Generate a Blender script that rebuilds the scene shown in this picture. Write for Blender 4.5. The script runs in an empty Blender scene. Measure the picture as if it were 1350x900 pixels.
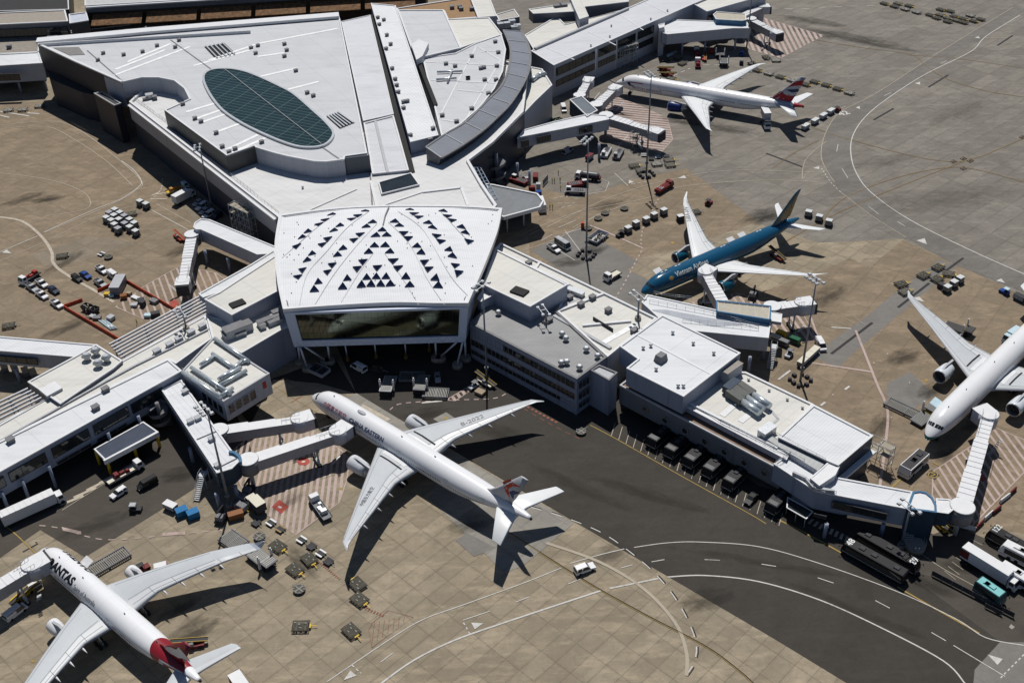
import bpy, bmesh, math, random
from mathutils import Vector, Matrix
random.seed(7)
SC = bpy.context.scene
COL = SC.collection
R = math.radians
# ---- camera as solved from the photograph (metres, z up, camera above the origin)
CH, CF = 185.6163, 1499.5757
FW = Vector((0, .80604764, -.59185065)); RT = Vector((.99954939, -.01776561, -.02419517)); UP = Vector((.03001705, .59158396, .80568443))
def P(px, py, z=0.0):
    """world point at height z seen at photo pixel (px, py)"""
    d = FW*CF + RT*(px-675) - UP*(py-450)
    t = (z-CH)/d.z
    return Vector((d.x*t, d.y*t, z))
def PP(pts, z): return [P(x, y, z) for x, y in pts]

# ---- materials
MATS = {}
def nt(name, rough=.6, metal=0.0, spec=.4):
    m = bpy.data.materials.new(name); m.use_nodes = True
    b = m.node_tree.nodes['Principled BSDF']
    b.inputs['Roughness'].default_value = rough; b.inputs['Metallic'].default_value = metal
    b.inputs['Specular IOR Level'].default_value = spec
    return m, m.node_tree, b
def node(t, kind, **kw):
    n = t.nodes.new(kind)
    for k, v in kw.items(): setattr(n, k, v)
    return n
def math_(t, op, a, b=None, clamp=False):
    n = node(t, 'ShaderNodeMath', operation=op, use_clamp=clamp)
    for i, v in enumerate((a, b)):
        if v is None: continue
        if isinstance(v, (int, float)): n.inputs[i].default_value = v
        else: t.links.new(v, n.inputs[i])
    return n.outputs[0]
def mix(t, f, a, b, mode='MIX'):
    n = node(t, 'ShaderNodeMix', data_type='RGBA', blend_type=mode)
    for s, v in ((0, f), (6, a), (7, b)):
        if isinstance(v, (int, float)): n.inputs[s].default_value = v
        elif isinstance(v, (tuple, list)): n.inputs[s].default_value = (*v[:3], 1)
        else: t.links.new(v, n.inputs[s])
    return n.outputs[2]
def coords(t, rot=0.0, scale=(1, 1, 1), kind='Object'):
    c = node(t, 'ShaderNodeTexCoord'); mp = node(t, 'ShaderNodeMapping')
    mp.inputs['Rotation'].default_value[2] = rot; mp.inputs['Scale'].default_value = scale
    t.links.new(c.outputs[kind], mp.inputs[0]); return mp.outputs[0]
def noise(t, vec, scale, detail=4, rough=.55):
    n = node(t, 'ShaderNodeTexNoise'); n.inputs['Scale'].default_value = scale
    n.inputs['Detail'].default_value = detail; n.inputs['Roughness'].default_value = rough
    t.links.new(vec, n.inputs['Vector']); return n.outputs['Fac']
def ramp(t, fac, *stops):
    r = node(t, 'ShaderNodeValToRGB'); e = r.color_ramp.elements
    while len(e) < len(stops): e.new(.5)
    for i, (p, c) in enumerate(stops):
        e[i].position = p; e[i].color = (c, c, c, 1) if isinstance(c, (int, float)) else (*c, 1)
    t.links.new(fac, r.inputs[0]); return r.outputs[0]
def plain(name, col, rough=.55, metal=0.0, var=.12, scale=.6, spec=.18):
    if name in MATS: return MATS[name]
    m, t, b = nt(name, rough, metal, spec)
    f = noise(t, coords(t), scale, 5, .65)
    lo = tuple(c*(1-var) for c in col); hi = tuple(min(1, c*(1+var)) for c in col)
    t.links.new(ramp(t, f, (.3, lo), (.7, hi)), b.inputs['Base Color'])
    MATS[name] = m; return m
def roofing(name, col, ang, pitch=.75, var=.06, seam=.82, panel=11.0):
    """standing seam metal or membrane sheet roof, seams along direction ang (degrees)"""
    if name in MATS: return MATS[name]
    m, t, b = nt(name, .65, 0, .15)
    v = coords(t, R(-ang))
    s = node(t, 'ShaderNodeSeparateXYZ'); t.links.new(v, s.inputs[0])
    fr = math_(t, 'FRACT', math_(t, 'DIVIDE', s.outputs[1], pitch))
    line = math_(t, 'LESS_THAN', fr, .14)
    fr2 = math_(t, 'FRACT', math_(t, 'DIVIDE', s.outputs[0], panel))
    line2 = math_(t, 'LESS_THAN', fr2, .012)
    f = noise(t, v, .09, 5, .6); f2 = noise(t, coords(t, R(-ang), (.05, 1.2, 1)), .9, 4, .6)
    base = mix(t, ramp(t, f, (.3, 0.0), (.72, 1.0)), tuple(c*(1-var) for c in col), tuple(min(1, c*(1+var*.6)) for c in col))
    base = mix(t, ramp(t, f2, (.4, 0.0), (.8, .35)), base, tuple(c*.8 for c in col))
    st = noise(t, coords(t, R(-ang), (.12, .5, 1)), .5, 6, .7); base = mix(t, ramp(t, st, (.5, 0.0), (.75, .6)), base, tuple(c*.72 for c in col))
    sp = noise(t, v, .35, 5, .75); base = mix(t, ramp(t, sp, (.62, 0.0), (.75, .3)), base, tuple(c*q for c, q in zip(col, (.62, .6, .55))))
    base = mix(t, math_(t, 'MULTIPLY', line, 1-seam), base, (.1, .1, .1))
    base = mix(t, math_(t, 'MULTIPLY', line2, .3), base, (.15, .15, .15))
    t.links.new(base, b.inputs['Base Color'])
    MATS[name] = m; return m
def panelled(name, col, pitch=2.4, rough=.5, dark=.8):
    """wall cladding with vertical joints and faint grime"""
    if name in MATS: return MATS[name]
    m, t, b = nt(name, rough, 0, .35)
    v = coords(t); s = node(t, 'ShaderNodeSeparateXYZ'); t.links.new(v, s.inputs[0])
    a = math_(t, 'ADD', s.outputs[0], math_(t, 'MULTIPLY', s.outputs[1], .9))
    l1 = math_(t, 'LESS_THAN', math_(t, 'FRACT', math_(t, 'DIVIDE', a, pitch)), .035)
    l2 = math_(t, 'LESS_THAN', math_(t, 'FRACT', math_(t, 'DIVIDE', s.outputs[2], 3.1)), .025)
    ln = math_(t, 'MAXIMUM', l1, l2)
    f = noise(t, coords(t, 0, (1, 1, .2)), .5, 5, .6)
    base = mix(t, ramp(t, f, (.3, 0.0), (.75, 1.0)), tuple(c*.88 for c in col), col)
    base = mix(t, math_(t, 'MULTIPLY', ln, 1-dark), base, (.02, .02, .02))
    t.links.new(base, b.inputs['Base Color']); MATS[name] = m; return m
def glass(name, col=(.02, .024, .026), rough=.06):
    if name in MATS: return MATS[name]
    m, t, b = nt(name, rough, 0, .6)
    f = noise(t, coords(t), .35, 3)
    t.links.new(mix(t, f, tuple(c*.6 for c in col), tuple(c*1.4 for c in col)), b.inputs['Base Color'])
    MATS[name] = m; return m

def coated(name, col, rough=.05):
    m, t, b = nt(name, rough, 1.0, .5)
    f = noise(t, coords(t), .5, 3); t.links.new(mix(t, f, tuple(c*.75 for c in col), tuple(c*1.2 for c in col)), b.inputs['Base Color'])
    MATS[name] = m; return m
WHITE = plain('white_paint', (.64, .645, .655), .4, var=.05)
WHITE2 = plain('white_cladding', (.6, .61, .63), .5, var=.06)
LGREY = plain('light_grey_metal', (.38, .39, .41), .45, var=.1)
MGREY = plain('mid_grey_metal', (.17, .17, .18), .65, var=.15)
DGREY = plain('dark_grey_metal', (.05, .05, .055), .75, var=.2)
BLACK = plain('black_rubber', (.015, .015, .016), .7, var=.2)
BLUEP = plain('navy_cladding', (.03, .048, .075), .45, var=.15)
BLUEF = plain('blue_frame', (.05, .14, .25), .4, var=.12)
YELLOW = plain('yellow_paint', (.55, .36, .03), .5, var=.15)
RED = plain('red_paint', (.3, .03, .022), .45, var=.15)
ORANGE = plain('orange_plastic', (.4, .055, .025), .5, var=.12)
MAROON = plain('maroon_paint', (.14, .016, .018), .45, var=.2)
TAN = plain('tan_concrete', (.3, .24, .17), .8, var=.12)
CONC = plain('raw_concrete', (.28, .26, .23), .85, var=.15)
GALV = plain('galvanised_steel', (.45, .47, .49), .35, .4, var=.2, scale=2.5)
DUCT = plain('insulated_duct', (.5, .55, .58), .3, .5, var=.2, scale=1.5)
DARKWALL = panelled('dark_wall_panel', (.024, .026, .036), 3.0)
WALLB = panelled('pale_blue_cladding', (.25, .285, .37), 2.0)
WALLW = panelled('white_wall_panel', (.38, .4, .45), 2.4)
WALLG = panelled('grey_wall_panel', (.14, .15, .175), 3.0)
SHADE = plain('undercroft_concrete', (.055, .052, .05), .85, var=.2)  # darkened concrete: the shade under buildings is put into its colour
GLASS = glass('dark_glass')
GLASSG = glass('green_glass', (.03, .045, .035))
ROOFW = roofing('white_roof_sheet', (.64, .655, .675), -45)
ROOFW2 = roofing('white_roof_sheet_along', (.64, .655, .67), 45)
ROOFC = roofing('cream_roof_membrane', (.6, .59, .55), 45, pitch=2.2, seam=.92)
ROOFG = roofing('pale_grey_roof', (.52, .53, .55), 30, pitch=.9)
ROOFN = roofing('pale_grey_roof_steep', (.58, .59, .62), 118, pitch=.9)
ROOFD = roofing('weathered_grey_roof', (.3, .3, .3), 48, pitch=1.0, var=.15)

# ---- objects
def put(name, me, parent=None):
    o = bpy.data.objects.new(name, me); COL.objects.link(o)
    if parent: o.parent = parent
    return o
def meta(o, label=None, cat=None, group=None, kind=None):
    for k, v in (('label', label), ('category', cat), ('group', group), ('kind', kind)):
        if v: o[k] = v
    return o
def thing(name, label, cat, loc=(0, 0, 0), rz=0.0, group=None):
    o = put(name, None); o.location = loc; o.rotation_euler = (0, 0, rz); o.empty_display_size = .5
    return meta(o, label, cat, group)
def kids(o): return [c for c in bpy.data.objects if c.parent == o]
TREE = {}
def dup(o, loc=None, rz=None, label=None, group=None):
    def cp(s, par):
        c = s.copy(); COL.objects.link(c)
        if par: c.parent = par
        if s not in TREE: TREE[s] = list(s.children)
        for k in TREE[s]: cp(k, c)
        return c
    c = cp(o, None)
    if loc is not None: c.location = loc
    if rz is not None: c.rotation_euler = (0, 0, rz)
    if label: c['label'] = label
    if group: c['group'] = group
    elif 'group' in c: del c['group']
    return c

class MB:
    def __init__(s): s.v = []; s.f = []; s.m = []; s.sm = []
    def add(s, vs, fs, mi=0, smooth=False):
        n = len(s.v); s.v += [tuple(v) for v in vs]
        for f in fs: s.f.append([i+n for i in f]); s.m.append(mi); s.sm.append(smooth)
        return s
    def box(s, x0, x1, y0, y1, z0, z1, mi=0, tx=0.0, ty=0.0, M=None, tx2=None):
        """box; top face pulled in by tx at x0 end, tx2 at x1 end, ty at each y side"""
        if tx2 is None: tx2 = tx
        v = [(x0, y0, z0), (x1, y0, z0), (x1, y1, z0), (x0, y1, z0), (x0+tx, y0+ty, z1), (x1-tx2, y0+ty, z1), (x1-tx2, y1-ty, z1), (x0+tx, y1-ty, z1)]
        if M is not None: v = [M @ Vector(p) for p in v]
        return s.add(v, [(0, 3, 2, 1), (4, 5, 6, 7), (0, 1, 5, 4), (1, 2, 6, 5), (2, 3, 7, 6), (3, 0, 4, 7)], mi)
    def prism(s, top, bot, mi=0, caps=(True, True)):
        n = len(top); fs = [(i, (i+1) % n, n+(i+1) % n, n+i) for i in range(n)]
        s.add(list(bot)+list(top), fs, mi)
        b = len(s.v)-2*n
        if caps[1]: s.f.append([b+n+i for i in range(n)]); s.m.append(mi); s.sm.append(False)
        if caps[0]: s.f.append([b+i for i in reversed(range(n))]); s.m.append(mi); s.sm.append(False)
        return s
    def tube(s, p0, p1, r0, r1=None, n=8, mi=0, smooth=True, cap=True):
        p0 = Vector(p0); p1 = Vector(p1); r1 = r0 if r1 is None else r1
        d = (p1-p0).normalized(); a = d.orthogonal().normalized(); b = d.cross(a)
        vs = []
        for p, r in ((p0, r0), (p1, r1)):
            for k in range(n):
                t = 2*math.pi*k/n; vs.append(p+(a*math.cos(t)+b*math.sin(t))*r)
        s.add(vs, [(k, (k+1) % n, n+(k+1) % n, n+k) for k in range(n)], mi, smooth)
        if cap:
            q = len(s.v)-2*n
            s.f += [[q+k for k in reversed(range(n))], [q+n+k for k in range(n)]]; s.m += [mi, mi]; s.sm += [False, False]
        return s
    def beam(s, p0, p1, w, h=None, mi=0):
        """square bar between two points, w wide (horizontal), h high"""
        p0 = Vector(p0); p1 = Vector(p1); h = h or w
        d = (p1-p0).normalized(); side = d.cross(Vector((0, 0, 1)))
        if side.length < 1e-4: side = Vector((1, 0, 0))
        side.normalize(); u = side.cross(d)
        vs = [p+side*a*w/2+u*b*h/2 for p in (p0, p1) for a, b in ((-1, -1), (1, -1), (1, 1), (-1, 1))]
        return s.add(vs, [(3, 2, 1, 0), (4, 5, 6, 7), (0, 1, 5, 4), (1, 2, 6, 5), (2, 3, 7, 6), (3, 0, 4, 7)], mi)
    def rings(s, rings, mi=0, smooth=True, closed=True, caps=(True, True)):
        n = len(rings[0]); vs = [p for r in rings for p in r]; fs = []
        for i in range(len(rings)-1):
            for k in range(n if closed else n-1):
                fs.append((i*n+k, i*n+(k+1) % n, (i+1)*n+(k+1) % n, (i+1)*n+k))
        s.add(vs, fs, mi, smooth)
        q = len(s.v)-len(vs)
        if caps[0]: s.f.append([q+k for k in reversed(range(n))]); s.m.append(mi); s.sm.append(False)
        if caps[1]: s.f.append([q+len(vs)-n+k for k in range(n)]); s.m.append(mi); s.sm.append(False)
        return s
    def build(s, name, mats, parent=None, world=False, fix=True):
        if world and parent is not None:
            o_ = parent.location
            vs = [(x-o_.x, y-o_.y, z-o_.z) for x, y, z in s.v]
        else: vs = s.v
        me = bpy.data.meshes.new(name); me.from_pydata(vs, [], s.f)
        for m in (mats if isinstance(mats, (list, tuple)) else [mats]): me.materials.append(m)
        me.polygons.foreach_set('material_index', s.m); me.polygons.foreach_set('use_smooth', s.sm)
        if fix:
            b = bmesh.new(); b.from_mesh(me); bmesh.ops.recalc_face_normals(b, faces=b.faces[:]); b.to_mesh(me); b.free()
        me.update()
        return put(name, me, parent)

def area(p): return .5*sum(p[i].x*p[(i+1) % len(p)].y-p[(i+1) % len(p)].x*p[i].y for i in range(len(p)))
def inset(p, d):
    """offset polygon inwards by d (miter joints)"""
    n = len(p); s = 1 if area(p) > 0 else -1; out = []
    for i in range(n):
        a, b, c = p[i-1], p[i], p[(i+1) % n]
        e1 = (b-a).xy.normalized(); e2 = (c-b).xy.normalized()
        n1 = Vector((-e1.y, e1.x))*s; n2 = Vector((-e2.y, e2.x))*s
        m = n1+n2; k = m.dot(n1)
        m = m/k if abs(k) > .25 else n1
        out.append(Vector((b.x+m.x*d, b.y+m.y*d, b.z)))
    return out
def spline(pts, n=8, closed=False):
    L = len(pts); out = []
    for i in range(L if closed else L-1):
        g = lambda k: Vector(pts[k % L]) if closed else Vector(pts[max(0, min(L-1, k))])
        a, b, c, d = g(i-1), g(i), g(i+1), g(i+2)
        for k in range(n):
            t = k/n; out.append(.5*((2*b)+(c-a)*t+(2*a-5*b+4*c-d)*t*t+(3*b-a-3*c+d)*t**3))
    if not closed: out.append(Vector(pts[-1]))
    return out
# ======================= world, sun, camera
w = bpy.data.worlds.new('World'); SC.world = w; w.use_nodes = True
wt = w.node_tree; bg = wt.nodes['Background']
sky = wt.nodes.new('ShaderNodeTexSky'); sky.sky_type = 'NISHITA'; sky.sun_disc = False
SUN_EL = 60.2
sky.sun_elevation = R(SUN_EL); sky.sun_rotation = 0.0; sky.air_density = .8; sky.dust_density = .2; sky.ozone_density = 2
wt.links.new(sky.outputs[0], bg.inputs[0]); bg.inputs[1].default_value = .06
sl = bpy.data.lights.new('sun', 'SUN'); sl.energy = 5.0; sl.angle = R(.5); sl.color = (1, .965, .91)
so = bpy.data.objects.new('sun', sl); COL.objects.link(so); so.rotation_euler = (R(-(90-SUN_EL)), 0, 0); so.location = (0, 60, 300)
cd = bpy.data.cameras.new('camera'); cd.sensor_width = 36; cd.sensor_fit = 'HORIZONTAL'; cd.lens = CF/1350*36; cd.clip_end = 6000; cd.clip_start = 1
co = bpy.data.objects.new('camera', cd); COL.objects.link(co); SC.camera = co
Mx = Matrix((RT, UP, -FW)).transposed().to_4x4(); Mx.translation = (0, 0, CH); co.matrix_world = Mx
SC.view_settings.view_transform = 'Standard'; SC.view_settings.look = 'None'
SC.view_settings.exposure = -.22; SC.view_settings.gamma = 1

# ======================= ground
def concrete(name, c1, c2, slab=(7.6, 6.1), ang=45, joint=.35, stain=.5, streak=45, blot=.35, cvar=.5, off=0):
    m, t, b = nt(name, .85, 0, .2)
    v = coords(t, R(-ang))
    br = node(t, 'ShaderNodeTexBrick'); br.offset = off; br.squash = 1
    br.inputs['Scale'].default_value = 1; br.inputs['Brick Width'].default_value = slab[0]; br.inputs['Row Height'].default_value = slab[1]
    br.inputs['Mortar Size'].default_value = .055; br.inputs['Mortar Smooth'].default_value = .1
    br.inputs['Color1'].default_value = (0, 0, 0, 1); br.inputs['Color2'].default_value = (1, 1, 1, 1); br.inputs['Mortar'].default_value = (.5, .5, .5, 1)
    t.links.new(v, br.inputs[0])
    big = noise(t, v, .017, 6, .6); mid = noise(t, v, .11, 6, .65); fine = noise(t, v, 1.4, 5, .7)
    st = noise(t, coords(t, R(-streak), (.05, .55, 1)), 1.0, 5, .6)
    col = mix(t, ramp(t, big, (.35, 0.0), (.65, 1.0)), c1, c2)
    col = mix(t, ramp(t, br.outputs[0], (.15, 0.0), (.95, min(1, 1.05*cvar))), col, tuple(x*.66 for x in c1))
    b2 = node(t, 'ShaderNodeTexBrick'); b2.offset = off; b2.inputs['Scale'].default_value = 1; b2.inputs['Brick Width'].default_value = slab[0]; b2.inputs['Row Height'].default_value = slab[1]
    b2.inputs['Mortar Size'].default_value = .75; b2.inputs['Mortar Smooth'].default_value = 1.0; t.links.new(v, b2.inputs[0])
    b3 = node(t, 'ShaderNodeTexBrick'); b3.offset = 0; b3.inputs['Scale'].default_value = 1; b3.inputs['Brick Width'].default_value = 67; b3.inputs['Row Height'].default_value = slab[1]; b3.inputs['Mortar Size'].default_value = 0
    b3.inputs['Color1'].default_value = (0, 0, 0, 1); b3.inputs['Color2'].default_value = (1, 1, 1, 1); t.links.new(v, b3.inputs[0])
    col = mix(t, math_(t, 'MULTIPLY', b3.outputs[0], .55*cvar), col, tuple(x*.7 for x in c2))
    dirt = math_(t, 'MULTIPLY', b2.outputs[1], math_(t, 'MULTIPLY', ramp(t, noise(t, v, .16, 4, .7), (.38, 0.0), (.68, 1.0)), joint*1.2))
    col = mix(t, dirt, col, tuple(x*.42 for x in c1))
    col = mix(t, ramp(t, mid, (.42, 0.0), (.75, stain)), col, tuple(x*.5 for x in c1))
    col = mix(t, ramp(t, st, (.48, 0.0), (.72, .5*stain)), col, tuple(x*.55 for x in c1))
    col = mix(t, ramp(t, noise(t, v, .05, 3, .8), (.60, 0.0), (.70, blot)), col, tuple(x*.45 for x in c2))
    col = mix(t, ramp(t, fine, (.3, .0), (.8, .34)), col, tuple(x*.55 for x in c2))
    sp = noise(t, v, .55, 7, .82); col = mix(t, ramp(t, sp, (.48, 0.0), (.66, .85*stain)), col, tuple(x*.5 for x in c1))
    col = mix(t, ramp(t, noise(t, coords(t, R(-ang), (.3, 1, 1)), .3, 6, .75), (.3, .75*stain), (.5, 0.0)), col, tuple(min(1, x*1.22) for x in c1))
    col = mix(t, math_(t, 'MULTIPLY', br.outputs[1], joint), col, (.03, .027, .022))
    t.links.new(col, b.inputs['Base Color'])
    bp = node(t, 'ShaderNodeBump'); bp.inputs['Strength'].default_value = .15; bp.inputs['Distance'].default_value = .05
    t.links.new(fine, bp.inputs['Height']); t.links.new(bp.outputs[0], b.inputs['Normal'])
    MATS[name] = m; return m
TANC = concrete('tan_apron_concrete', (.36, .298, .212), (.315, .268, .196), slab=(6.3, 3.9), joint=.42, cvar=.85, stain=.75)
BRNC = concrete('brown_apron_concrete', (.285, .22, .15), (.245, .195, .138), slab=(7.5, 7.5), ang=52, joint=.32, stain=.75, cvar=.5)
GRYC = concrete('grey_apron_concrete', (.25, .226, .192), (.218, .2, .175), slab=(22, 5.4), ang=40, joint=.42, stain=.7, streak=40, cvar=.75)
PATC = concrete('pale_patch_concrete', (.31, .29, .255), (.275, .262, .235), slab=(7.6, 6.1), joint=.3)
PALB = concrete('pale_brown_concrete', (.26, .215, .16), (.235, .198, .15), slab=(9, 9), ang=52, joint=.3, stain=.5, cvar=.4)
SLATE = concrete('grey_asphalt_old', (.21, .198, .182), (.185, .176, .164), slab=(40, 40), joint=.15, stain=.35, cvar=.2)
ASPH = concrete('black_asphalt', (.058, .051, .043), (.05, .045, .039), slab=(60, 12), joint=.08, stain=.45, streak=-30, blot=.3, cvar=.25)
ASPH2 = concrete('worn_asphalt', (.088, .077, .063), (.073, .064, .054), slab=(40, 40), joint=.1, stain=.4, streak=20)

ZN = [0, 0]
ZONES = (PALB, TANC, BRNC, GRYC, PATC, SLATE, ASPH, ASPH2)
G0 = .1   # top of the paving build-up: what stands on the apron stands here
def level(mat):
    if mat in ZONES: ZN[0] += 1; return ZN[0]*.003-.003
    ZN[1] += 1; return .078+(ZN[1] % 60)*.0004
def sheet(name, pts, mat, z=.004, px=True):
    z = level(mat)
    v = PP(pts, z) if px else [Vector((*q, z)) for q in pts]
    if area(v) < 0: v.reverse()
    return meta(MB().add(v, [list(range(len(v)))]).build(name, mat, fix=False), kind='structure')
sheet('ground', [(-1600, -300), (1600, -300), (1600, 2600), (-1600, 2600)], TANC, 0, px=False)
# zones of different age and colour
sheet('apron', [(560, 330), (700, 300), (840, 330), (830, 235), (930, 250), (985, 290), (1080, 320), (1190, 315), (1350, 390), (1700, 300), (1700, -160), (620, -160), (640, 90)], GRYC, .004)
sheet('apron', [(-260, 135), (330, 135), (420, 330), (180, 480), (-60, 480), (-300, 480)], BRNC, .004)
sheet('apron', [(690, 240), (760, 262), (842, 236), (905, 222), (1000, 292), (890, 330), (812, 345), (862, 372), (812, 398), (700, 352)], BRNC, .008)
sheet('apron', [(1095, 352), (1120, 340), (1147, 352), (1190, 316), (1350, 390), (1500, 440), (1500, 720), (1240, 690), (1150, 660), (900, 480), (985, 392)], BRNC, .008)
sheet('apron_patch', [(700, 330), (762, 300), (842, 345), (800, 375), (780, 384)], SLATE, .012)
sheet('apron_patch', [(1072, 470), (1100, 447), (1145, 415), (1172, 392), (1240, 342), (1262, 350), (1125, 465), (1105, 485)], SLATE, .012)
sheet('apron_patch', [(1170, 505), (1200, 490), (1232, 520), (1196, 545), (1168, 520)], SLATE, .012)
sheet('apron_patch', [(760, 470), (780, 330), (865, 375), (830, 420)], SLATE, .012)
sheet('apron_patch', [(40, 335), (120, 312), (180, 320), (105, 345), (60, 352)], PALB, .012)
sheet('apron_patch', [(218, 215), (260, 222), (300, 330), (262, 300), (235, 262)], PALB, .012)
# taxiway asphalt
sheet('taxiway_asphalt', [(450, 470), (470, 519), (1020, 841), (1130, 908), (1245, 985), (1500, 985), (1500, 800), (1220, 700), (1000, 640), (770, 480), (620, 400), (420, 400)], ASPH, .008)
sheet('taxiway_asphalt', [(-60, 640), (-60, 742), (0, 735), (53, 698), (112, 734), (215, 670), (262, 640), (335, 600), (300, 520), (150, 560)], ASPH2, .008)
sheet('taxiway_asphalt', [(300, 520), (440, 470), (470, 519), (420, 505), (360, 500), (330, 560)], ASPH, .012)
sheet('apron', [(360, 503), (378, 500), (430, 512), (470, 519), (600, 597), (590, 620), (480, 600), (400, 590), (350, 560)], TANC, .012)
ROADG = concrete('worn_grey_road', (.2, .184, .163), (.176, .164, .147), slab=(40, 6), ang=40, joint=.2, stain=.6, streak=40, cvar=.4)
ZONES += (ROADG,)
sheet('road', [(1350, 14), (1300, 48), (1220, 98), (1170, 130), (1140, 155), (1124, 180), (1122, 205), (1130, 230), (1150, 255), (1200, 290), (1280, 330), (1352, 362), (1352, 385), (1262, 350), (1195, 313), (1150, 285), (1108, 253), (1085, 215), (1083, 195), (1090, 172), (1105, 150), (1160, 120), (1240, 68), (1338, 6)], ROADG)
sheet('road', [(1190, 720), (1260, 692), (1500, 800), (1500, 855), (1350, 852), (1318, 845), (1215, 770)], ASPH2, .012)
sheet('road', [(1348, 846), (1318, 846), (1285, 882), (1275, 985), (1500, 985), (1500, 846)], SLATE, .016)
sheet('apron_patch', [(571, 552), (588, 543), (603, 553), (583, 559)], PATC, .012)
sheet('apron_patch', [(470, 518), (600, 597), (590, 606), (455, 524)], PATC, .016)
sheet('apron_patch', [(600, 597), (757, 689), (690, 745), (665, 755), (565, 655)], PATC, .016)
sheet('apron_patch', [(600, 712), (615, 702), (655, 722), (625, 733)], SLATE, .02)

# ---- paint
def worn(name, col, under, lo=.42, hi=.6, scale=1.1, most=.8):
    m, t, b = nt(name, .8, 0, .2); v = coords(t); f = ramp(t, noise(t, v, scale, 6, .75), (lo, 0.0), (hi, most)); g = ramp(t, noise(t, v, .08, 3, .6), (.35, .15), (.7, 1.0))
    t.links.new(mix(t, math_(t, 'MULTIPLY', f, g), col, under), b.inputs['Base Color']); MATS[name] = m; return m
PWHITE = worn('white_line_paint', (.52, .505, .475), (.2, .18, .155), .45, .7)
PFADE = plain('faded_line_paint', (.41, .36, .29), .8, var=.2, scale=.8)
PYEL = plain('yellow_line_paint', (.3, .21, .06), .7, var=.2, scale=1.2)
PYELF = plain('faded_yellow_paint', (.2, .135, .06), .8, var=.25, scale=.8)
PPINK = worn('pink_line_paint', (.44, .345, .32), (.26, .2, .155), .36, .62, .7, .95)
PRED = plain('red_line_paint', (.33, .06, .045), .7, var=.2)
PREDF = plain('faded_red_paint', (.23, .09, .065), .8, var=.3, scale=1.4)
PDARK = plain('dark_drain_grate', (.035, .033, .035), .8, var=.3, scale=2)
def strip(name, pts, width, mat, z=.022, dash=None, smooth=6, px=True, off=0.0):
    """painted line along photo points; dash = (mark, gap) in metres"""
    z = level(mat); width *= .72
    v = [P(x, y, z) for x, y in pts] if px else [Vector((*q, z)) for q in pts]
    if smooth and len(v) > 2: v = spline(v, smooth)
    d = [0]
    for i in range(1, len(v)): d.append(d[-1]+(v[i]-v[i-1]).length)
    def at(s):
        i = 0
        while i < len(d)-2 and d[i+1] < s: i += 1
        k = (s-d[i])/max(1e-6, d[i+1]-d[i]); return v[i].lerp(v[i+1], k), (v[i+1]-v[i]).normalized()
    segs = [(0, d[-1])] if not dash else []
    if dash:
        s = 0
        while s < d[-1]-.1: segs.append((s, min(d[-1], s+dash[0]))); s += dash[0]+dash[1]
    mb = MB()
    for a, b in segs:
        ss = [a]+[q for q in d if a < q < b]+[b]
        pv = []
        for q in ss:
            p, t = at(q); nrm = Vector((-t.y, t.x, 0)); pv += [p+nrm*(off-width/2), p+nrm*(off+width/2)]
        mb.add(pv, [(2*i, 2*i+2, 2*i+3, 2*i+1) for i in range(len(ss)-1)])
    return meta(mb.build(name, mat, fix=False), kind='structure')
def hatch(name, pts, sdir, period, duty, z=.018, base=None, edge=True):
    """gate no-parking box: painted diagonal stripes clipped to the polygon"""
    z = level(PPINK); a = P(*sdir[0], z); b = P(*sdir[1], z); t = (b-a).normalized(); nrm = Vector((-t.y, t.x, 0))
    poly = PP(pts, z)
    if area(poly) < 0: poly.reverse()
    ks = [p.dot(nrm) for p in poly]; k = min(ks)
    mb = MB()
    bm = bmesh.new(); f = bm.faces.new([bm.verts.new(p) for p in poly])
    while k < max(ks):
        b2 = bm.copy()
        for kk, s in ((k, 1), (k+period*duty, -1)):
            bmesh.ops.bisect_plane(b2, geom=b2.verts[:]+b2.edges[:]+b2.faces[:], plane_co=nrm*kk, plane_no=nrm*s, clear_inner=True)
        for fc in b2.faces: mb.add([v.co for v in fc.verts], [list(range(len(fc.verts)))])
        b2.free(); k += period
    bm.free()
    meta(mb.build(name, PPINK, fix=False), kind='structure')
    if edge: strip('stand_outline', pts+[pts[0]], .45, PPINK, z+.004, smooth=0)
hatch('stand_marking', [(403, 560), (449, 592), (460, 606), (458, 630), (447, 662), (389, 705), (335, 665), (318, 640), (300, 598), (330, 575)], ((341, 611), (335, 642)), 1.42, .5)
hatch('stand_marking', [(1306, 561), (1400, 600), (1360, 612), (1279, 695), (1262, 690), (1229, 657), (1230, 621), (1280, 588)], ((1238, 619), (1258, 650)), 1.9, .36)
hatch('stand_marking', [(895, 402), (972, 386), (1059, 414), (1077, 448), (1030, 455), (930, 412)], ((962, 392), (970, 404)), 2.0, .42)
hatch('stand_marking', [(813, 126), (880, 156), (887, 184), (870, 203), (800, 180), (785, 150)], ((810, 160), (870, 166)), 1.9, .62)
hatch('stand_marking', [(1000, 22), (1087, 47), (1029, 77), (984, 64), (975, 40)], ((1030, 40), (1040, 60)), 2.2, .55)
hatch('stand_marking', [(189, 378), (238, 350), (285, 360), (302, 372), (262, 402), (205, 428), (152, 404)], ((213, 364), (227, 402)), 2.0, .3)
for c, pts in (('red_stand_mark', [(358, 668), (368, 658), (381, 667), (371, 677)]), ('red_stand_mark', [(228, 406), (224, 398), (232, 394), (236, 401)]), ('red_stand_mark', [(1290, 632), (1294, 624), (1299, 631), (1296, 635)])): sheet(c, pts, PRED, .03)
sheet('red_stand_mark', [(400+8.5*math.cos(a*.4), 608+5.2*math.sin(a*.4)) for a in range(16)], PRED, .03)
sheet('white_stand_mark', [(397, 609), (399, 607), (403, 607), (401, 609.5)], PWHITE, .034)
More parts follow.
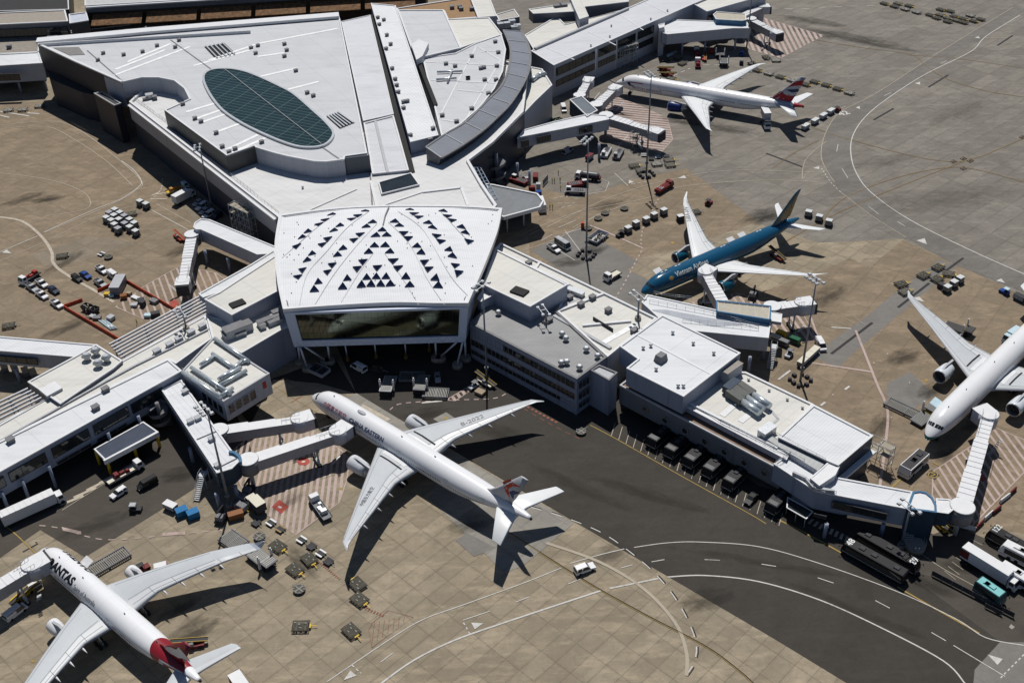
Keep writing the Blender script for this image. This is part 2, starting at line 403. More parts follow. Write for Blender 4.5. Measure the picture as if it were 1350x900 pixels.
sheet('white_stand_mark', [(366, 668), (368, 666), (372, 668), (370, 670)], PWHITE, .034)
# yellow lead-in dots
for x, y in ((449, 644), (588, 551), (43, 871), (230, 744), (1221, 501), (887, 320)): sheet('yellow_stop_mark', [(x+2.6*math.cos(a*.7), y+1.8*math.sin(a*.7)) for a in range(9)], PYEL, .03)
# ---- airside road, bottom right
RL = 'road_line'
strip(RL, [(431, 898), (520, 838), (560, 815), (610, 797), (690, 768), (740, 748)], .3, PWHITE)
strip(RL, [(752, 742), (790, 731), (823, 723)], .3, PWHITE)
strip(RL, [(836, 721), (880, 715), (925, 714), (1000, 720), (1080, 742), (1180, 778), (1260, 815), (1300, 840), (1350, 850)], .3, PWHITE)
strip(RL, [(500, 902), (545, 870), (600, 843), (680, 815), (792, 778)], .55, PWHITE)
strip(RL, [(804, 775), (868, 762)], .55, PWHITE)
strip(RL, [(880, 760), (930, 758), (1000, 766), (1080, 790), (1160, 826), (1243, 870), (1272, 900)], .45, PWHITE)
for a, b in (((502, 872), (518, 860)), ((680, 793), (698, 786)), ((749, 769), (765, 763)), ((819, 748), (834, 744)), ((859, 740), (876, 737)), ((929, 737), (949, 738)), ((1004, 743), (1023, 746)), ((1078, 761), (1099, 768)), ((1154, 791), (1173, 801)), ((1228, 833), (1247, 844)), ((1257, 850), (1325, 891)), ((610, 817), (646, 805))): strip(RL, [a, b], .28, PWHITE)
strip('taxiway_edge_line', [(700, 668), (743, 681), (790, 700), (824, 722), (860, 752), (888, 785), (908, 820), (918, 850), (914, 875), (900, 895)], .34, PWHITE, .026, dash=(2.6, 2.4))
strip('taxiway_edge_line', [(700, 668), (743, 681), (790, 700), (824, 722), (860, 752), (888, 785), (908, 820), (918, 850), (914, 875), (900, 895)], .3, BLACK, .026, dash=(2.6, 2.4), off=.36)
strip('faded_line', [(720, 715), (790, 740), (848, 775), (890, 820), (905, 860), (905, 890)], 1.0, worn('ghost_line', (.38, .335, .265), (.3, .255, .19), .35, .6), .02)
strip('taxi_centre_line', [(655, 692), (770, 765), (850, 810), (930, 852), (975, 885), (1000, 908)], .2, PYEL, .03)
strip('taxi_centre_line', [(655, 692), (770, 765), (850, 810), (930, 852), (975, 885), (1000, 908)], .22, PDARK, .026, off=.26)
# give-way triangles
for tri in ([(1302, 862), (1322, 868), (1315, 876)], [(621, 820), (637, 821), (626, 829)], [(453, 896), (462, 883), (470, 890)], [(880, 55), (886, 49), (892, 55)], [(1200, 393), (1212, 391), (1219, 398)], [(1208, 317), (1219, 314), (1222, 322)], [(1313, 370), (1320, 367), (1325, 373)], [(829, 242), (829, 237), (836, 240)], [(894, 235), (902, 231), (905, 235)], [(1072, 222), (1080, 219), (1080, 223)], [(1285, 50), (1290, 48), (1292, 51)], [(2, 333), (9, 329), (15, 334)], [(1128, 142), (1133, 140), (1134, 144)], [(1206, 110), (1213, 108), (1213, 112)]):
    sheet('give_way_triangle', tri, PWHITE, .026)
for a, b in (((611, 820), (620, 836)), ((464, 876), (476, 887)), ((1319, 893), (1350, 862))): strip('give_way_line', [a, b], .35, PWHITE, dash=(.7, .6))
strip('yellow_kerb_line', [(778, 560), (812, 578), (900, 628), (985, 675), (1010, 690)], .3, PYEL, .03)
strip('yellow_kerb_line', [(1025, 684), (1050, 696), (1080, 712), (1109, 728)], .5, PYEL, .03)
strip('yellow_kerb_line', [(1183, 773), (1230, 800), (1291, 834)], .5, PYEL, .03)
strip('red_edge_line', [(690, 538), (728, 560), (764, 578)], .22, PREDF, .026, dash=(1.6, 1.2))
strip('red_edge_line', [(690, 533), (735, 557)], .9, PREDF, .026, dash=(.8, .5))
strip('red_stand_line', [(490, 852), (486, 830), (491, 820), (512, 804), (545, 813), (490, 853)], .12, PREDF, .026, smooth=0)
for k in range(7): strip('red_stand_line', [(490+k*7, 848-k*4.6), (494+k*6.5, 819-k*1.2)], .12, PREDF, .026)
strip('red_stand_line', [(420, 740), (448, 763)], .7, PREDF, .026, dash=(.25, .35)); strip('red_stand_line', [(478, 800), (508, 812)], .9, PREDF, .026, dash=(.3, .4))
# CE stand dashes
strip('equipment_line', [(514, 540), (524, 533), (545, 530), (600, 527), (650, 525), (668, 518)], .45, PPINK, .026, dash=(1.3, 1.2))
sheet('no_parking_mark', [(556, 530), (583, 527), (583, 529), (556, 531.5)], PWHITE, .03)
hatch('equipment_marking', [(588, 527), (622, 507), (628, 510), (600, 528)], ((600, 515), (606, 524)), 1.6, .55)
strip('equipment_line', [(52, 692), (80, 696), (130, 710), (180, 709), (240, 703), (320, 697)], .4, PPINK, .026, dash=(1.5, 1.5))
sheet('no_parking_mark', [(81, 694), (107, 700), (107, 704), (83, 699)], PPINK, .03); sheet('no_parking_mark', [(214, 702), (244, 700), (244, 704), (215, 706)], PPINK, .03)
sheet('no_parking_mark', [(478, 532), (515, 552), (510, 555), (476, 536)], PFADE, .03)
# left asphalt parking bars
for k in range(5):
    x = 80+k*17; y = 650-k*9.5
    strip('parking_bar', [(x, y+15), (x+30, y+3-k*1.5)], 1.1, PFADE, .026)
strip('parking_line', [(82, 672), (142, 634)], .2, PFADE, .026)
# VN and CX stand dashes
strip('equipment_line', [(868, 262), (856, 285), (848, 300), (845, 318), (846, 330), (838, 345), (826, 368), (812, 392)], .6, PPINK, .026, dash=(1.2, 1.2))
strip('equipment_line', [(778, 297), (800, 306), (845, 326)], .9, PPINK, .026)
strip('equipment_line', [(1128, 435), (1140, 465), (1152, 495), (1158, 510), (1170, 540), (1168, 580), (1160, 640)], .9, PPINK, .026)
strip('equipment_line', [(1070, 478), (1110, 484), (1150, 490)], .9, PPINK, .026)
strip('equipment_line', [(1096, 431), (1122, 433)], .6, PWHITE, .026)
strip('equipment_line', [(1064, 405), (1078, 443)], .8, PPINK, .026)
for k in range(5): strip('equipment_line', [(1083+k*9, 433-k*5.5), (1108+k*8, 433-k*1.2)], .15, PFADE, .026)
for x, y, q in ((1117, 511, 3), (1085, 532, 3), (1034, 494, 8)): strip('painted_bar', [(x-q, y+q*.75), (x+q, y-q*.75)], .8, PWHITE, .026)
for x, y in ((1170, 466), (1199, 504), (1175, 550), (1070, 499), (1098, 520), (1152, 478)): sheet('painted_dot', [(x-1, y), (x, y-.8), (x+1.2, y), (x, y+.8)], PWHITE, .026)
strip('yellow_lead_in_line', [(1173, 645), (1192, 627)], .5, PYEL, .03); strip('yellow_lead_in_line', [(1230, 609), (1240, 614)], .5, PYEL, .03)
sheet('painted_square', [(1221, 625), (1228, 619), (1239, 626), (1232, 632)], PDARK, .026)
strip('yellow_ring', [(1230+6.2*math.cos(a*math.pi/6), 625.5+4*math.sin(a*math.pi/6)) for a in range(13)], .35, PYEL, .03)
strip('yellow_ring', [(1228, 623), (1233, 625), (1227, 627), (1232, 629)], .35, PYEL, .03)
strip('yellow_lead_in_line', [(4, 690), (22, 705), (46, 728)], .35, PYEL, .03)
strip('yellow_lead_in_line', [(362, 509), (395, 530), (425, 548)], .25, PYELF, .03)
strip('stop_bar', [(384, 530), (398, 522), (397, 519)], .4, PREDF, .03, smooth=0); strip('stop_bar', [(30, 727), (50, 716), (47, 714)], .5, PDARK, .03, smooth=0)
# ---- upper right apron lines
strip(RL, [(1345, 20), (1300, 48), (1280, 68), (1220, 98), (1170, 130), (1140, 155), (1124, 180), (1122, 205), (1130, 230), (1150, 255), (1200, 290), (1280, 330), (1352, 362)], .5, PWHITE)
strip(RL, [(1330, 50), (1300, 50)], .4, PFADE)
strip(RL, [(1335, 10), (1240, 68), (1160, 120), (1130, 136), (1105, 150), (1090, 172), (1083, 195), (1085, 215), (1100, 240)], .28, PFADE)
strip(RL, [(1083, 222), (1095, 240), (1108, 253)], .4, PWHITE, dash=(1, 1)); strip(RL, [(1108, 253), (1150, 285), (1195, 313)], .3, PFADE)
strip(RL, [(1083, 222), (1065, 228), (1058, 236), (1060, 215), (1072, 200), (1090, 186)], .25, PFADE)
for a, b in (((1105, 145), (1115, 140)), ((1165, 127), (1175, 122)), ((1240, 84), (1248, 80)), ((1105, 190), (1103, 200)), ((1110, 222), (1118, 235)), ((1145, 272), (1158, 282)), ((1183, 292), (1193, 298))): strip(RL, [a, b], .3, PWHITE)
for a, b in (((1152, 158), (1178, 143)), ((1224, 115), (1250, 99)), ((1315, 60), (1335, 47)), ((1010, 202), (1058, 220))): strip('drain_grate', [a, b], 1.0, PDARK, .026)
for a, b in (((1096, 466), (1150, 425)), ((1184, 405), (1225, 373)), ((1245, 358), (1270, 340))): strip('drain_grate', [a, b], 1.0, PDARK, .026)
strip('taxi_centre_line', [(1060, 50), (1130, 62), (1200, 72), (1222, 88), (1250, 105), (1300, 120), (1350, 128)], .35, PYELF, .026)
strip('taxi_centre_line', [(1200, 73), (1260, 77), (1350, 90)], .3, PYELF, .026)
strip('taxi_centre_line', [(1018, 222), (1050, 200), (1080, 185)], .3, PYELF, .026)
strip('taxi_centre_line', [(1050, 160), (1100, 178), (1180, 200), (1240, 212), (1282, 210), (1350, 182)], .35, PYELF, .026)
strip('taxi_centre_line', [(1085, 295), (1092, 280), (1112, 262), (1145, 247), (1190, 232), (1240, 222), (1280, 222), (1350, 240)], .4, PYELF, .026)
strip('taxi_centre_line', [(1030, 322), (1085, 290), (1140, 265), (1200, 240), (1265, 215), (1282, 208)], .4, PYELF, .026)
for x, y in ((1257, 213), (1270, 209), (1279, 212), (1270, 222), (1348, 181)): sheet('taxiway_sign_paint', [(x-5, y), (x, y-2.6), (x+5.5, y), (x, y+2.8)], PDARK, .03); strip('taxiway_sign_paint', [(x-3, y), (x, y-1.4), (x+3.2, y), (x, y+1.6), (x-3, y)], .5, PYELF, .034, smooth=0)
# faint lines on the near-upper apron
for pts in ([(680, 312), (760, 280), (850, 262), (900, 246), (1000, 238), (1080, 240)], [(720, 300), (800, 262), (870, 240), (960, 225), (1085, 228)], [(690, 330), (740, 312), (790, 282)], [(755, 300), (785, 285), (830, 268)]): strip(RL, pts, .3, PFADE, .026)
for a, b in (((697, 310), (711, 303)), ((714, 317), (728, 309)), ((736, 300), (760, 290)), ((745, 304), (768, 335)), ((731, 327), (758, 343)), ((810, 228), (828, 245)), ((742, 308), (780, 298)), ((815, 193), (828, 178)), ((834, 200), (850, 185)), ((794, 206), (803, 192))): strip('parking_line', [a, b], .3, PWHITE, .026)
strip('parking_line', [(744, 252), (748, 260), (780, 255), (798, 252), (803, 240), (790, 234)], .3, PWHITE, .026, smooth=0)
for a, b in (((730, 262), (770, 252)), ((735, 268), (758, 268)), ((740, 274), (756, 270)), ((832, 243), (853, 239))): strip(RL, [a, b], .35, PWHITE, .026, dash=(1.4, .9))
strip('equipment_line', [(888, 100), (910, 90)], .5, PWHITE, .026, dash=(2.5, 2)); strip('equipment_line', [(927, 86), (950, 86)], .5, PWHITE, .026, dash=(2.5, 2))
strip('equipment_line', [(1012, 11), (1060, 12), (1110, 9), (1160, 7)], .5, PWHITE, .026, dash=(3.5, 4))
# left apron lines
strip(RL, [(0, 165), (70, 160), (105, 172), (150, 205), (186, 238), (180, 250), (150, 268), (60, 306)], .35, PFADE)
strip(RL, [(0, 170), (60, 167), (95, 182), (140, 212), (175, 245)], .3, PFADE)
strip(RL, [(58, 306), (120, 278), (160, 262), (183, 246), (186, 238), (176, 224), (160, 212)], .4, PWHITE)
strip(RL, [(0, 344), (60, 318), (130, 285), (182, 270)], .25, PFADE); strip(RL, [(0, 332), (50, 311)], .35, PWHITE)
strip(RL, [(200, 277), (248, 303)], .35, PWHITE); strip(RL, [(205, 268), (252, 294)], .3, PFADE); strip(RL, [(214, 235), (212, 250), (198, 265)], .4, PWHITE, dash=(1, .8))
strip('concrete_kerb_path', [(0, 286), (30, 292), (55, 312), (68, 332), (70, 346), (85, 360), (125, 383), (150, 398)], 1.3, PFADE, .02)
strip(RL, [(0, 228), (60, 236), (100, 248), (118, 262), (112, 276), (60, 285)], .3, PFADE, .02)
for a, b in (((0, 152), (12, 155)), ((0, 147), (38, 153)), ((36, 149), (52, 150))): strip('parking_bar', [a, b], .9, PWHITE, .026)
for a, b in (((198, 262), (220, 262)), ((205, 256), (222, 254)), ((200, 258), (210, 253))): strip('parking_bar', [a, b], .9, PFADE, .026)
# bus bays
for k in range(24):
    x = 806+k*9.6; y = 574+k*5.15
    strip('parking_line', [(x, y), (x+5, y-17)], .22, PFADE, .026)
for k in range(8): strip('crossing_bar', [(1066+k*7, 690+k*3.4), (1072+k*6.5, 684+k*3.2)], .9, PFADE, .03)
for k in range(9): strip('hatched_line', [(1240+k*5, 758-k*6), (1255+k*5, 770-k*6.5)], .16, PFADE, .03)
strip('hatched_line', [(1205, 723), (1245, 750), (1300, 780)], .2, PFADE, .03)
sheet('manhole_cover', [(1330, 826), (1333, 822), (1338, 826), (1334, 829)], CONC, .03)
# oil and tyre marks with a shape of their own
OIL = plain('oil_stain', (.05, .045, .038), .7, var=.3, scale=1.5)

def smear(name, x, y, lx, ly, ang, dens=.75, scale=.35, col=(.03, .027, .022), mat=None):
    """rubber and oil smear, thin and torn towards its rim; sizes in metres"""
    key = 'smear_%.2f_%.2f' % (dens, scale)
    if key not in MATS:
        m, t, b = nt(key, .8, 0, .15); b.inputs['Base Color'].default_value = (*col, 1)
        at = node(t, 'ShaderNodeAttribute'); at.attribute_name = 'fade'; tr = node(t, 'ShaderNodeBsdfTransparent'); mx = node(t, 'ShaderNodeMixShader')
        n = noise(t, coords(t, 0, (.35, 1, 1)), scale, 6, .72)
        f = math_(t, 'MULTIPLY', ramp(t, math_(t, 'ADD', n, math_(t, 'MULTIPLY', math_(t, 'SUBTRACT', at.outputs['Fac'], .55), .45)), (.46, 0.0), (.72, 1.0)), math_(t, 'MULTIPLY', at.outputs['Fac'], dens))
        t.links.new(f, mx.inputs[0]); t.links.new(tr.outputs[0], mx.inputs[1]); t.links.new(b.outputs[0], mx.inputs[2]); t.links.new(mx.outputs[0], t.nodes['Material Output'].inputs[0]); MATS[key] = m
    z = level(PWHITE); c = P(x, y, z); n = 24; ring = [(lx*math.cos(2*math.pi*k/n), ly*math.sin(2*math.pi*k/n), 0) for k in range(n)]
    o = MB().add([(0, 0, 0)]+[tuple(q*.5 for q in p) for p in ring]+ring, [(0, 1+k, 1+(k+1) % n) for k in range(n)]+[(1+k, 1+n+k, 1+n+(k+1) % n, 1+(k+1) % n) for k in range(n)]).build(name, MATS[key], fix=False)
    a = o.data.attributes.new('fade', 'FLOAT', 'POINT')
    for i in range(2*n+1): a.data[i].value = 1 if i == 0 else (.75 if i <= n else 0)
    o.location = c; o.rotation_euler = (0, 0, R(ang)); return meta(o, kind='structure')
for x, y, lx, ly, an, d_ in ((1110, 48, 42, 9, -28, .5), (1070, 28, 26, 7, -28, .42), (1160, 60, 26, 4, -28, .45), (1008, 285, 12, 7, 30, .7), (62, 262, 9, 4, 20, .7), (30, 262, 12, 5, 40, .5), (85, 345, 14, 4, 60, .45), (90, 430, 16, 4, 45, .5), (240, 330, 10, 5, 40, .5), (620, 690, 9, 5, 20, .45), (250, 835, 10, 6, 40, .6), (235, 800, 8, 4, 45, .5), (400, 740, 9, 4, -45, .45),
    (930, 790, 10, 5, 20, .5), (800, 730, 8, 4, 30, .4), (1240, 262, 40, 12, 10, .2), (1165, 214, 22, 8, 20, .22), (1262, 150, 30, 9, 38, .2), (960, 170, 18, 6, -20, .45), (900, 160, 14, 5, -20, .5), (950, 128, 12, 4, -20, .5), (1090, 390, 14, 6, 40, .5), (1190, 470, 9, 5, 30, .55), (1160, 560, 10, 4, 60, .5), (1225, 515, 7, 4, 40, .6), (1280, 560, 6, 3, 40, .5),
    (235, 625, 7, 5, 20, .6), (185, 600, 8, 5, 20, .6), (130, 690, 16, 4, 30, .4), (780, 330, 9, 5, 30, .6), (750, 345, 9, 5, 10, .5), (800, 270, 10, 4, 30, .5), (1230, 770, 9, 4, -30, .5), (1270, 745, 7, 4, 0, .5), (850, 650, 26, 3, -25, .35), (760, 640, 24, 3, -35, .3), (1000, 740, 30, 2, -15, .3), (1120, 800, 26, 2, -32, .3), (660, 570, 14, 5, -30, .4), (560, 545, 9, 4, 20, .5), (380, 660, 8, 3, 45, .35), (820, 150, 8, 3, -25, .45), (1245, 600, 5, 3, 45, .5)): smear('rubber_smear', x, y, lx, ly, an, d_)
# ======================= buildings
def block(name, label, cat, poly, z, zb=0, wall=WALLW, roof=ROOFW, rim=.35, rimw=.45, rimmat=None, soffit=None):
    """a building mass: pixel outline of its roof at height z (or one height per corner), straight walls to zb"""
    v = [P(x, y, (z[i] if isinstance(z, (list, tuple)) else z)) for i, (x, y) in enumerate(poly)]
    if area(v) < 0: v.reverse()
    c = sum(v, Vector())/len(v); o = thing(name, label, cat, (c.x, c.y, max(zb, 0)))
    addmass(o, v, zb, wall, roof, rim, rimw, rimmat)
    return o
def addmass(o, v, zb, wall, roof, rim=.35, rimw=.45, rimmat=None, pre=''):
    n = len(v); bot = [Vector((p.x, p.y, zb)) for p in v]
    MB().prism([p-Vector((0, 0, .02)) for p in v], bot, caps=(zb > 0, False)).build(pre+'wall', wall, o, True)
    a = inset(v, rimw) if rim else v
    MB().add([p-Vector((0, 0, .01)) for p in v], [list(range(n))]).build(pre+'roof', roof, o, True, fix=False)
    if rim:
        m = MB(); up = Vector((0, 0, rim)); e = [q+Vector((0, 0, 0)) for q in inset(v, -.06)]
        for i in range(n):
            j = (i+1) % n
            m.add([e[i], e[j], e[j]+up, e[i]+up, a[i], a[j], a[j]+up, a[i]+up], [(0, 1, 2, 3), (5, 4, 7, 6), (3, 2, 6, 7), (0, 4, 5, 1)])
        m.build(pre+'parapet', rimmat or WHITE, o, True)
def mass(o, pre, poly, z, zb, wall, roof, rim=.3, rimw=.4, rimmat=None):
    v = [P(x, y, (z[i] if isinstance(z, (list, tuple)) else z)) for i, (x, y) in enumerate(poly)]
    if area(v) < 0: v.reverse()
    addmass(o, v, zb, wall, roof, rim, rimw, rimmat, pre)
def win(o, a, b, ztop, zbot, n=4, frame=DGREY, pane=GLASS, out=.12, name='window', zr=None):
    """band window: top edge runs between photo points a and b at height ztop"""
    A = P(*a, zr or ztop); B = P(*b, zr or ztop); A.z = B.z = ztop; d = (B-A).normalized(); nr = Vector((d.y, -d.x, 0))
    if nr.y > 0: nr = -nr
    L = (B-A).length; h = ztop-zbot; m = MB(); p = MB()
    def q(s, z, k): return A+d*s+Vector((0, 0, z-ztop))+nr*k
    def bx(mb, s0, s1, z0, z1, k0, k1):
        mb.add([q(s0, z0, k0), q(s1, z0, k0), q(s1, z0, k1), q(s0, z0, k1), q(s0, z1, k0), q(s1, z1, k0), q(s1, z1, k1), q(s0, z1, k1)], [(0, 3, 2, 1), (4, 5, 6, 7), (0, 1, 5, 4), (1, 2, 6, 5), (2, 3, 7, 6), (3, 0, 4, 7)])
    t = .12
    bx(m, 0, L, ztop-t, ztop, -.1, out); bx(m, 0, L, zbot, zbot+t, -.1, out)
    for i in range(n+1):
        s = min(max(0, i*L/n-t/2), L-t); bx(m, s, s+t, zbot+t, ztop-t, -.1, out)
    f = m.build(name, frame, o, True)
    bx(p, t, L-t, zbot+t, ztop-t, -.1, out-.06); p.build('pane', pane, f, False)
    for vtx in f.children[0].data.vertices: vtx.co -= o.location
    return f
def fascia(o, name, a, b, ztop, zbot, mat, out=.15):
    A = P(*a, ztop); B = P(*b, ztop); d = (B-A).normalized(); nr = Vector((d.y, -d.x, 0))
    if nr.y > 0: nr = -nr
    dn = Vector((0, 0, zbot-ztop))
    v = [A-nr*.1, B-nr*.1, B+nr*out, A+nr*out]
    return MB().prism(v, [p+dn for p in v]).build(name, mat, o, True)
def roofbox(o, px, py, z, lx, ly, h, ang=45, mat=GALV, name='roof_vent', cap=True, mat2=None):
    c = P(px, py, z+h/2); M = Matrix.Translation((c.x, c.y, z)) @ Matrix.Rotation(R(ang), 4, 'Z')
    m = MB().box(-lx/2, lx/2, -ly/2, ly/2, 0, h, M=M)
    if cap: m.box(-lx/2-.12, lx/2+.12, -ly/2-.12, ly/2+.12, h, h+.12, 1, M=M)
    return m.build(name, [mat, mat2 or mat], o, True)
def cowl(o, px, py, z, r=.45, h=.9):
    c = P(px, py, z+h/2); return MB().tube((c.x, c.y, z), (c.x, c.y, z+h*.6), r*.6, n=8).tube((c.x, c.y, z+h*.6), (c.x, c.y, z+h), r, r*.5, n=10).build('roof_vent', GALV, o, True)
def roofline(o, pts, z, w=.5, h=.25, mat=WHITE, name='roof_flashing'):
    v = PP(pts, z); m = MB()
    for a, b in zip(v, v[1:]): m.beam(a+Vector((0, 0, h/2)), b+Vector((0, 0, h/2)), w, h)
    return m.build(name, mat, o, True)
def rail(o, pts, z, h=1.1, mat=GALV, name='guard_rail', r=.05):
    v = PP(pts, z); m = MB()
    for a, b in zip(v, v[1:]):
        n = max(1, int((b-a).length/2.2))
        for k in range(n+1):
            p = a.lerp(b, k/n); m.tube(p, p+Vector((0, 0, h)), r, n=4)
        for q in (h, h*.5): m.tube(a+Vector((0, 0, q)), b+Vector((0, 0, q)), r, n=4)
    return m.build(name, mat, o, True)
def posts(o, pts, ztop, zb=0, r=.35, mat=WALLB, name='column'):
    for x, y in pts:
        c = P(x, y, ztop); MB().tube((c.x, c.y, zb), (c.x, c.y, ztop), r, n=10).build(name, mat, o, True)

# ---- central glass hall -------------------------------------------------
def hall():
    ZF, ZB, Z0 = 19.7, 20.6, 8.4
    top = [(368.6, 284), (440, 275), (514, 271.5), (608, 272), (661.5, 275.5)]; bot = [(373.8, 408), (440, 403), (515, 399), (570, 400), (616.8, 400)]
    lef = [(368.6, 284), (363.2, 318), (363.5, 345), (367, 376), (373.8, 408)]; rig = [(661.5, 275.5), (655.8, 304), (645, 333), (634, 360), (616.8, 400)]
    def crv(p, t):
        s = spline([Vector((x, y, 0)) for x, y in p], 12); k = t*(len(s)-1); i = min(int(k), len(s)-2); return s[i].lerp(s[i+1], k-i)
    T, B_, L_, R_ = top, bot, lef, rig
    c00, c10, c01, c11 = (Vector((*q, 0)) for q in (top[0], top[-1], bot[0], bot[-1]))
    def pix(s, t): return (1-t)*crv(T, s)+t*crv(B_, s)+(1-s)*crv(L_, t)+s*crv(R_, t)-((1-s)*(1-t)*c00+s*(1-t)*c10+(1-s)*t*c01+s*t*c11)
    def zz(s, t): return ZB+(ZF-ZB)*t+1.3*math.sin(math.pi*s)*math.sin(math.pi*min(1, .12+t*.88))
    N = 28; grid = [[(pix(i/N, j/N), zz(i/N, j/N)) for i in range(N+1)] for j in range(N+1)]
    W = [[P(g[0].x, g[0].y, g[1]) for g in row] for row in grid]
    def zat(x, y):
        return min((((g[0].x-x)**2+(g[0].y-y)**2), g[1]) for row in grid for g in row)[1]
    c = P(500, 345, 0); o = thing('glass_hall', 'white roofed glass hall with rows of triangular skylights on slanting blue struts', 'terminal hall', c)
    vs = [p for r in W for p in r]; n = N+1
    m = MB(); m.add(vs, [(j*n+i, (j+1)*n+i, (j+1)*n+i+1, j*n+i+1) for j in range(N) for i in range(N)], 0, True)
    rm = roofing('ribbed_white_roof', (.69, .7, .72), 98, pitch=.62, var=.03, seam=.8, panel=60)
    m.build('roof', rm, o, True)
    ring = [W[0][i] for i in range(N)]+[W[j][N] for j in range(N)]+[W[N][i] for i in range(N, 0, -1)]+[W[j][0] for j in range(N, 0, -1)]
    inn = inset(ring, .75); k = len(ring); m = MB(); u = Vector((0, 0, .28)); d_ = Vector((0, 0, -1.1))
    out = inset(ring, -.15)
    for i in range(k):
        j = (i+1) % k
        m.add([out[i]+u, out[j]+u, inn[j]+u, inn[i]+u, out[i]+d_, out[j]+d_, inn[j]-u, inn[i]-u], [(0, 1, 2, 3), (0, 4, 5, 1), (3, 2, 6, 7), (4, 7, 6, 5)])
    m.build('roof_rim', WHITE, o, True)
    g2 = inset(ring, 1.2); m = MB()
    for i in range(k):
        j = (i+1) % k
        m.add([g2[i]+Vector((0, 0, .05)), g2[j]+Vector((0, 0, .05)), inset(ring, 1.45)[j]+Vector((0, 0, .05)), inset(ring, 1.45)[i]+Vector((0, 0, .05))], [(0, 1, 2, 3)])
    m.build('gutter', DGREY, o, True)
    # body
    bl, br = P(388, 456.5, Z0), P(614, 450, Z0)
    dn = lambda p, z: Vector((p.x, p.y, z))
    body_t = [W[N][0], W[N][N]]+[W[j][N] for j in range(N-4, -1, -6)]+[W[0][N], W[0][0]]+[W[j][0] for j in range(6, N, 6)]
    body_t = [W[N][0], W[N][N], W[N//2][N], W[0][N], W[0][0], W[N//2][0]]
    body_b = [bl, br, dn(W[N//2][N], Z0)+Vector((-2.5, 0, 0)), dn(W[0][N], Z0)+Vector((-3, -2, 0)), dn(W[0][0], Z0)+Vector((3, -2, 0)), dn(W[N//2][0], Z0)+Vector((2.5, 0, 0))]
    low = Vector((0, 0, -.9)); t2 = [p+low for p in body_t]
    m = MB(); m.add(t2+body_b, [(i, (i+1) % 6, 6+(i+1) % 6, 6+i) for i in range(1, 6)]+[[11, 10, 9, 8, 7, 6]], 0)
    m.build('wall', WALLB, o, True)
    # front frame with big glass
    tl, tr = W[N][0]+low, W[N][N]+low
    f = lambda s, t: (tl.lerp(tr, s)).lerp(bl.lerp(br, s), t)
    nr = (tr-tl).cross(bl-tl).normalized()
    if nr.y > 0: nr = -nr
    m = MB()
    def pan(s0, s1, t0, t1, k0, k1, mb): mb.add([f(s0, t0)+nr*k0, f(s1, t0)+nr*k0, f(s1, t1)+nr*k0, f(s0, t1)+nr*k0, f(s0, t0)+nr*k1, f(s1, t0)+nr*k1, f(s1, t1)+nr*k1, f(s0, t1)+nr*k1], [(0, 1, 2, 3), (4, 7, 6, 5), (0, 4, 5, 1), (1, 5, 6, 2), (2, 6, 7, 3), (3, 7, 4, 0)])
    pan(0, .055, 0, 1, -.6, .3, m); pan(.955, 1, 0, 1, -.6, .3, m); pan(.055, .955, .0, .06, -.6, .3, m); pan(.055, .955, .83, 1, -.6, .3, m)
    fr = m.build('front_frame', plain('blue_white_cladding', (.5, .55, .66), .45, var=.05), o, True)
    m = MB()
    for kx in range(44):
        s = kx/44; a, b = (.86, .97) if kx % 2 else (.97, .86)
        p0, p1 = f(s, a)+nr*.31, f(s+1/44, b)+nr*.31; m.beam(p0, p1, .07, .07)
    m.build('cladding_joint', LGREY, fr, False)
    for vtx in fr.children[0].data.vertices: vtx.co -= o.location
    m = MB(); pan(.055, .955, .06, .83, -.4, -.3, m); gl = m.build('front_window', coated('hall_glass', (.085, .1, .082), .07), o, True)
    m = MB()
    for kx in range(1, 24):
        s = .055+.9*kx/24; m.beam(f(s, .06)-nr*.28, f(s, .83)-nr*.28, .05, .05)
    for ky in range(1, 4):
        t = .06+.77*ky/4; m.beam(f(.055, t)-nr*.28, f(.955, t)-nr*.28, .05, .05)
    m.build('mullion', DGREY, gl, False)
    for vtx in gl.children[0].data.vertices: vtx.co -= o.location
    # struts with round concrete feet
    STR = plain('blue_white_steel', (.5, .54, .62), .4, var=.05)
    for (tx, ty), (fx, fy), r in (((393, 457), (395.5, 475), .32), ((396, 459), (404.5, 483), .32), ((402, 457), (428, 474), .3), ((432, 456), (434.5, 473.5), .3), ((574, 452), (575, 470), .3), ((602, 451), (581, 470), .3), ((610, 451), (603, 479), .32), ((613, 451), (614, 470), .32), ((455, 455), (458, 471), .2), ((494, 454), (495.5, 467), .2), ((534, 454), (535, 468), .2), ((565, 440), (566, 458), .2)):
        a = P(tx, ty, Z0+.2); b = P(fx, fy, 1.2)
        MB().tube(a, b, r*.9, r*.8, n=10).build('strut', STR, o, True)
        MB().tube((b.x, b.y, 0), (b.x, b.y, 1.25), 1.5 if r > .25 else .55, 1.35 if r > .25 else .5, n=14).build('strut_foot', CONC if r > .25 else plain('dull_yellow', (.2, .13, .035), .8), o, True)
    tri = {}
    S = .11481
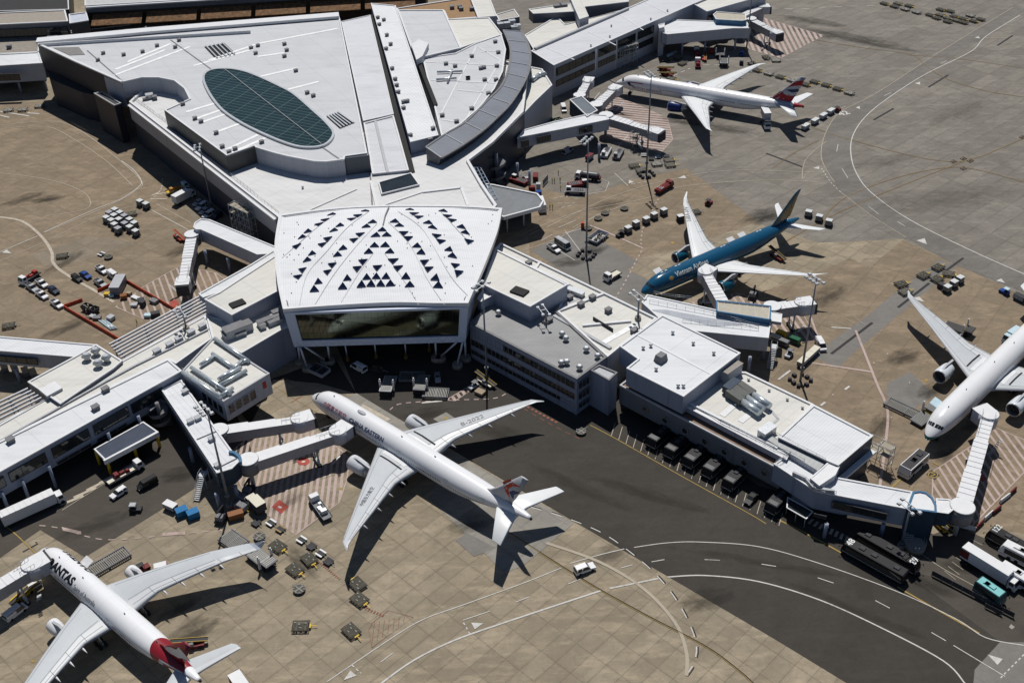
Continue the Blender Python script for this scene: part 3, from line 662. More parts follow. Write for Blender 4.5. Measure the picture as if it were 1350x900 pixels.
    A = '''685 128 620 160 722 143;545 210 648 192 595 228;475 262 580 238 522 283;402 312 350 363 445 343;335 378 283 432 383 405;218 515 322 480 265 545
1060 95 1010 110 1105 107;920 155 1025 147 968 182;848 197 955 187 895 218;770 245 715 293 815 275;703 303 645 350 745 328;575 420 680 402 622 465;512 488 615 468 560 525;447 562 400 622 495 600;392 635 340 695 440 672;288 775 385 757 335 822;230 855 335 838 290 893
1148 207 1085 250 1192 240;1077 257 1015 300 1120 292;945 367 1053 357 990 408;875 432 980 420 922 473;805 497 750 558 852 543;742 572 688 632 790 622;628 713 728 702 675 767;575 797 672 780 622 845
1258 293 1200 340 1303 338;1190 352 1120 405 1232 400;1305 350 1248 398 1360 398;1165 467 1110 522 1217 520;1292 462 1230 520 1340 518;1100 535 1042 597 1150 592;1348 535 1285 590 1392 590;977 672 1085 662 1028 733;913 750 1018 742 962 810'''
    C = '''515 310 473 382 568 370;468 392 420 470 528 462;850 270 803 345 902 335;800 360 745 437 850 432;1143 172 1252 165 1190 235;1075 258 1025 330 1125 325;1187 250 1135 320 1235 320;1300 248 1245 320 1345 318;1018 335 960 418 1065 410;1128 330 1072 405 1175 405;1237 330 1185 402 1285 402;1347 330 1292 402 1402 402'''
    Bs = '''10 660 135 655 68 720;72 742 185 735 118 803
98 198 33 238 142 240;145 248 88 285 197 285;138 345 248 345 187 397;190 403 300 402 240 457;352 472 290 525 397 527;400 540 340 598 443 603;378 675 485 670 425 738;428 752 535 750 465 812
268 78 212 95 312 97;258 128 368 130 300 158;312 165 422 167 357 198;485 215 415 248 525 257;525 267 470 298 580 318;515 370 628 383 563 422;565 430 677 447 605 490;728 515 660 558 758 573;757 585 697 628 805 645;733 708 838 720 778 770;775 787 880 800 800 865
655 88 592 108 697 120;640 150 750 158 690 187;697 195 803 210 738 238;868 262 800 293 907 313;908 325 847 355 952 378;888 428 1000 450 930 490'''
    D = '''220 245 165 320 270 320;265 345 205 415 318 410;572 260 500 332 605 338;595 345 530 420 645 425'''
    SKY = coated('skylight_glass', (.055, .07, .125), .04)
    for txt, ox, oy in ((A, 360, 265), (C, 360, 330), (Bs, 510, 265), (D, 510, 330)):
        for row in txt.replace('\n', ';').split(';'):
            q = [float(a) for a in row.split()]; pts = [(ox+q[i]*S, oy+q[i+1]*S) for i in (0, 2, 4)]
            zc = max(zat(x, y) for x, y in pts)+.12
            v = [P(x, y, zat(x, y)+.3) for x, y in pts]
            if area(v) < 0: v.reverse()
            b = [p-Vector((0, 0, .6)) for p in v]
            MB().prism(v, b).build('skylight', SKY, o, True)
    # shallow ribs between the skylight rows, ridge gap, small fixings
    for pts in ([(513, 272), (508, 284), (505, 297)],): roofline(o, pts, 21.6, .35, .12, MGREY, 'expansion_joint')
    def arc(pts): 
        m = MB(); v = spline([P(x, y, zat(x, y)+.06) for x, y in pts], 5)
        for a, b in zip(v, v[1:]): m.beam(a, b, .14, .12)
        m.build('roof_rib', LGREY, o, True)
    for pts in ([(443, 282), (418, 300), (397, 318), (372, 340)], [(486, 279), (458, 300), (432, 330), (405, 362), (395, 402)], [(497, 295), (465, 330), (438, 365), (415, 402)], [(492, 334), (470, 365), (448, 402)], [(525, 279), (555, 300), (577, 335), (597, 368), (617, 390)], [(512, 293), (540, 322), (562, 366), (586, 402)], [(507, 334), (530, 366), (552, 402)], [(580, 278), (605, 305), (622, 322)]): arc(pts)
    m = MB()
    for _ in range(70):
        s, t = random.uniform(.05, .95), random.uniform(.05, .95); p = pix(s, t); w_ = P(p.x, p.y, zz(s, t)); m.box(w_.x-.12, w_.x+.12, w_.y-.12, w_.y+.12, w_.z, w_.z+.22)
    m.build('roof_fixing', MGREY, o, True)
    return o
hall()

# ---- main terminal -------------------------------------------------------
ZT = 15.3
def terminal():
    o = block('terminal_building', 'huge pale roofed terminal with a dark oval skylight and curved grey crescent roof', 'terminal', [(171, 137), (364.5, 287), (368, 290), (470, 290), (645, 286), (655, 273), (636, 245), (618, 214), (650, 190), (690, 150), (697, 90), (560, 60), (330, 80), (200, 110)], ZT, 0, panelled('terminal_dark_wall', (.036, .042, .06), 3.2), roofing('terrace_sheet', (.6, .6, .6), 140, pitch=2.4, seam=.93), rim=.9, rimw=.8)
    # white band of the left wall
    fascia(o, 'wall_band', (171, 137), (364.5, 287), ZT+.85, ZT-5.2, panelled('band_panel', (.3, .3, .32), 3), .5)
    fascia(o, 'wall_band_cap', (170.5, 138), (364, 288.5), ZT+1.0, ZT+.6, WHITE, .7)
    for k in range(9):
        t = .08+k*.1; a = (171+193*t, 137+150*t); b = (171+193*(t+.05), 137+150*(t+.05))
        fascia(o, 'service_opening', a, b, ZT-6.2, ZT-10.5, BLACK, .25)
    fascia(o, 'walkway', (176, 136), (372, 285), ZT+.4, ZT, GALV, 2.4) if False else None
    rail(o, [(176, 130), (222, 163)], ZT, 1.0); rail(o, [(300, 228), (368, 283)], ZT, 1.0)
    # upper roof
    up = [(161, 109), (51, 59), (48.5, 55), (447, 22), (449, 29), (484, 203), (455, 207), (454, 211), (430, 214), (414, 213.4), (380, 207), (360, 202), (337, 195), (335.6, 193), (299, 206), (217, 146), (250, 131.5), (243, 117.5), (229.6, 107), (209, 103), (187, 103)]
    mass(o, 'upper_', up, 21, ZT-.5, WALLW, ROOFG, .35, .5)
    fascia(o, 'dark_screen_wall', (51.5, 60), (138, 100), 20.6, 11.5, DARKWALL, .4); fascia(o, 'end_wall', (138, 100.5), (161, 110), 20.6, 11, WALLW, .35)
    fascia(o, 'dark_plant_screen', (217, 146.5), (299, 207), 20.9, ZT+.05, panelled('bronze_grey_panel', (.07, .072, .072), 2), .12)
    fascia(o, 'dark_plant_screen', (299, 207), (335.5, 194), 20.9, ZT+.05, MATS['bronze_grey_panel'], .12)
    fascia(o, 'dark_plant_screen', (455, 208), (487, 204), 21.3, ZT+.05, panelled('slate_panel', (.09, .1, .12), 3), .3)
    fascia(o, 'white_upstand', (51, 57.5), (330, 40), 22.2, 20.9, WHITE, .3); roofline(o, [(49, 56), (200, 42), (447, 22)], 21.3, 4.6, 1.0, WHITE, 'white_upstand')
    roofline(o, [(51, 59), (100, 82), (161, 109)], 21.3, .9, .5, WHITE)
    mass(o, 'recess_', [(70, 63), (104, 62), (112, 72), (92, 73)], 21.15, 20.9, DGREY, plain('sunk_dark_roof', (.2, .195, .19), .8), 0)
    for pts in ([(225, 53), (345, 140), (452, 213)], [(115, 67), (162, 108)], [(448, 30), (484, 203)]): roofline(o, pts, 21.0, .45, .12, MGREY, 'roof_gutter')
    for pts in ([(152, 92), (218, 66)], [(168, 82), (225, 58)], [(150, 100), (250, 62)], [(275, 80), (340, 58), (445, 38)], [(255, 87), (335, 65)], [(245, 148), (292, 134)], [(255, 158), (300, 142)], [(262, 163), (308, 147)], [(281, 176), (330, 158)], [(298, 198), (340, 178)], [(305, 202), (350, 182)], [(373, 120), (420, 108)], [(340, 102), (392, 90)], [(340, 75), (375, 70)]): roofline(o, pts, 21.0, 1.3, .07, plain('white_walk_mat', (.74, .74, .74), .6), 'walkway_strip')
    for x, y in ((136, 70), (163, 72), (188, 68), (207, 60), (231, 62), (236, 53), (129, 79), (241, 137), (257, 156), (265, 160), (285, 175), (293, 193), (302, 200), (310, 196), (375, 58), (378, 66), (375, 74), (340, 60), (405, 122), (413, 126), (390, 93), (345, 187), (337, 70), (331, 63)): roofbox(o, x, y, 21, 1.25, 1.05, .85, 35, MGREY)
    # louvre sets sunk in the roof
    for pts in ([(269, 62), (296, 57), (312, 72), (284, 78)], [(430, 154), (447, 148), (468, 162), (448, 170)]):
        v = PP(pts, 21.03); c = sum(v, Vector())/4; m = MB().add(v, [(0, 1, 2, 3)]); k = m.build('louvre_pit', BLACK, o, True); mm = MB()
        for i in range(5):
            t = (i+.5)/5; mm.beam(v[0].lerp(v[1], t)+Vector((0, 0, .3)), v[3].lerp(v[2], t)+Vector((0, 0, .3)), .5, .35)
        mm.build('louvre', GALV, o, True)
    # oval skylight
    ov = [(269.7, 102.5), (278, 93.5), (299, 91.5), (319.5, 94.6), (340, 102), (365.6, 113.8), (386, 125), (411.6, 147), (429.5, 163.6), (438, 177), (427, 190.4), (404, 193.5), (378, 188), (340, 172), (312, 157), (292, 142), (276.5, 121)]
    ov = spline([P(x, y, 21.5) for x, y in ov], 8, True)
    if area(ov) < 0: ov.reverse()
    m, t, b = nt('grid_glass', .12, 0, .6); v = coords(t, R(26)); br = node(t, 'ShaderNodeTexBrick'); br.offset = 0
    br.inputs['Scale'].default_value = 1; br.inputs['Brick Width'].default_value = 6.2; br.inputs['Row Height'].default_value = 1.9; br.inputs['Mortar Size'].default_value = .1
    br.inputs['Color1'].default_value = (.012, .03, .026, 1); br.inputs['Color2'].default_value = (.009, .022, .02, 1); br.inputs['Mortar'].default_value = (.1, .14, .125, 1)
    t.links.new(v, br.inputs[0]); t.links.new(br.outputs[0], b.inputs['Base Color']); MATS['grid_glass'] = m
    q = MB().prism(ov, [p-Vector((0, 0, .45)) for p in ov], caps=(False, True)).build('oval_skylight', m, o, True)
    ou = inset(ov, -.8); n = len(ov); mm = MB()
    for i in range(n):
        j = (i+1) % n; u = Vector((0, 0, .25)); dd = Vector((0, 0, -.5))
        mm.add([ov[i]+u, ov[j]+u, ou[j]+u, ou[i]+u, ov[i]+dd, ov[j]+dd, ou[j]+dd, ou[i]+dd], [(0, 1, 2, 3), (3, 2, 6, 7), (0, 4, 5, 1)])
    mm.build('skylight_kerb', GALV, o, True)
    mm = MB(); mm.beam(P(296, 91, 21.75), P(424, 190, 21.75), .16, .15); mm.build('skylight_ridge', LGREY, o, True)
    # long strips to the right of the oval
    mass(o, 'strip_', [(450, 29), (488, 20.5), (519, 151), (479, 160)], (21.4, 21.4, 18.6, 18.6), ZT, WALLW, ROOFN, .2, .3)
    mass(o, 'low_strip_', [(479.5, 163), (519, 153), (539, 225), (491, 230)], (18.3, 18.3, 15.9, 15.9), ZT, WALLW, ROOFN, .3, .5)
    m = MB(); m.beam(P(495, 160, 18.4), P(511, 227, 16.1), .9, .3); m.build('pipe_run', LGREY, o, True)
    mass(o, 'dark_slot_', [(487.5, 20), (494, 18), (547, 226), (538.5, 228)], (20.5, 20.5, 15.7, 15.7), ZT, DGREY, BLACK, 0)
    mass(o, 'high_strip_', [(489, 5), (521.5, 8), (578, 179), (541, 188)], (22.6, 22.6, 19.6, 19.6), ZT, WALLB, roofing('bright_white_roof', (.67, .68, .7), 118, pitch=1.1), .25, .4)
    for x, y in ((498, 23), (506, 26), (500, 32), (515, 58), (509, 64), (517, 90), (521, 104), (523, 112), (525, 121), (532, 134), (537, 133), (532, 142), (541, 178), (571, 169), (510, 46)): roofbox(o, x, y, 22.6-3.0*(y-6)/178, 1.2, 1.0, .7, 30, MGREY)
    mass(o, 'east_roof_', [(524, 14), (585, 14), (608, 64), (557, 76), (548, 80)], 20.4, ZT, WALLW, ROOFG, .35, .6)
    mass(o, 'east_low_roof_', [(588, 26), (645, 24), (662, 46), (627, 57), (608, 64)], 19.2, ZT, WALLW, ROOFC, .3, .5)
    mass(o, 'stair_hood_', [(542, 59), (552, 52), (565, 57), (557, 74), (549, 79)], 22.5, ZT, WALLW, WHITE, 0)
    fan = [(557, 77), (600, 71), (627, 57.5), (661, 46), (667, 66), (663, 95), (652, 118), (633, 142), (608, 164), (582, 180)]
    mass(o, 'fan_', fan, 19.6, ZT, WALLW, ROOFG, .3, .5)
    mass(o, 'dark_slot_', [(549, 80), (554, 79), (577, 137), (572, 139)], 20.2, ZT, DGREY, BLACK, 0)
    for pts in ([(560, 82), (665, 87)], [(568, 106), (655, 110)], [(582, 158), (603, 161)], [(613, 160), (660, 80), (630, 62)], [(578, 157), (628, 62)], [(603, 119), (645, 123)], [(634, 69), (662, 67)]): roofline(o, pts, 19.6, .55, .1, WHITE, 'walkway_strip')
    for x, y in ((653, 55), (657, 69), (622, 74), (600, 87), (655, 87), (617, 103), (639, 105), (654, 105), (644, 123), (622, 143), (583, 152), (602, 160), (617, 103), (634, 90), (638, 89), (588, 84), (567, 184)): roofbox(o, x, y, 19.6, 1.3, 1.1, .8, 20, MGREY)
    for a, b in (((575, 105), (602, 103)), ((576, 95), (610, 94)), ((590, 108), (596, 92))):
        m = MB(); m.tube(P(*a, 20.3), P(*b, 20.3), .4, n=8); m.build('roof_duct', GALV, o, True)
    # crescent roof
    inn = [(561.5, 194), (590, 175), (615, 160), (643, 132), (660.7, 114), (670, 92), (673, 65), (663.7, 40)]
    out = [(581.5, 208), (610, 191), (637, 171.5), (655, 155), (672.6, 137), (690, 110), (698, 89), (698, 65), (688, 42)]
    zi, zo = 20.2, 18.6
    I = spline([P(x, y, zi) for x, y in inn], 6); O = spline([P(x, y, zo) for x, y in out], 6)
    def res(L, n):
        d = [0]
        for a, b in zip(L, L[1:]): d.append(d[-1]+(b-a).length)
        r = []
        for k in range(n+1):
            s = d[-1]*k/n; i = 0
            while i < len(d)-2 and d[i+1] < s: i += 1
            r.append(L[i].lerp(L[i+1], (s-d[i])/max(1e-6, d[i+1]-d[i])))
        return r
    n = 40; I = res(I, n); O = res(O, n); m = MB()
    m.add(I+O, [(i, i+1, n+2+i, n+1+i) for i in range(n)], 0, True)
    cr = m.build('crescent_roof', roofing('slate_blue_roof', (.2, .215, .25), 45, pitch=1.0, var=.12), o, True)
    m = MB()
    for k in range(0, n+1, 4): m.beam(I[k]+Vector((0, 0, .1)), O[k]+Vector((0, 0, .1)), .3, .2)
    m.build('crescent_rib', LGREY, o, True)
    for L, w_ in ((I, .7), (O, .9)):
        m = MB()
        for a, b in zip(L, L[1:]): m.beam(a-Vector((0, 0, .1)), b-Vector((0, 0, .1)), w_, .5)
        m.build('crescent_edge', MGREY, o, True)
    m = MB(); F = [p+Vector((0, 0, -5.2)) + (i_-p).normalized()*2.2 for p, i_ in zip(O, I)]
    m.add(O+F, [(i, i+1, n+2+i, n+1+i) for i in range(n)], 0, True); m.build('crescent_glazing', GLASS, o, True)
    m = MB(); m.add([I[0], O[0], F[0], Vector((I[0].x, I[0].y, ZT+.1))], [(0, 1, 2, 3)]); m.add([I[n], O[n], F[n], Vector((I[n].x, I[n].y, ZT+.1))], [(0, 1, 2, 3)])
    m.add(I+[Vector((p.x, p.y, ZT)) for p in I], [(i, i+1, n+2+i, n+1+i) for i in range(n)]); m.build('crescent_wall', plain('crescent_soffit', (.13, .13, .14), .4), o, True)
    mm = MB(); base = [Vector((p.x, p.y, 0)) for p in F]
    mm.add(F+base, [(i, i+1, n+2+i, n+1+i) for i in range(n)]); mm.build('curved_wall', WALLG, o, True)
    # glass slot and low roof pieces in front of the hall
    mass(o, 'dark_glazing_', [(499, 241), (542, 228.5), (553, 244), (503, 256.5)], 15.7, 15.2, LGREY, GLASS, .3, .3)
    roofline(o, [(489, 240), (497, 275)], 15.3, .8, .6, WHITE); roofline(o, [(470, 250), (400, 281)], 15.3, .5, .3, WHITE); roofline(o, [(557, 254), (608, 248), (617, 272)], 15.3, .8, .4, WHITE); roofline(o, [(470, 283), (556, 254)], 15.3, .6, .3, WHITE)
    roofline(o, [(487, 212), (491, 275)], 15.3, .5, .3, MGREY)
    cowl(o, 399, 247, ZT); roofbox(o, 197, 127, ZT, 2.5, 2, 1.6, 20, GALV); roofbox(o, 204, 129, ZT, 1.5, 1.5, 1.3, 20, MGREY); roofbox(o, 192, 131, ZT, 2, 1, .8, 20, MGREY)
    # dark tower at the left wall
    mass(o, 'dark_tower_', [(124, 124), (135, 122), (160, 137), (151, 140)], 14.8, 0, DARKWALL, DGREY, .4, .4, GALV)
    mass(o, 'low_dark_wing_', [(62, 92), (120, 112), (128, 126), (108, 122), (66, 104)], 11, 0, DARKWALL, SHADE, 0)
    # lattice canopy right of the hall
    m = MB(); a, b, c, d = P(617, 213, 14), P(628, 211, 11.5), P(656, 262, 11.5), P(640, 268, 14)
    for k in range(12): m.beam(a.lerp(d, k/11), b.lerp(c, k/11), .25, .25)
    for k in range(4): m.beam(a.lerp(b, k/3), d.lerp(c, k/3), .25, .25)
    m.build('lattice_frame', plain('blue_grey_steel', (.2, .25, .32), .4), o, True)
    return o
terminal()
t = block('pointed_canopy', 'grey pointed canopy with white edge jutting from the terminal beside the glass hall', 'canopy', [(640, 243), (650, 244), (709, 256), (717, 266), (712, 274), (664, 287), (650, 282)], 8.5, 7.6, WHITE, plain('canopy_grey_sheet', (.17, .18, .19), .4), .35, .5)
posts(t, [(690, 270), (668, 278)], 7.6, 0, .25, WHITE); m = MB(); m.prism(PP([(648, 252), (690, 258), (700, 268), (664, 280)], 7.5), PP([(648, 252), (690, 258), (700, 268), (664, 280)], 0.0)); m.build('glazed_wall', GLASS, t, True)

# ---- buildings along the top of the photograph
t = block('annexe_building', 'white roofed annexe with a dark window band left of the dark terminal wall', 'building', [(-40, 73), (51, 69), (56, 84), (-40, 90)], 12, 5, WALLW, ROOFW2, .3, .5)
win(t, (-30, 99), (25, 97), 10.2, 7.4, 8); mass(t, 'lower_', [(-40, 84), (54, 80), (57, 90), (-40, 96)], 4.8, 0, WALLB, SHADE, 0)
posts(t, [(24, 108), (58, 104)], 5, 0, .4)
block('service_building', 'low brown grey roof with white walkway mats behind the annexe', 'building', [(-60, 55), (130, 38), (245, 24), (240, 40), (52, 58), (51, 70), (-60, 76)], 12, 0, WALLG, plain('brown_grey_roof', (.25, .225, .195), .8, var=.15), .3, .4)
t = bpy.data.objects['service_building']
for x, y in ((12, 62), (66, 50), (73, 50), (108, 46), (168, 42), (176, 41), (195, 38), (211, 36), (218, 35)): roofbox(t, x, y, 12, 1.8, 1.5, 1.4, 10, MGREY)
t = block('office_building', 'tan roofed two storey office with a dark window band at upper left', 'building', [(-60, 20), (86, 14), (90, 29), (-60, 36)], 18, 0, WALLG, plain('tan_grey_roof', (.29, .26, .22), .8, var=.1), .35, .6)
win(t, (-40, 41), (88, 35.5), 16.2, 12.5, 22)
t = block('stair_tower', 'small white cube tower beside the tan roofed office', 'building', [(91, 20), (114, 17), (117, 28), (92, 32)], 19, 0, panelled('dark_glass_panel', (.05, .05, .055), 2), plain('pale_blue_roof', (.45, .48, .54), .5), .4, .5)
t = block('dark_roofed_shed', 'black roofed shed in the top left corner behind the tan office', 'shed', [(-80, -40), (88, -46), (91, 13), (-80, 17)], 12, 0, DARKWALL, plain('black_roof', (.035, .035, .036), .8), .2, .4)
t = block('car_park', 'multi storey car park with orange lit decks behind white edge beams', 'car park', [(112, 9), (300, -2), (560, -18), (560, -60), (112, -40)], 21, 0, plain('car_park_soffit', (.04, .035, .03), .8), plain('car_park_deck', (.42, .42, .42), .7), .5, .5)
for z0, z1, mt in ((20.9, 18.6, WALLG), (15.0, 12.5, WALLG), (9.5, 6.0, SHADE)): fascia(t, 'edge_beam', (113, 9.5), (560, -17.5), z0, z1, mt, .6)
fascia(t, 'edge_cap', (113, 9), (560, -18), 21.3, 20.8, WHITE, .8)
for i in range(6):
    A, B = P(120+i*72, 9.8-i*4.35, 21), P(186+i*72, 5.8-i*4.35, 21); m = MB(); f_ = Vector((.06, -1, 0))
    q = [Vector((A.x, A.y, 17.8)), Vector((B.x, B.y, 17.8)), Vector((B.x, B.y, 15.4))+f_*6.5, Vector((A.x, A.y, 15.4))+f_*6.5]
    m.prism(q, [p-Vector((0, 0, .35)) for p in q]); m.build('tiled_awning', plain('orange_brick', (.15, .082, .04), .8, var=.6, scale=.7), t, True)  # added slope, carried out past the wall's shadow so its orange catches sun
for i in range(10): 
    x = 160+i*42; c = P(x, 10-(x-113)*.0604, 18); m = MB().box(c.x-.35, c.x+.35, c.y-.9, c.y, 6, 20.6); m.build('column', CONC, t, True)
t = block('brown_roofed_building', 'brown roofed building with rooftop pipes behind the pale east roofs', 'building', [(523, 12), (620, -3), (632, 24), (590, 27), (585, 16), (524, 17)], 17, 0, WALLG, plain('brown_roof', (.27, .17, .09), .75, var=.12), .4, .6)
for x, y in ((596, 10), (606, 9), (608, 12), (622, 12)): roofbox(t, x, y, 17, 1.6, 1.6, 1.2, 15, MGREY)
t = block('white_roofed_store', 'small white roofed store between the brown roof and the grey plant yard', 'building', [(620, -2), (645, -4), (655, 22), (630, 24)], 18, 0, WALLW, ROOFC, .3, .4)
t = block('plant_room', 'grey flat roofed plant room with ducts beyond the crescent roof', 'building', [(654, 20), (678, 13), (685, 23), (658, 28)], 14, 0, WALLG, plain('grey_gravel_roof', (.36, .34, .31), .8), .3, .4)
for x, y in ((660, 34), (668, 33), (675, 30), (682, 36), (655, 31), (678, 38)): roofbox(t, x, y, 13, 2.5, 1.8, 2.0, 15, GALV, 'air_handling_unit')
t = block('white_canopy', 'white skylit roof strip behind the north pier', 'canopy', [(697, 13), (752, 5), (757, 16), (703, 19)], 14, 10, WALLG, ROOFC, .3, .4)
roofbox(t, 735, 8, 14, 3, 2, .8, 15, MGREY); roofbox(t, 743, 7, 14, 3, 2, .8, 15, MGREY)
t = block('link_bridge', 'pale sloping link bridge running up behind the north pier roof', 'bridge', [(751, -4), (764, -5), (776, 22), (764, 26)], 16, 12, WALLW, ROOFC, .2, .3)
posts(t, [(758, 20)], 12)
t = block('grey_walled_warehouse', 'grey walled warehouse with white roof beyond the north pier', 'warehouse', [(762, -4), (826, -10), (829, 3), (769, 10)], 14, 0, WALLG, ROOFC, .3, .4)

# ---- north pier
t = block('north_pier', 'long pale grey pier with two rows of dark windows behind the striped tailed airliner', 'terminal pier', [(730, 87), (914, 6), (1000, -30), (960, -60), (858, -2), (700, 68)], 13, 0, WALLW, roofing('pier_roof', (.56, .57, .6), 122, pitch=1.0), .3, .5)
for x0, y0, x1, y1 in ((733, 86, 784, 64), (789, 62, 812, 52), (815, 50, 838, 40), (841, 39, 862, 30)):
    win(t, (x0, 87-(x0-730)*.4402), (x1, 87-(x1-730)*.4402), 11.6, 8.3, 6, zr=13, out=.2); win(t, (x0, 87-(x0-730)*.4402), (x1, 87-(x1-730)*.4402), 6.6, 4.0, 6, zr=13, out=.2)
win(t, (890, 19), (912, 9), 11.3, 8.6, 4)
posts(t, [(785, 63), (812, 51)], 12.8, 0, .4, WHITE)
mass(t, 'tower_', [(868, 33), (876, 31), (876, 36), (869, 38)], 12, 0, WALLW, WHITE, .2, .3)
mass(t, 'east_', [(914, 6), (922, 3), (990, -22), (1010, -6), (932, 16)], 12.5, 0, WALLW, ROOFC, .3, .4)
win(t, (934, 20), (962, 8), 11.5, 7.5, 5)
for pts in ([(705, 66), (828, 13)],): roofline(t, pts, 13, 1.1, .9, LGREY, 'roof_monitor')
for pts in ([(722, 64), (757, 79)], [(776, 42), (812, 60)], [(818, 20), (848, 40)], [(850, 3), (880, 18)]): roofline(t, pts, 13, .5, .08, WHITE, 'walkway_strip')
for x, y in ((806, 34), (880, 14), (858, 25), (804, 48), (779, 60)): cowl(t, x, y, 13)
t = block('pier_back_roof', 'white back roof with grey ridge between crescent roof and north pier', 'building', [(692, 47), (734, 22), (745, 33), (830, 12), (826, 14), (704, 67)], 11.5, 0, WALLG, ROOFC, .3, .4)
t = block('gate_lounge', 'white flat gate lounge with a large curved duct under the crescent roof', 'building', [(700, 89), (715, 92), (728, 113), (706, 134), (672, 170), (655, 180)], 12.5, 0, WALLW, ROOFC, .35, .5)
m = MB()
for a, b in zip([(701, 106), (709, 100), (716, 97)], [(709, 100), (716, 97), (719, 98)]): m.tube(P(*a, 13.2), P(*b, 13.2), .9, n=10)
m.build('roof_duct', DUCT, t, True)
win(t, (727, 116), (711, 131), 10.5, 8, 5); win(t, (700, 142), (688, 153), 10.5, 8, 4); win(t, (726, 124), (702, 147), 6.5, 5, 6, DGREY, BLACK)
# spiral ducts / stairs near the terminal corner
def spiral(px, py, r, h, label, mat):
    c = P(px, py, 0); o = thing('spiral_chute', label, 'stair', (c.x, c.y, 0)); m = MB()
    for k in range(40):
        a0 = k*.42; a1 = a0+.42; z0 = k*h/40; z1 = z0+h/40
        m.add([(r*.25*math.cos(a0), r*.25*math.sin(a0), z0), (r*math.cos(a0), r*math.sin(a0), z0), (r*math.cos(a1), r*math.sin(a1), z1), (r*.25*math.cos(a1), r*.25*math.sin(a1), z1), (r*math.cos(a0), r*math.sin(a0), z0+1), (r*math.cos(a1), r*math.sin(a1), z1+1)], [(0, 1, 2, 3), (1, 2, 5, 4)])
    m.build('ramp', mat, o); MB().tube((0, 0, 0), (0, 0, h+.8), r*.2, n=10).build('core', mat, o)
    return o
spiral(655, 243, 3.4, 11, 'tall grey spiral baggage chute in the shade below the crescent roof', MGREY)
spiral(742, 117, 3.0, 10, 'grey spiral chute at the corner of the north pier', MGREY)
spiral(215, 562, 2.6, 7, 'dark spiral chute in the shade beside the white bridge', MGREY)

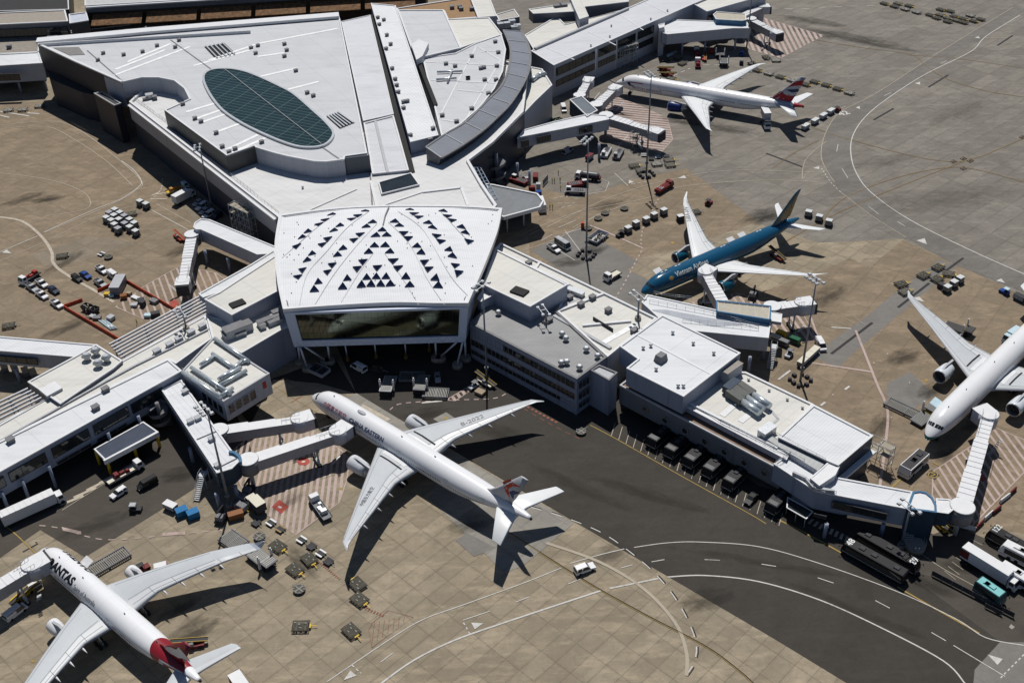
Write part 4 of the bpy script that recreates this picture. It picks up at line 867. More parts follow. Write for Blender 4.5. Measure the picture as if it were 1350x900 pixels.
# ---- fixed bridges and jet bridges
def bridge(name, label, poly, z, zb, cols=(), wall=WALLW, roof=ROOFW, wins=(), rim=.25):
    o = block(name, label, 'boarding bridge', poly, z, zb, wall, roof, rim, .35)
    posts(o, cols, zb, 0, .45, WALLB)
    for w_ in wins: win(o, *w_)
    return o
def jetbridge(label, a, b, zt=7.4, zfloor=4.4, w=3.0, cabang=0.0, rot=True, segs=2, cab=True, zs=None, ribs=True, col_t=.72):
    """telescopic boarding bridge from rotunda at photo point a to cab at photo point b (roof heights)"""
    za = zs or zt; A = P(*a, za); B = P(*b, zt); A2, B2 = A.copy(), B.copy()
    o = thing('jet_bridge', label, 'boarding bridge', (A.x, A.y, 0)); d = (B-A); L = d.length; u = d.normalized(); s = Vector((u.y, -u.x, 0)).normalized()
    H = zt-zfloor
    for k in range(segs):
        t0, t1 = k/segs, (k+1)/segs+(.03 if k < segs-1 else 0); ww = w*(1-.1*k); hh = H*(1-.05*k)
        p, q = A.lerp(B, t0), A.lerp(B, t1)
        m = MB(); v = []
        for e in (p, q): v += [e-s*ww/2-Vector((0, 0, H)), e+s*ww/2-Vector((0, 0, H)), e+s*ww/2-Vector((0, 0, H-hh)), e-s*ww/2-Vector((0, 0, H-hh))]
        m.add(v, [(3, 2, 1, 0), (4, 5, 6, 7), (0, 1, 5, 4), (1, 2, 6, 5), (3, 0, 4, 7)], 0); m.add([v[i] for i in (2, 3, 7, 6)], [(0, 1, 2, 3)], 1)
        if ribs:
            nb = max(2, int((q-p).length/1.6))
            for i in range(nb): 
                c = p.lerp(q, (i+.5)/nb)-Vector((0, 0, H-hh-.05)); m.beam(c-s*ww/2, c+s*ww/2, .1, .1, 1)
        m.build('tunnel', [plain('tunnel_side', (.3, .3, .32), .5, var=.08), WHITE], o, True)
    if rot:
        m = MB().tube(A-Vector((0, 0, H+.3)), A+Vector((0, 0, .25)), w*.72, n=20, mi=0); m.tube(A+Vector((0, 0, .25)), A+Vector((0, 0, .4)), w*.76, w*.7, n=20, mi=1)
        m.build('rotunda', [MGREY, WHITE], o, True)
        MB().tube((A.x, A.y, 0), (A.x, A.y, zfloor), .55, n=12).build('rotunda_column', LGREY, o, True)
    if cab:
        B = B2; m = MB().tube(B-Vector((0, 0, H+.1)), B+Vector((0, 0, .12)), w*.66, n=16, mi=0); m.tube(B+Vector((0, 0, .12)), B+Vector((0, 0, .22)), w*.68, w*.62, n=16, mi=1)
        ca = math.atan2(u.y, u.x)+R(cabang); M = Matrix.Translation((B.x, B.y, 0)) @ Matrix.Rotation(ca, 4, 'Z')
        m.box(0, 3.0, -w*.6, w*.6, zfloor-.2, zt, 0, M=M); m.box(-.2, 3.2, -w*.64, w*.64, zt, zt+.15, 1, M=M)
        m.build('cab', [plain('cab_side', (.42, .43, .47), .5), WHITE], o, True)
        MB().box(3.0, 3.9, -w*.55, w*.55, zfloor-.3, zt-.1, M=M, tx2=.2).build('canopy_bellows', DGREY, o, True)
        MB().box(3.2, 3.3, -w*.4, w*.4, zfloor+.1, zt-.5, M=M).build('cab_window', GLASS, o, True)
        c = A2.lerp(B2, col_t); g = c.z-H
        m = MB()
        for e in (-1, 1): p = c+s*e*w*.42; m.tube((p.x, p.y, .7), (p.x, p.y, g+.3), .22, n=8); m.tube((p.x, p.y, .4), (p.x, p.y, 2.2), .32, n=8)
        m.beam(Vector((*(c+s*w*.6).xy, .9)), Vector((*(c-s*w*.6).xy, .9)), .5, .5); m.build('lift_column', LGREY, o, True)
        for e in (-1, 1):
            p = c+s*e*w*.5; m = MB(); m.tube(Vector((p.x, p.y, .55))-s*.25, Vector((p.x, p.y, .55))+s*.25, .55, n=14); m.build('wheel', BLACK, o, True)
        p = c.lerp(B, .5)+s*w*.7; m = MB()
        for k in range(10): m.box(-.45, .45, k*.28, k*.28+.3, .3+k*.4, .36+k*.4, M=Matrix.Translation((p.x, p.y, 0)) @ Matrix.Rotation(ca+R(180), 4, 'Z'))
        m.build('service_stair', GALV, o, True)
        rail_ = MB()
        for e in (-1, 1):
            p0, p1 = c.lerp(B, .2)+s*e*w*.4, B+s*e*w*.4
            for k in range(5): q = p0.lerp(p1, k/4); rail_.tube(q, q+Vector((0, 0, 1.0)), .05, n=4)
            rail_.tube(p0+Vector((0, 0, 1)), p1+Vector((0, 0, 1)), .05, n=4)
        rail_.build('guard_rail', GALV, o, True)
    return o
bridge('fixed_bridge', 'white forked fixed bridge above the shaded gate stores behind the striped tailed airliner', [(873, 26), (985, 30), (989, 38), (966, 38), (880, 46), (873, 44)], 10, 5.8, [(970, 50), (900, 55), (930, 52)], wins=(((890, 47), (910, 45.5), 9, 6.6, 5), ((946, 42), (965, 40), 9, 6.6, 5)))
bridge('blue_gate_box', 'blue glazed box on top of the forked bridge near the top gate', [(940, 20), (945, 16), (983, 19), (984, 27), (978, 28), (944, 26)], 12, 9.9, wall=BLUEF, roof=plain('beige_glass', (.4, .37, .3), .6))
jetbridge('white jet bridge reaching up from the top gate beyond the blue box', (952, 22), (976, 6), 9, 6, 3.2, cabang=20); jetbridge('long white jet bridge of the top gate with ribbed roof', (975, 22), (1005, 8), 9, 6, 3.2, cabang=-40)
jetbridge('empty jet bridge over striped top gate with open black cab', (990, 25), (1022, 41), 7.6, 4.5, 3.2, rot=True)
bridge('fixed_bridge', 'white fixed bridge with dark windows leading to the striped tailed airliner gate', [(682, 182), (690, 172), (730, 161), (775, 151), (800, 152.5), (803, 158), (740, 171)], 9.6, 5.6, [(698, 225), (790, 190), (682, 215)], wins=(((687, 186), (697, 184), 9, 6.6, 3), ((708, 181), (726, 177), 9, 6.6, 5), ((764, 169), (781, 165), 9, 6.6, 5)))
bridge('blue_gate_house', 'dark blue gate house with grey roof between two jet bridges', [(751, 132), (767, 127), (788, 146), (774, 154)], 9.8, 4, wall=BLUEP, roof=plain('blue_grey_roof', (.13, .15, .17), .4), cols=[(765, 160), (780, 165)])
jetbridge('white jet bridge docked at the nose of the striped tailed airliner', (786, 138), (809, 116), 7.8, 4.8, 3.4, cabang=-8); jetbridge('idle jet bridge standing over the pink striped gate with its cab facing right', (799, 152), (862, 171), 7.6, 4.6, 3.6); jetbridge('short jet bridge parked towards the north pier wall', (764, 126), (775, 106), 7.8, 4.8, 3.2)
# left gate
t = bridge('fixed_bridge', 'white fixed bridge with a rounded blue end left of the glass hall', [(255, 300), (257, 294), (265, 289), (276, 290), (364, 326), (361, 335), (339, 336), (265, 303), (259, 303)], 9.2, 4.8, [(270, 330), (300, 340)], wall=WALLW)
fascia(t, 'blue_end_wall', (256, 301), (265, 304), 8.9, 4.8, BLUEP, .12)
jetbridge('white jet bridge with open black cab over the left striped gate', (253, 309), (241, 368), 7.8, 4.8, 3.2, segs=2)
bridge('fixed_bridge', 'white fixed bridge with dark window band at the left edge of the photo', [(-60, 442), (0, 444), (128, 455), (98, 471), (0, 463), (-60, 458)], 9.4, 5, [(20, 485)], wins=(((-20, 467), (48, 473), 8.4, 6.4, 5),))
t = bridge('fixed_bridge', 'long white fixed bridge with rounded navy end beside the swallow tailed airliner stand', [(213, 514), (239, 501), (306, 595), (315, 602), (315, 609), (306, 618), (286, 624)], 9.2, 4.6, [(310, 640), (285, 650), (250, 590)], wall=BLUEP, roof=roofing('bridge_roof', (.64, .655, .68), 128, pitch=1.3))
fascia(t, 'side_band', (213, 515), (285, 623), 8.9, 7.6, WALLW, .1); roofline(t, [(257, 580), (288, 567)], 9.3, .2, .1, MGREY); roofline(t, [(284, 618), (314, 603)], 9.3, .2, .1, MGREY)
for x, y in ((244, 516), (251, 555), (261, 551), (279, 578), (287, 613)): roofbox(t, x, y, 9.2, 1.4, 1.1, .8, 40, LGREY)
m = MB()
for a, b in zip(*(lambda q: (q, q[1:]))(spline([P(x, y, 9.6) for x, y in ((302, 596), (309, 597), (316, 603), (317, 610))], 4))): m.beam(a, b, .7, .6)
m.build('blue_rim', BLUEF, t, True)
jetbridge('rear jet bridge by the nose of the swallow tailed airliner, not docked', (288, 567), (395, 551), 7.8, 4.8, 3.3, cabang=14, segs=3, ribs=False)
jetbridge('front jet bridge docked at the door of the swallow tailed airliner', (327, 606), (445.5, 566.5), 8.0, 5, 3.3, cabang=24, segs=3, ribs=False)
jetbridge('ribbed white jet bridge docked at the nose of the red tailed airliner', (-45, 795), (42, 743), 8.0, 5, 3.4, cabang=-4, segs=2)
# right gates
t = bridge('fixed_bridge', 'white fixed bridge with two railed walkways near the teal airliner', [(853, 389), (940, 408), (1016, 427), (1013, 446), (918, 437), (870, 421), (846, 399)], 9.8, 5.6, [(989, 470), (950, 462)], wins=(((947, 441), (977, 445), 9.0, 6.0, 4),), roof=ROOFW2)
mass(t, 'recess_', [(856, 408), (878, 408), (985, 428), (940, 430)], 9.86, 9.8, LGREY, plain('grey_bridge_roof', (.33, .35, .39), .5), 0)
rail(t, [(856, 399), (940, 415), (1000, 432)], 9.8); rail(t, [(900, 424), (1000, 435)], 9.8); rail(t, [(862, 388), (880, 392), (912, 395)], 9.8)
t = bridge('blue_gate_box', 'blue framed gate box with beige glass roof by the teal airliner', [(945, 397), (1016, 404.5), (1015, 422), (945, 411)], 11.2, 8.5, wall=BLUEF, roof=plain('beige_glass', (.4, .37, .3), .6), cols=[(1010, 440)])
for k in range(8):
    a = (945+70*k/7, 397+7.5*k/7); b = (945+70*k/7, 411+11*k/7)
    roofline(t, [a, b], 11.25, .14, .12, LGREY, 'roof_bar')
roofline(t, [(945, 397), (1016, 404.5), (1015, 422), (945, 411), (945, 397)], 11.25, .45, .3, BLUEF, 'roof_frame')
jetbridge('white jet bridge docked at the side of the teal airliner', (954, 399), (930, 357), 8.6, 5.4, 3.3, cabang=-52, rot=False)
jetbridge('white jet bridge reaching right from the blue gate box', (1018, 404), (1058, 398), 8.4, 5.2, 3.3, segs=2); block('link_roof', 'small white link roof at the right end of the blue gate box', 'canopy', [(1017, 411), (1031, 414), (1030, 425), (1016, 423)], 8.3, 7.4, WALLW, WHITE, .1, .2)
t = bridge('fixed_bridge', 'white roofed bridge with rounded navy end at the corner of the right pier', [(1020, 612), (1038, 600), (1104, 630), (1203, 648.5), (1195, 671), (1075, 648)], 9.2, 4.2, [(1090, 690), (1165, 690)], wall=WALLB, wins=(((1097, 660), (1170, 677), 8.0, 6.0, 4), ((1073, 676), (1090, 680), 5.6, 4.6, 2)))
mass(t, 'lower_', [(1035, 640), (1100, 625), (1120, 640), (1115, 662), (1078, 654)], 4.1, 0, WALLB, SHADE, 0)
mass(t, 'rounded_end_', [(1203, 649), (1212, 647.5), (1221, 649.5), (1229, 656), (1234, 666), (1234.5, 676), (1195, 671)], 9.35, 0, BLUEP, WHITE, .25, .4, BLUEF)
mass(t, 'link_', [(1234, 657), (1251, 658), (1262, 668), (1250, 677), (1235, 675)], 8.6, 4.8, BLUEP, WHITE, .15, .3)
roofline(t, [(1045, 625), (1062, 633), (1072, 645), (1100, 650)], 9.4, .6, .9, LGREY, 'roof_upstand'); rail(t, [(1065, 636), (1075, 649), (1102, 652)], 9.3)
jetbridge('long ribbed jet bridge docked at the white airliner on the right', (1269, 668), (1304, 545), 8.4, 5.2, 3.6, cabang=52, segs=3)
# stair at the navy end
c = P(1205, 722, 0); t = thing('spiral_landing', 'round concrete stair landing at the foot of the navy end wall', 'stair', (c.x, c.y, 0)); MB().tube((0, 0, 0), (0, 0, 1.4), 2.3, n=20).build('landing', CONC, t)
m = MB()
for k in range(12): m.box(-2.2+0, .2, 1.2+k*.32, 1.55+k*.32, 1.3+k*.35, 1.42+k*.35)
m.build('flight', GALV, t); m = MB()
for k in range(12):
    a = R(180+k*18); m.tube((2.3*math.cos(a), 2.3*math.sin(a), 1.4), (2.3*math.cos(a), 2.3*math.sin(a), 2.4), .05, n=4)
m.build('guard_rail', GALV, t)

# ---- left pier
t = block('left_pier', 'white roofed pier with dark recessed windows along the lower left', 'terminal pier', [(-40, 645), (240, 489.5), (222, 474), (-40, 602)], 11, 4.5, WALLB, ROOFW2, .3, .5)
for x0, x1 in ((-30, 2), (8, 57), (65, 114), (120, 166), (170, 212)):
    e = lambda x: (x, 645-(x+40)*.5554)
    win(t, e(x0), e(x1), 9.9, 6.9, 3, DGREY, GLASS, .25, zr=11)
for x0, x1 in ((66, 112), (120, 160)): win(t, e(x0), e(x1), 5.6, 4.6, 3, MGREY, BLACK, .2, zr=11)
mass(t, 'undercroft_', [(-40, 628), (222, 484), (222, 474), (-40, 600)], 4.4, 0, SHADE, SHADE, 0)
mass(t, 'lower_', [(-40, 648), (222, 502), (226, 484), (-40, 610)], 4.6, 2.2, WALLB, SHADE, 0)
posts(t, [(29, 633), (64, 614), (142, 570), (182, 548), (2, 648)], 7, 0, .4, WALLB)
mass(t, 'inner_roof_', [(-40, 602), (222, 474), (232, 480), (280, 446), (271, 416), (162, 475.5), (127, 492), (62, 525), (-40, 582)], 10.4, 0, WALLW, ROOFC, .25, .5)
roofline(t, [(-40, 604), (140, 503), (179, 482), (226, 459), (280, 432)], 10.5, .5, .35, LGREY, 'roof_gutter')
mass(t, 'gate_room_', [(127, 454.5), (161.5, 476), (150, 486), (80, 533), (37, 504), (98, 471)], 11.2, 0, WALLG, ROOFC, .3, .4)
mass(t, 'roof_cover_', [(51, 513), (72, 502), (82, 511), (62, 522)], 12.0, 11.2, LGREY, WHITE, 0)
for x, y in ((114, 470), (126, 463), (129, 479), (140, 472)): cowl(t, x, y, 11.2, 1.3, 2.2)
for x, y in ((207, 463), (224, 454), (236, 447), (252, 438), (267, 430)): roofbox(t, x, y, 10.4, 1.8, 1.4, 1.1, 45, LGREY, cap=True)
for x, y in ((139, 513), (126, 537), (14, 580)): roofbox(t, x, y, 11, 1.6, 1.4, 1.0, 45, MGREY)
# plant room roof with ducts
t = block('plant_deck', 'white roofed plant deck covered in fat silver ducts beside the left pier', 'building', [(240, 489.6), (280.7, 446), (355.5, 493), (295, 530)], 11.6, 5.5, WALLW, ROOFC, .3, .4, LGREY)
mass(t, 'base_', [(246, 500), (281, 452), (350, 496), (296, 524)], 5.4, 0, WALLG, SHADE, 0)
ee = lambda s: (240+55*s, 489.6+40.4*s)
for k in range(4): win(t, ee(.44+k*.13), ee(.555+k*.13), 9.9, 7.0, 1, WALLW, zr=11.6, out=.2)
ee = lambda s: (295+60.5*s, 530-37*s)
for k in range(4): win(t, ee(.05+k*.155), ee(.19+k*.155), 10.0, 7.2, 1, WALLW, zr=11.6, out=.2)
sg = P(348, 505, 10); A = P(345, 507, 9.9); B = P(350, 504, 9.9); fascia(t, 'red_gate_sign', (345.5, 504.5), (350, 502), 10.4, 8.4, plain('red_sign', (.38, .05, .045), .5), .12)
for pts in ([(264, 481), (283, 469)], [(283, 446), (328, 476)], [(280, 466), (312, 487)], [(252, 484), (304, 519)], [(285, 510), (325, 488)], [(288, 500), (306, 488), (318, 476), (327, 475)], [(241, 491), (291, 524)], [(291, 522), (307, 511)], [(294, 497), (318, 484)]):
    m = MB()
    for a, b in zip(pts, pts[1:]): m.tube(P(*a, 12.4), P(*b, 12.4), .52, n=12)
    m.build('roof_duct', DUCT, t, True)
rail(t, [(241, 489), (292, 522)], 11.6)
t = block('pier_link', 'grey walled link roof with cooling units between plant deck and glass hall', 'building', [(272, 416), (305, 425), (368, 392), (385, 430), (373, 434), (318.5, 466), (280, 446)], 11, 0, WALLB, ROOFC, .25, .4)
fascia(t, 'dark_base', (320, 483), (385, 448), 5.5, 0.05, DARKWALL, .2)
for x, y, lx, ly, h in ((309, 436, 5.5, 3, 2.6), (303, 440, 3.5, 3, 1.6), (322, 431, 4, 2.5, 2.2), (316, 439, 3, 2, 1.2), (349, 424, 4, 1.6, 1.4), (357, 421, 5, 1.5, 1.3), (363, 424, 4, 1.5, 1.2), (364, 413, 2, 1.5, 1.6), (346, 430, 1.5, 1.5, 1.3)): roofbox(t, x, y, 11, lx, ly, h, 35, LGREY if lx > 3 else GALV, 'cooling_unit', True, MGREY)
t = block('grey_box_building', 'pale box building with three roof louvres left of the glass hall', 'building', [(269.6, 395), (306, 416), (367, 384), (372, 345), (364, 337), (289, 386)], 15.2, 10, WALLB, ROOFC, .3, .4)
roofbox(t, 313, 400, 15.2, 4, 2.6, .4, 35, BLACK, 'roof_louvre', False)
block('link_parapet', 'narrow white roofed link with railing behind the pale box building', 'building', [(262, 388), (268, 393), (289, 386), (364, 337), (362, 330), (330, 350)], 11.5, 0, WALLW, ROOFW2, .3, .4)
rail(bpy.data.objects['link_parapet'], [(262, 385), (300, 366), (333, 346)], 11.5)
def scaffold(px, lx, ly, h, hd, label, lv=5):
    c = P(*px, 0); o = thing('scaffold_tower', label, 'scaffold', (c.x, c.y, 0), R(hd)); nx, ny = max(1, round(lx/2.4)), max(1, round(ly/2.4)); m = MB()
    for i in range(nx+1):
        for j in range(ny+1): m.tube((-lx/2+lx*i/nx, -ly/2+ly*j/ny, 0), (-lx/2+lx*i/nx, -ly/2+ly*j/ny, h), .09, n=5)
    for k in range(1, lv+1):
        z = h*k/lv
        for j in range(ny+1): m.tube((-lx/2, -ly/2+ly*j/ny, z), (lx/2, -ly/2+ly*j/ny, z), .07, n=5)
        for i in range(nx+1):
            x = -lx/2+lx*i/nx; m.tube((x, -ly/2, z), (x, ly/2, z), .07, n=5)
            if i < nx: m.tube((x, -ly/2, z-h/lv), (x+lx/nx, -ly/2, z), .06, n=5); m.tube((x, ly/2, z), (x+lx/nx, ly/2, z-h/lv), .06, n=5)
    m.build('frame', GALV, o)
    for k in (lv-1, lv): MB().box(-lx/2+.1, lx/2-.1, -ly/2+.1, ly/2*(.1 if k == lv else 1)-.1, h*k/lv-.35, h*k/lv-.28).build('platform', plain('scaffold_board', (.3, .27, .21), .8), o)
    return o
scaffold((330, 318), 9, 5, 13, -40, 'steel scaffold tower with board platforms between the terminal wall and the glass hall'); scaffold((826, 86), 9, 3, 9, 32, 'dark scaffold stair against the north pier wall'); scaffold((836, 195), 2.4, 2.4, 6, 20, 'slim steel tower standing on the pink striped stand', 3)
scaffold((1156, 612), 2.4, 6, 7, 45, 'steel escape stair at the dark end of the right pier', 3)
def pergola(label, a, b, c, d, z, n=7):
    """open white beams along a-b, b side edge c, d"""
    A, B, C, D = (P(*q, z) for q in (a, b, c, d)); o = thing('pergola', label, 'pergola', (A.x, A.y, 0)); 
    for k in range(n):
        t_ = k/(n-1); MB().beam(A.lerp(D, t_), B.lerp(C, t_), .35, .5).build('beam', WHITE, o, True)
    for k in range(4):
        t_ = .04+k*.31; p, q = A.lerp(B, t_), D.lerp(C, t_); m = MB(); m.beam(p-Vector((0, 0, .5)), q-Vector((0, 0, .5)), .3, .4); m.build('cross_beam', MGREY, o, True)
        m = MB(); m.tube((p.x, p.y, 0), (p.x, p.y, z-.5), .2, n=6); m.build('post', MGREY, o, True)
    return o
pergola('open white beam pergola beside the left pier near the red barriers', (144, 454), (272, 386), (272, 414), (162, 475), 10.4)
pergola('open white beam pergola over stored carts at the left edge', (-40, 548), (37, 512), (60, 527), (-40, 578), 10.4, 6)
t = block('loading_canopy', 'grey canopy with a white edge on yellow posts under the left pier', 'canopy', [(124, 592), (189, 556), (208, 569), (139, 607)], 5.2, 4.4, WHITE, plain('blue_grey_sheet', (.055, .066, .095), .8), .15, .3)  # the pier's shadow is put into the roof sheet colour
fascia(t, 'white_edge', (136, 606), (208, 568), 5.5, 4.2, WHITE, .5); posts(t, [(141, 607), (176, 587), (206, 571), (126, 594)], 4.4, 0, .4, YELLOW, 'yellow_post')
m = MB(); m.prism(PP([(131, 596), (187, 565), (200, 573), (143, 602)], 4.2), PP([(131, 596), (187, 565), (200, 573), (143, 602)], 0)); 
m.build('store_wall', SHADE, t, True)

# ---- right pier
t = block('grey_roof_block', 'weathered grey roofed block with banded windows right of the glass hall', 'terminal pier', [(619, 427), (650, 397), (735, 412), (800, 472), (760.5, 501)], 11.2, 0, WALLB, ROOFD, .4, .6, MGREY)
for zt_, zb_, dy in ((10.2, 8.0, 0), (6.6, 4.6, 0), (3.2, 1.8, 0)):
    e = (11.2-zt_)*4.05
    win(t, (621, 427.5+e), (758, 500+e), zt_, zb_, 24, MGREY, GLASS); win(t, (762.5, 500.5+e), (777, 491.5+e), zt_, zb_, 3, MGREY, GLASS)
for x, y in ((657, 412), (741, 440), (746, 446), (740, 478), (747, 477), (773, 460), (788, 469), (764, 484)): cowl(t, x, y, 11.2, .9, 1.5)
mass(t, 'corner_tower_', [(778, 488.6), (790, 482), (814, 492), (803, 502.6)], 11.0, 0, WALLB, LGREY, .35, .4, MGREY)
t = block('white_box_block', 'tall white box block with three roof louvres right of the glass hall', 'building', [(653, 329), (748, 376), (699, 405), (636.5, 375.5)], 16, 10.9, WALLB, ROOFC, .3, .4)
mass(t, 'annex_', [(629, 394), (637, 381), (655, 387), (634, 398)], 14.2, 10.9, WALLB, WHITE, .2, .3)
roofbox(t, 685, 384, 16, 4.4, 3, .5, -35, BLACK, 'roof_louvre', False)
t = block('long_pier_roof', 'cream flat pier roof with kerb edge below the teal airliner', 'terminal pier', [(652, 330), (660, 322), (712, 346.7), (796, 387), (866, 421), (818, 458), (801, 472), (735, 412), (748, 376)], 11, 0, WALLW, ROOFC, .55, .5)
for pts in ([(733, 412), (796, 388)], [(706, 355), (712, 346)], [(768, 430), (832, 424)]): roofline(t, pts, 11, .7, .5, WHITE, 'roof_kerb')
roofline(t, [(730, 417), (805, 460)], 11, .9, .5, LGREY, 'pipe_run'); roofline(t, [(795, 452), (838, 428)], 11, 1.6, .1, plain('white_walk_mat', (.74, .74, .74), .6), 'walkway_strip'); roofline(t, [(782, 421), (808, 437)], 11, .25, .9, DGREY, 'pipe_run'); roofline(t, [(752, 385), (766, 393), (742, 402)], 11, .6, .1, LGREY, 'walkway_strip')
for x, y in ((753, 384), (751, 392), (766, 401), (802, 409), (697, 347), (781, 392), (750, 380), (836, 436), (724, 422)): roofbox(t, x, y, 11, 1.6, 1.3, 1.1, 40, MGREY)
roofbox(t, 759, 385, 11, 5, 1.6, 1.2, -38, GALV, 'air_handling_unit')
t = block('white_hipped_block', 'large bright white sheet roof overhanging the right pier', 'building', [(873, 416), (976, 466), (901, 523.5), (826, 486), (841, 474), (817, 457)], 14.2, 9, WALLB, ROOFW, .3, .4)
win(t, (831, 491), (870, 511), 13.2, 12.0, 4); roofline(t, [(838, 440), (938, 493)], 14.2, .7, .1, WHITE, 'roof_ridge')
m = MB().box(-1.4, 1.4, -1.2, 1.2, 0, 1.9, tx=.3, ty=.3, M=Matrix.Translation(P(871, 475, 14.2)) @ Matrix.Rotation(R(45), 4, 'Z')); m.build('roof_cowl', MGREY, t, True)
for x, y in ((848, 458), (887, 438), (914, 452), (941, 465), (858, 455), (894, 508), (901, 508), (865, 486)): cowl(t, x, y, 14.2, .5, 1.0)
t = block('south_pier_roof', 'cream terrace roof with dark ducts towards the end of the right pier', 'terminal pier', [(905, 531), (950, 490), (983, 491.5), (1072, 534), (1024, 592)], 10, 0, WALLW, ROOFC, .4, .5)
for a, b in (((974, 507), (993, 520)), ((966, 510), (985, 524)), ((960, 516), (979, 529))):
    A, B = P(*a, 11.4), P(*b, 11.4); MB().beam(A, B, 2.0, 1.7).build('dark_air_duct', plain('dark_duct', (.09, .095, .09), .5), t, True); C = B+(B-A).normalized()*5.5; MB().tube(B, C, .85, n=14).build('silver_duct', DUCT, t, True)
A = P(955, 516, 11.6); MB().beam(P(972, 503, 11.4), P(957, 515, 11.4), 2.2, 1.9).build('blue_air_plenum', BLUEP, t, True)
roofbox(t, 1011, 568, 10, 4.2, 2.2, 1.8, 40, GALV, 'air_handling_unit'); roofline(t, [(1008, 531), (1026, 552), (1015, 562)], 10, .6, .1, LGREY, 'walkway_strip'); roofline(t, [(976, 556), (993, 542)], 10, 1.5, .1, WHITE, 'walkway_strip'); roofline(t, [(952, 548), (968, 534)], 10, 1.5, .1, WHITE, 'walkway_strip')
for x, y in ((987, 500), (1014, 514), (1038, 526), (1058, 537), (970, 533)): cowl(t, x, y, 10, .4, .7)
roofbox(t, 958, 487, 10, 6, 5, 3.2, 42, WALLW, 'roof_house', True, CONC)
t = block('end_block', 'white flat roofed end block of the right pier with dark undercut wall', 'building', [(1072, 534), (1151, 575), (1105, 614), (1088, 607), (1026, 577)], 11.3, 0, panelled('navy_wall_panel', (.05, .06, .085), 2), ROOFW2, .3, .5)
fascia(t, 'white_canopy_edge', (1107, 628), (1149, 592), 7.6, 7.0, WHITE, 1.2); mass(t, 'corner_', [(1068, 630), (1092, 609), (1107, 614), (1101, 626), (1080, 640)], 11.1, 9, WALLW, WHITE, .1, .3)
mass(t, 'grey_roof_', [(1008, 577), (1015, 573), (1088, 610), (1078, 620)], 10.6, 9, WALLW, roofing('ribbed_grey_roof', (.42, .43, .43), 50, pitch=1.2), 0)
rail(t, [(1016, 571), (1088, 609)], 10.8)
t = block('porthole_wall', 'long grey wall with round portholes and a brown railed deck over parked buses', 'building', [(817, 509), (830, 499), (905, 531), (1040, 602), (1031, 622)], 8, 2.6, WALLG, plain('brown_deck', (.22, .15, .11), .8, var=.12), .45, .35, LGREY)
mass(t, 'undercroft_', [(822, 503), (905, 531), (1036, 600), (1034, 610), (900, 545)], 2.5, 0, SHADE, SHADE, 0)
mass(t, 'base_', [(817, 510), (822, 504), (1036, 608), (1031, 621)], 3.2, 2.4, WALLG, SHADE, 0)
for k in range(8):
    x = 853+k*25.6; y = 537.5+k*14.4; c = P(x, y, 5.2); A = P(817, 509, 8); B = P(1031, 622, 8); d = (B-A).normalized(); nr = Vector((d.y, -d.x, 0)); nr = nr if nr.y < 0 else -nr
    s = (c-A).dot(nr); c = c-nr*s; f = MB().tube(c-nr*.1, c+nr*.3, 1.0, n=18).build('porthole', MGREY, t, True); MB().tube(c-nr*.1, c+nr*.35, .75, n=18).build('porthole_glass', GLASS, t, True)
rail(t, [(905, 533), (1035, 603)], 8.4, 1.0, WHITE); rail(t, [(830, 500), (900, 530)], 8.4, 1.0, DGREY)
mass(t, 'white_band_', [(826, 487), (905, 526), (949, 556), (1040, 600), (1037, 606), (900, 534)], 9.9, 8.5, WALLB, WHITE, .15, .3)
rail(t, [(950, 557), (1020, 592), (1042, 600), (1060, 610)], 10); rail(t, [(1022, 612), (1042, 600)], 9.6)
# ======================= airliners
# local frame: +X towards the nose (nose tip at X=0, tail at X=-L), +Y to the left wing, ground at z=0
def stations(L, r, zc, nose, tailz):
    """(x aft, half width, z top, z bottom) along the fuselage"""
    zt, zb = zc+r, zc-r; S = []
    for u, w_, t, b in ((0, .01, 0, 0), (.06, .10, .06, .10), (.2, .22, .14, .21), (.5, .36, .25, .37), (.9, .50, .37, .53), (1.4, .62, .49, .68), (2.0, .73, .66, .81), (2.7, .83, .83, .91), (3.5, .91, .92, .97), (4.5, .97, .98, 1.0), (5.6, 1.0, 1.0, 1.0)):
        x = u*r*.62; S.append((x, r*w_, nose+(zt-nose)*t, nose+(zb-nose)*b))
    x1 = L-8.0*r
    for k in range(1, 12): S.append((x1*k/11 if x1*k/11 > 3.6*r*.98 else None, r, zt, zb))
    S = [s for s in S if s[0] is not None]
    for u, w_, t, b in ((.12, .995, 0, .02), (.25, .96, .0, .12), (.38, .89, .02, .27), (.5, .8, .05, .43), (.62, .68, .09, .58), (.73, .55, .14, .71), (.83, .41, .22, .82), (.91, .29, .36, .90), (.97, .2, .5, .95), (1.0, .15, .58, .975)):
        x = x1+(L-x1)*u; S.append((x, r*w_, zt+(tailz+.0-zt)*t, zb+(tailz-zb)*b))
    return S
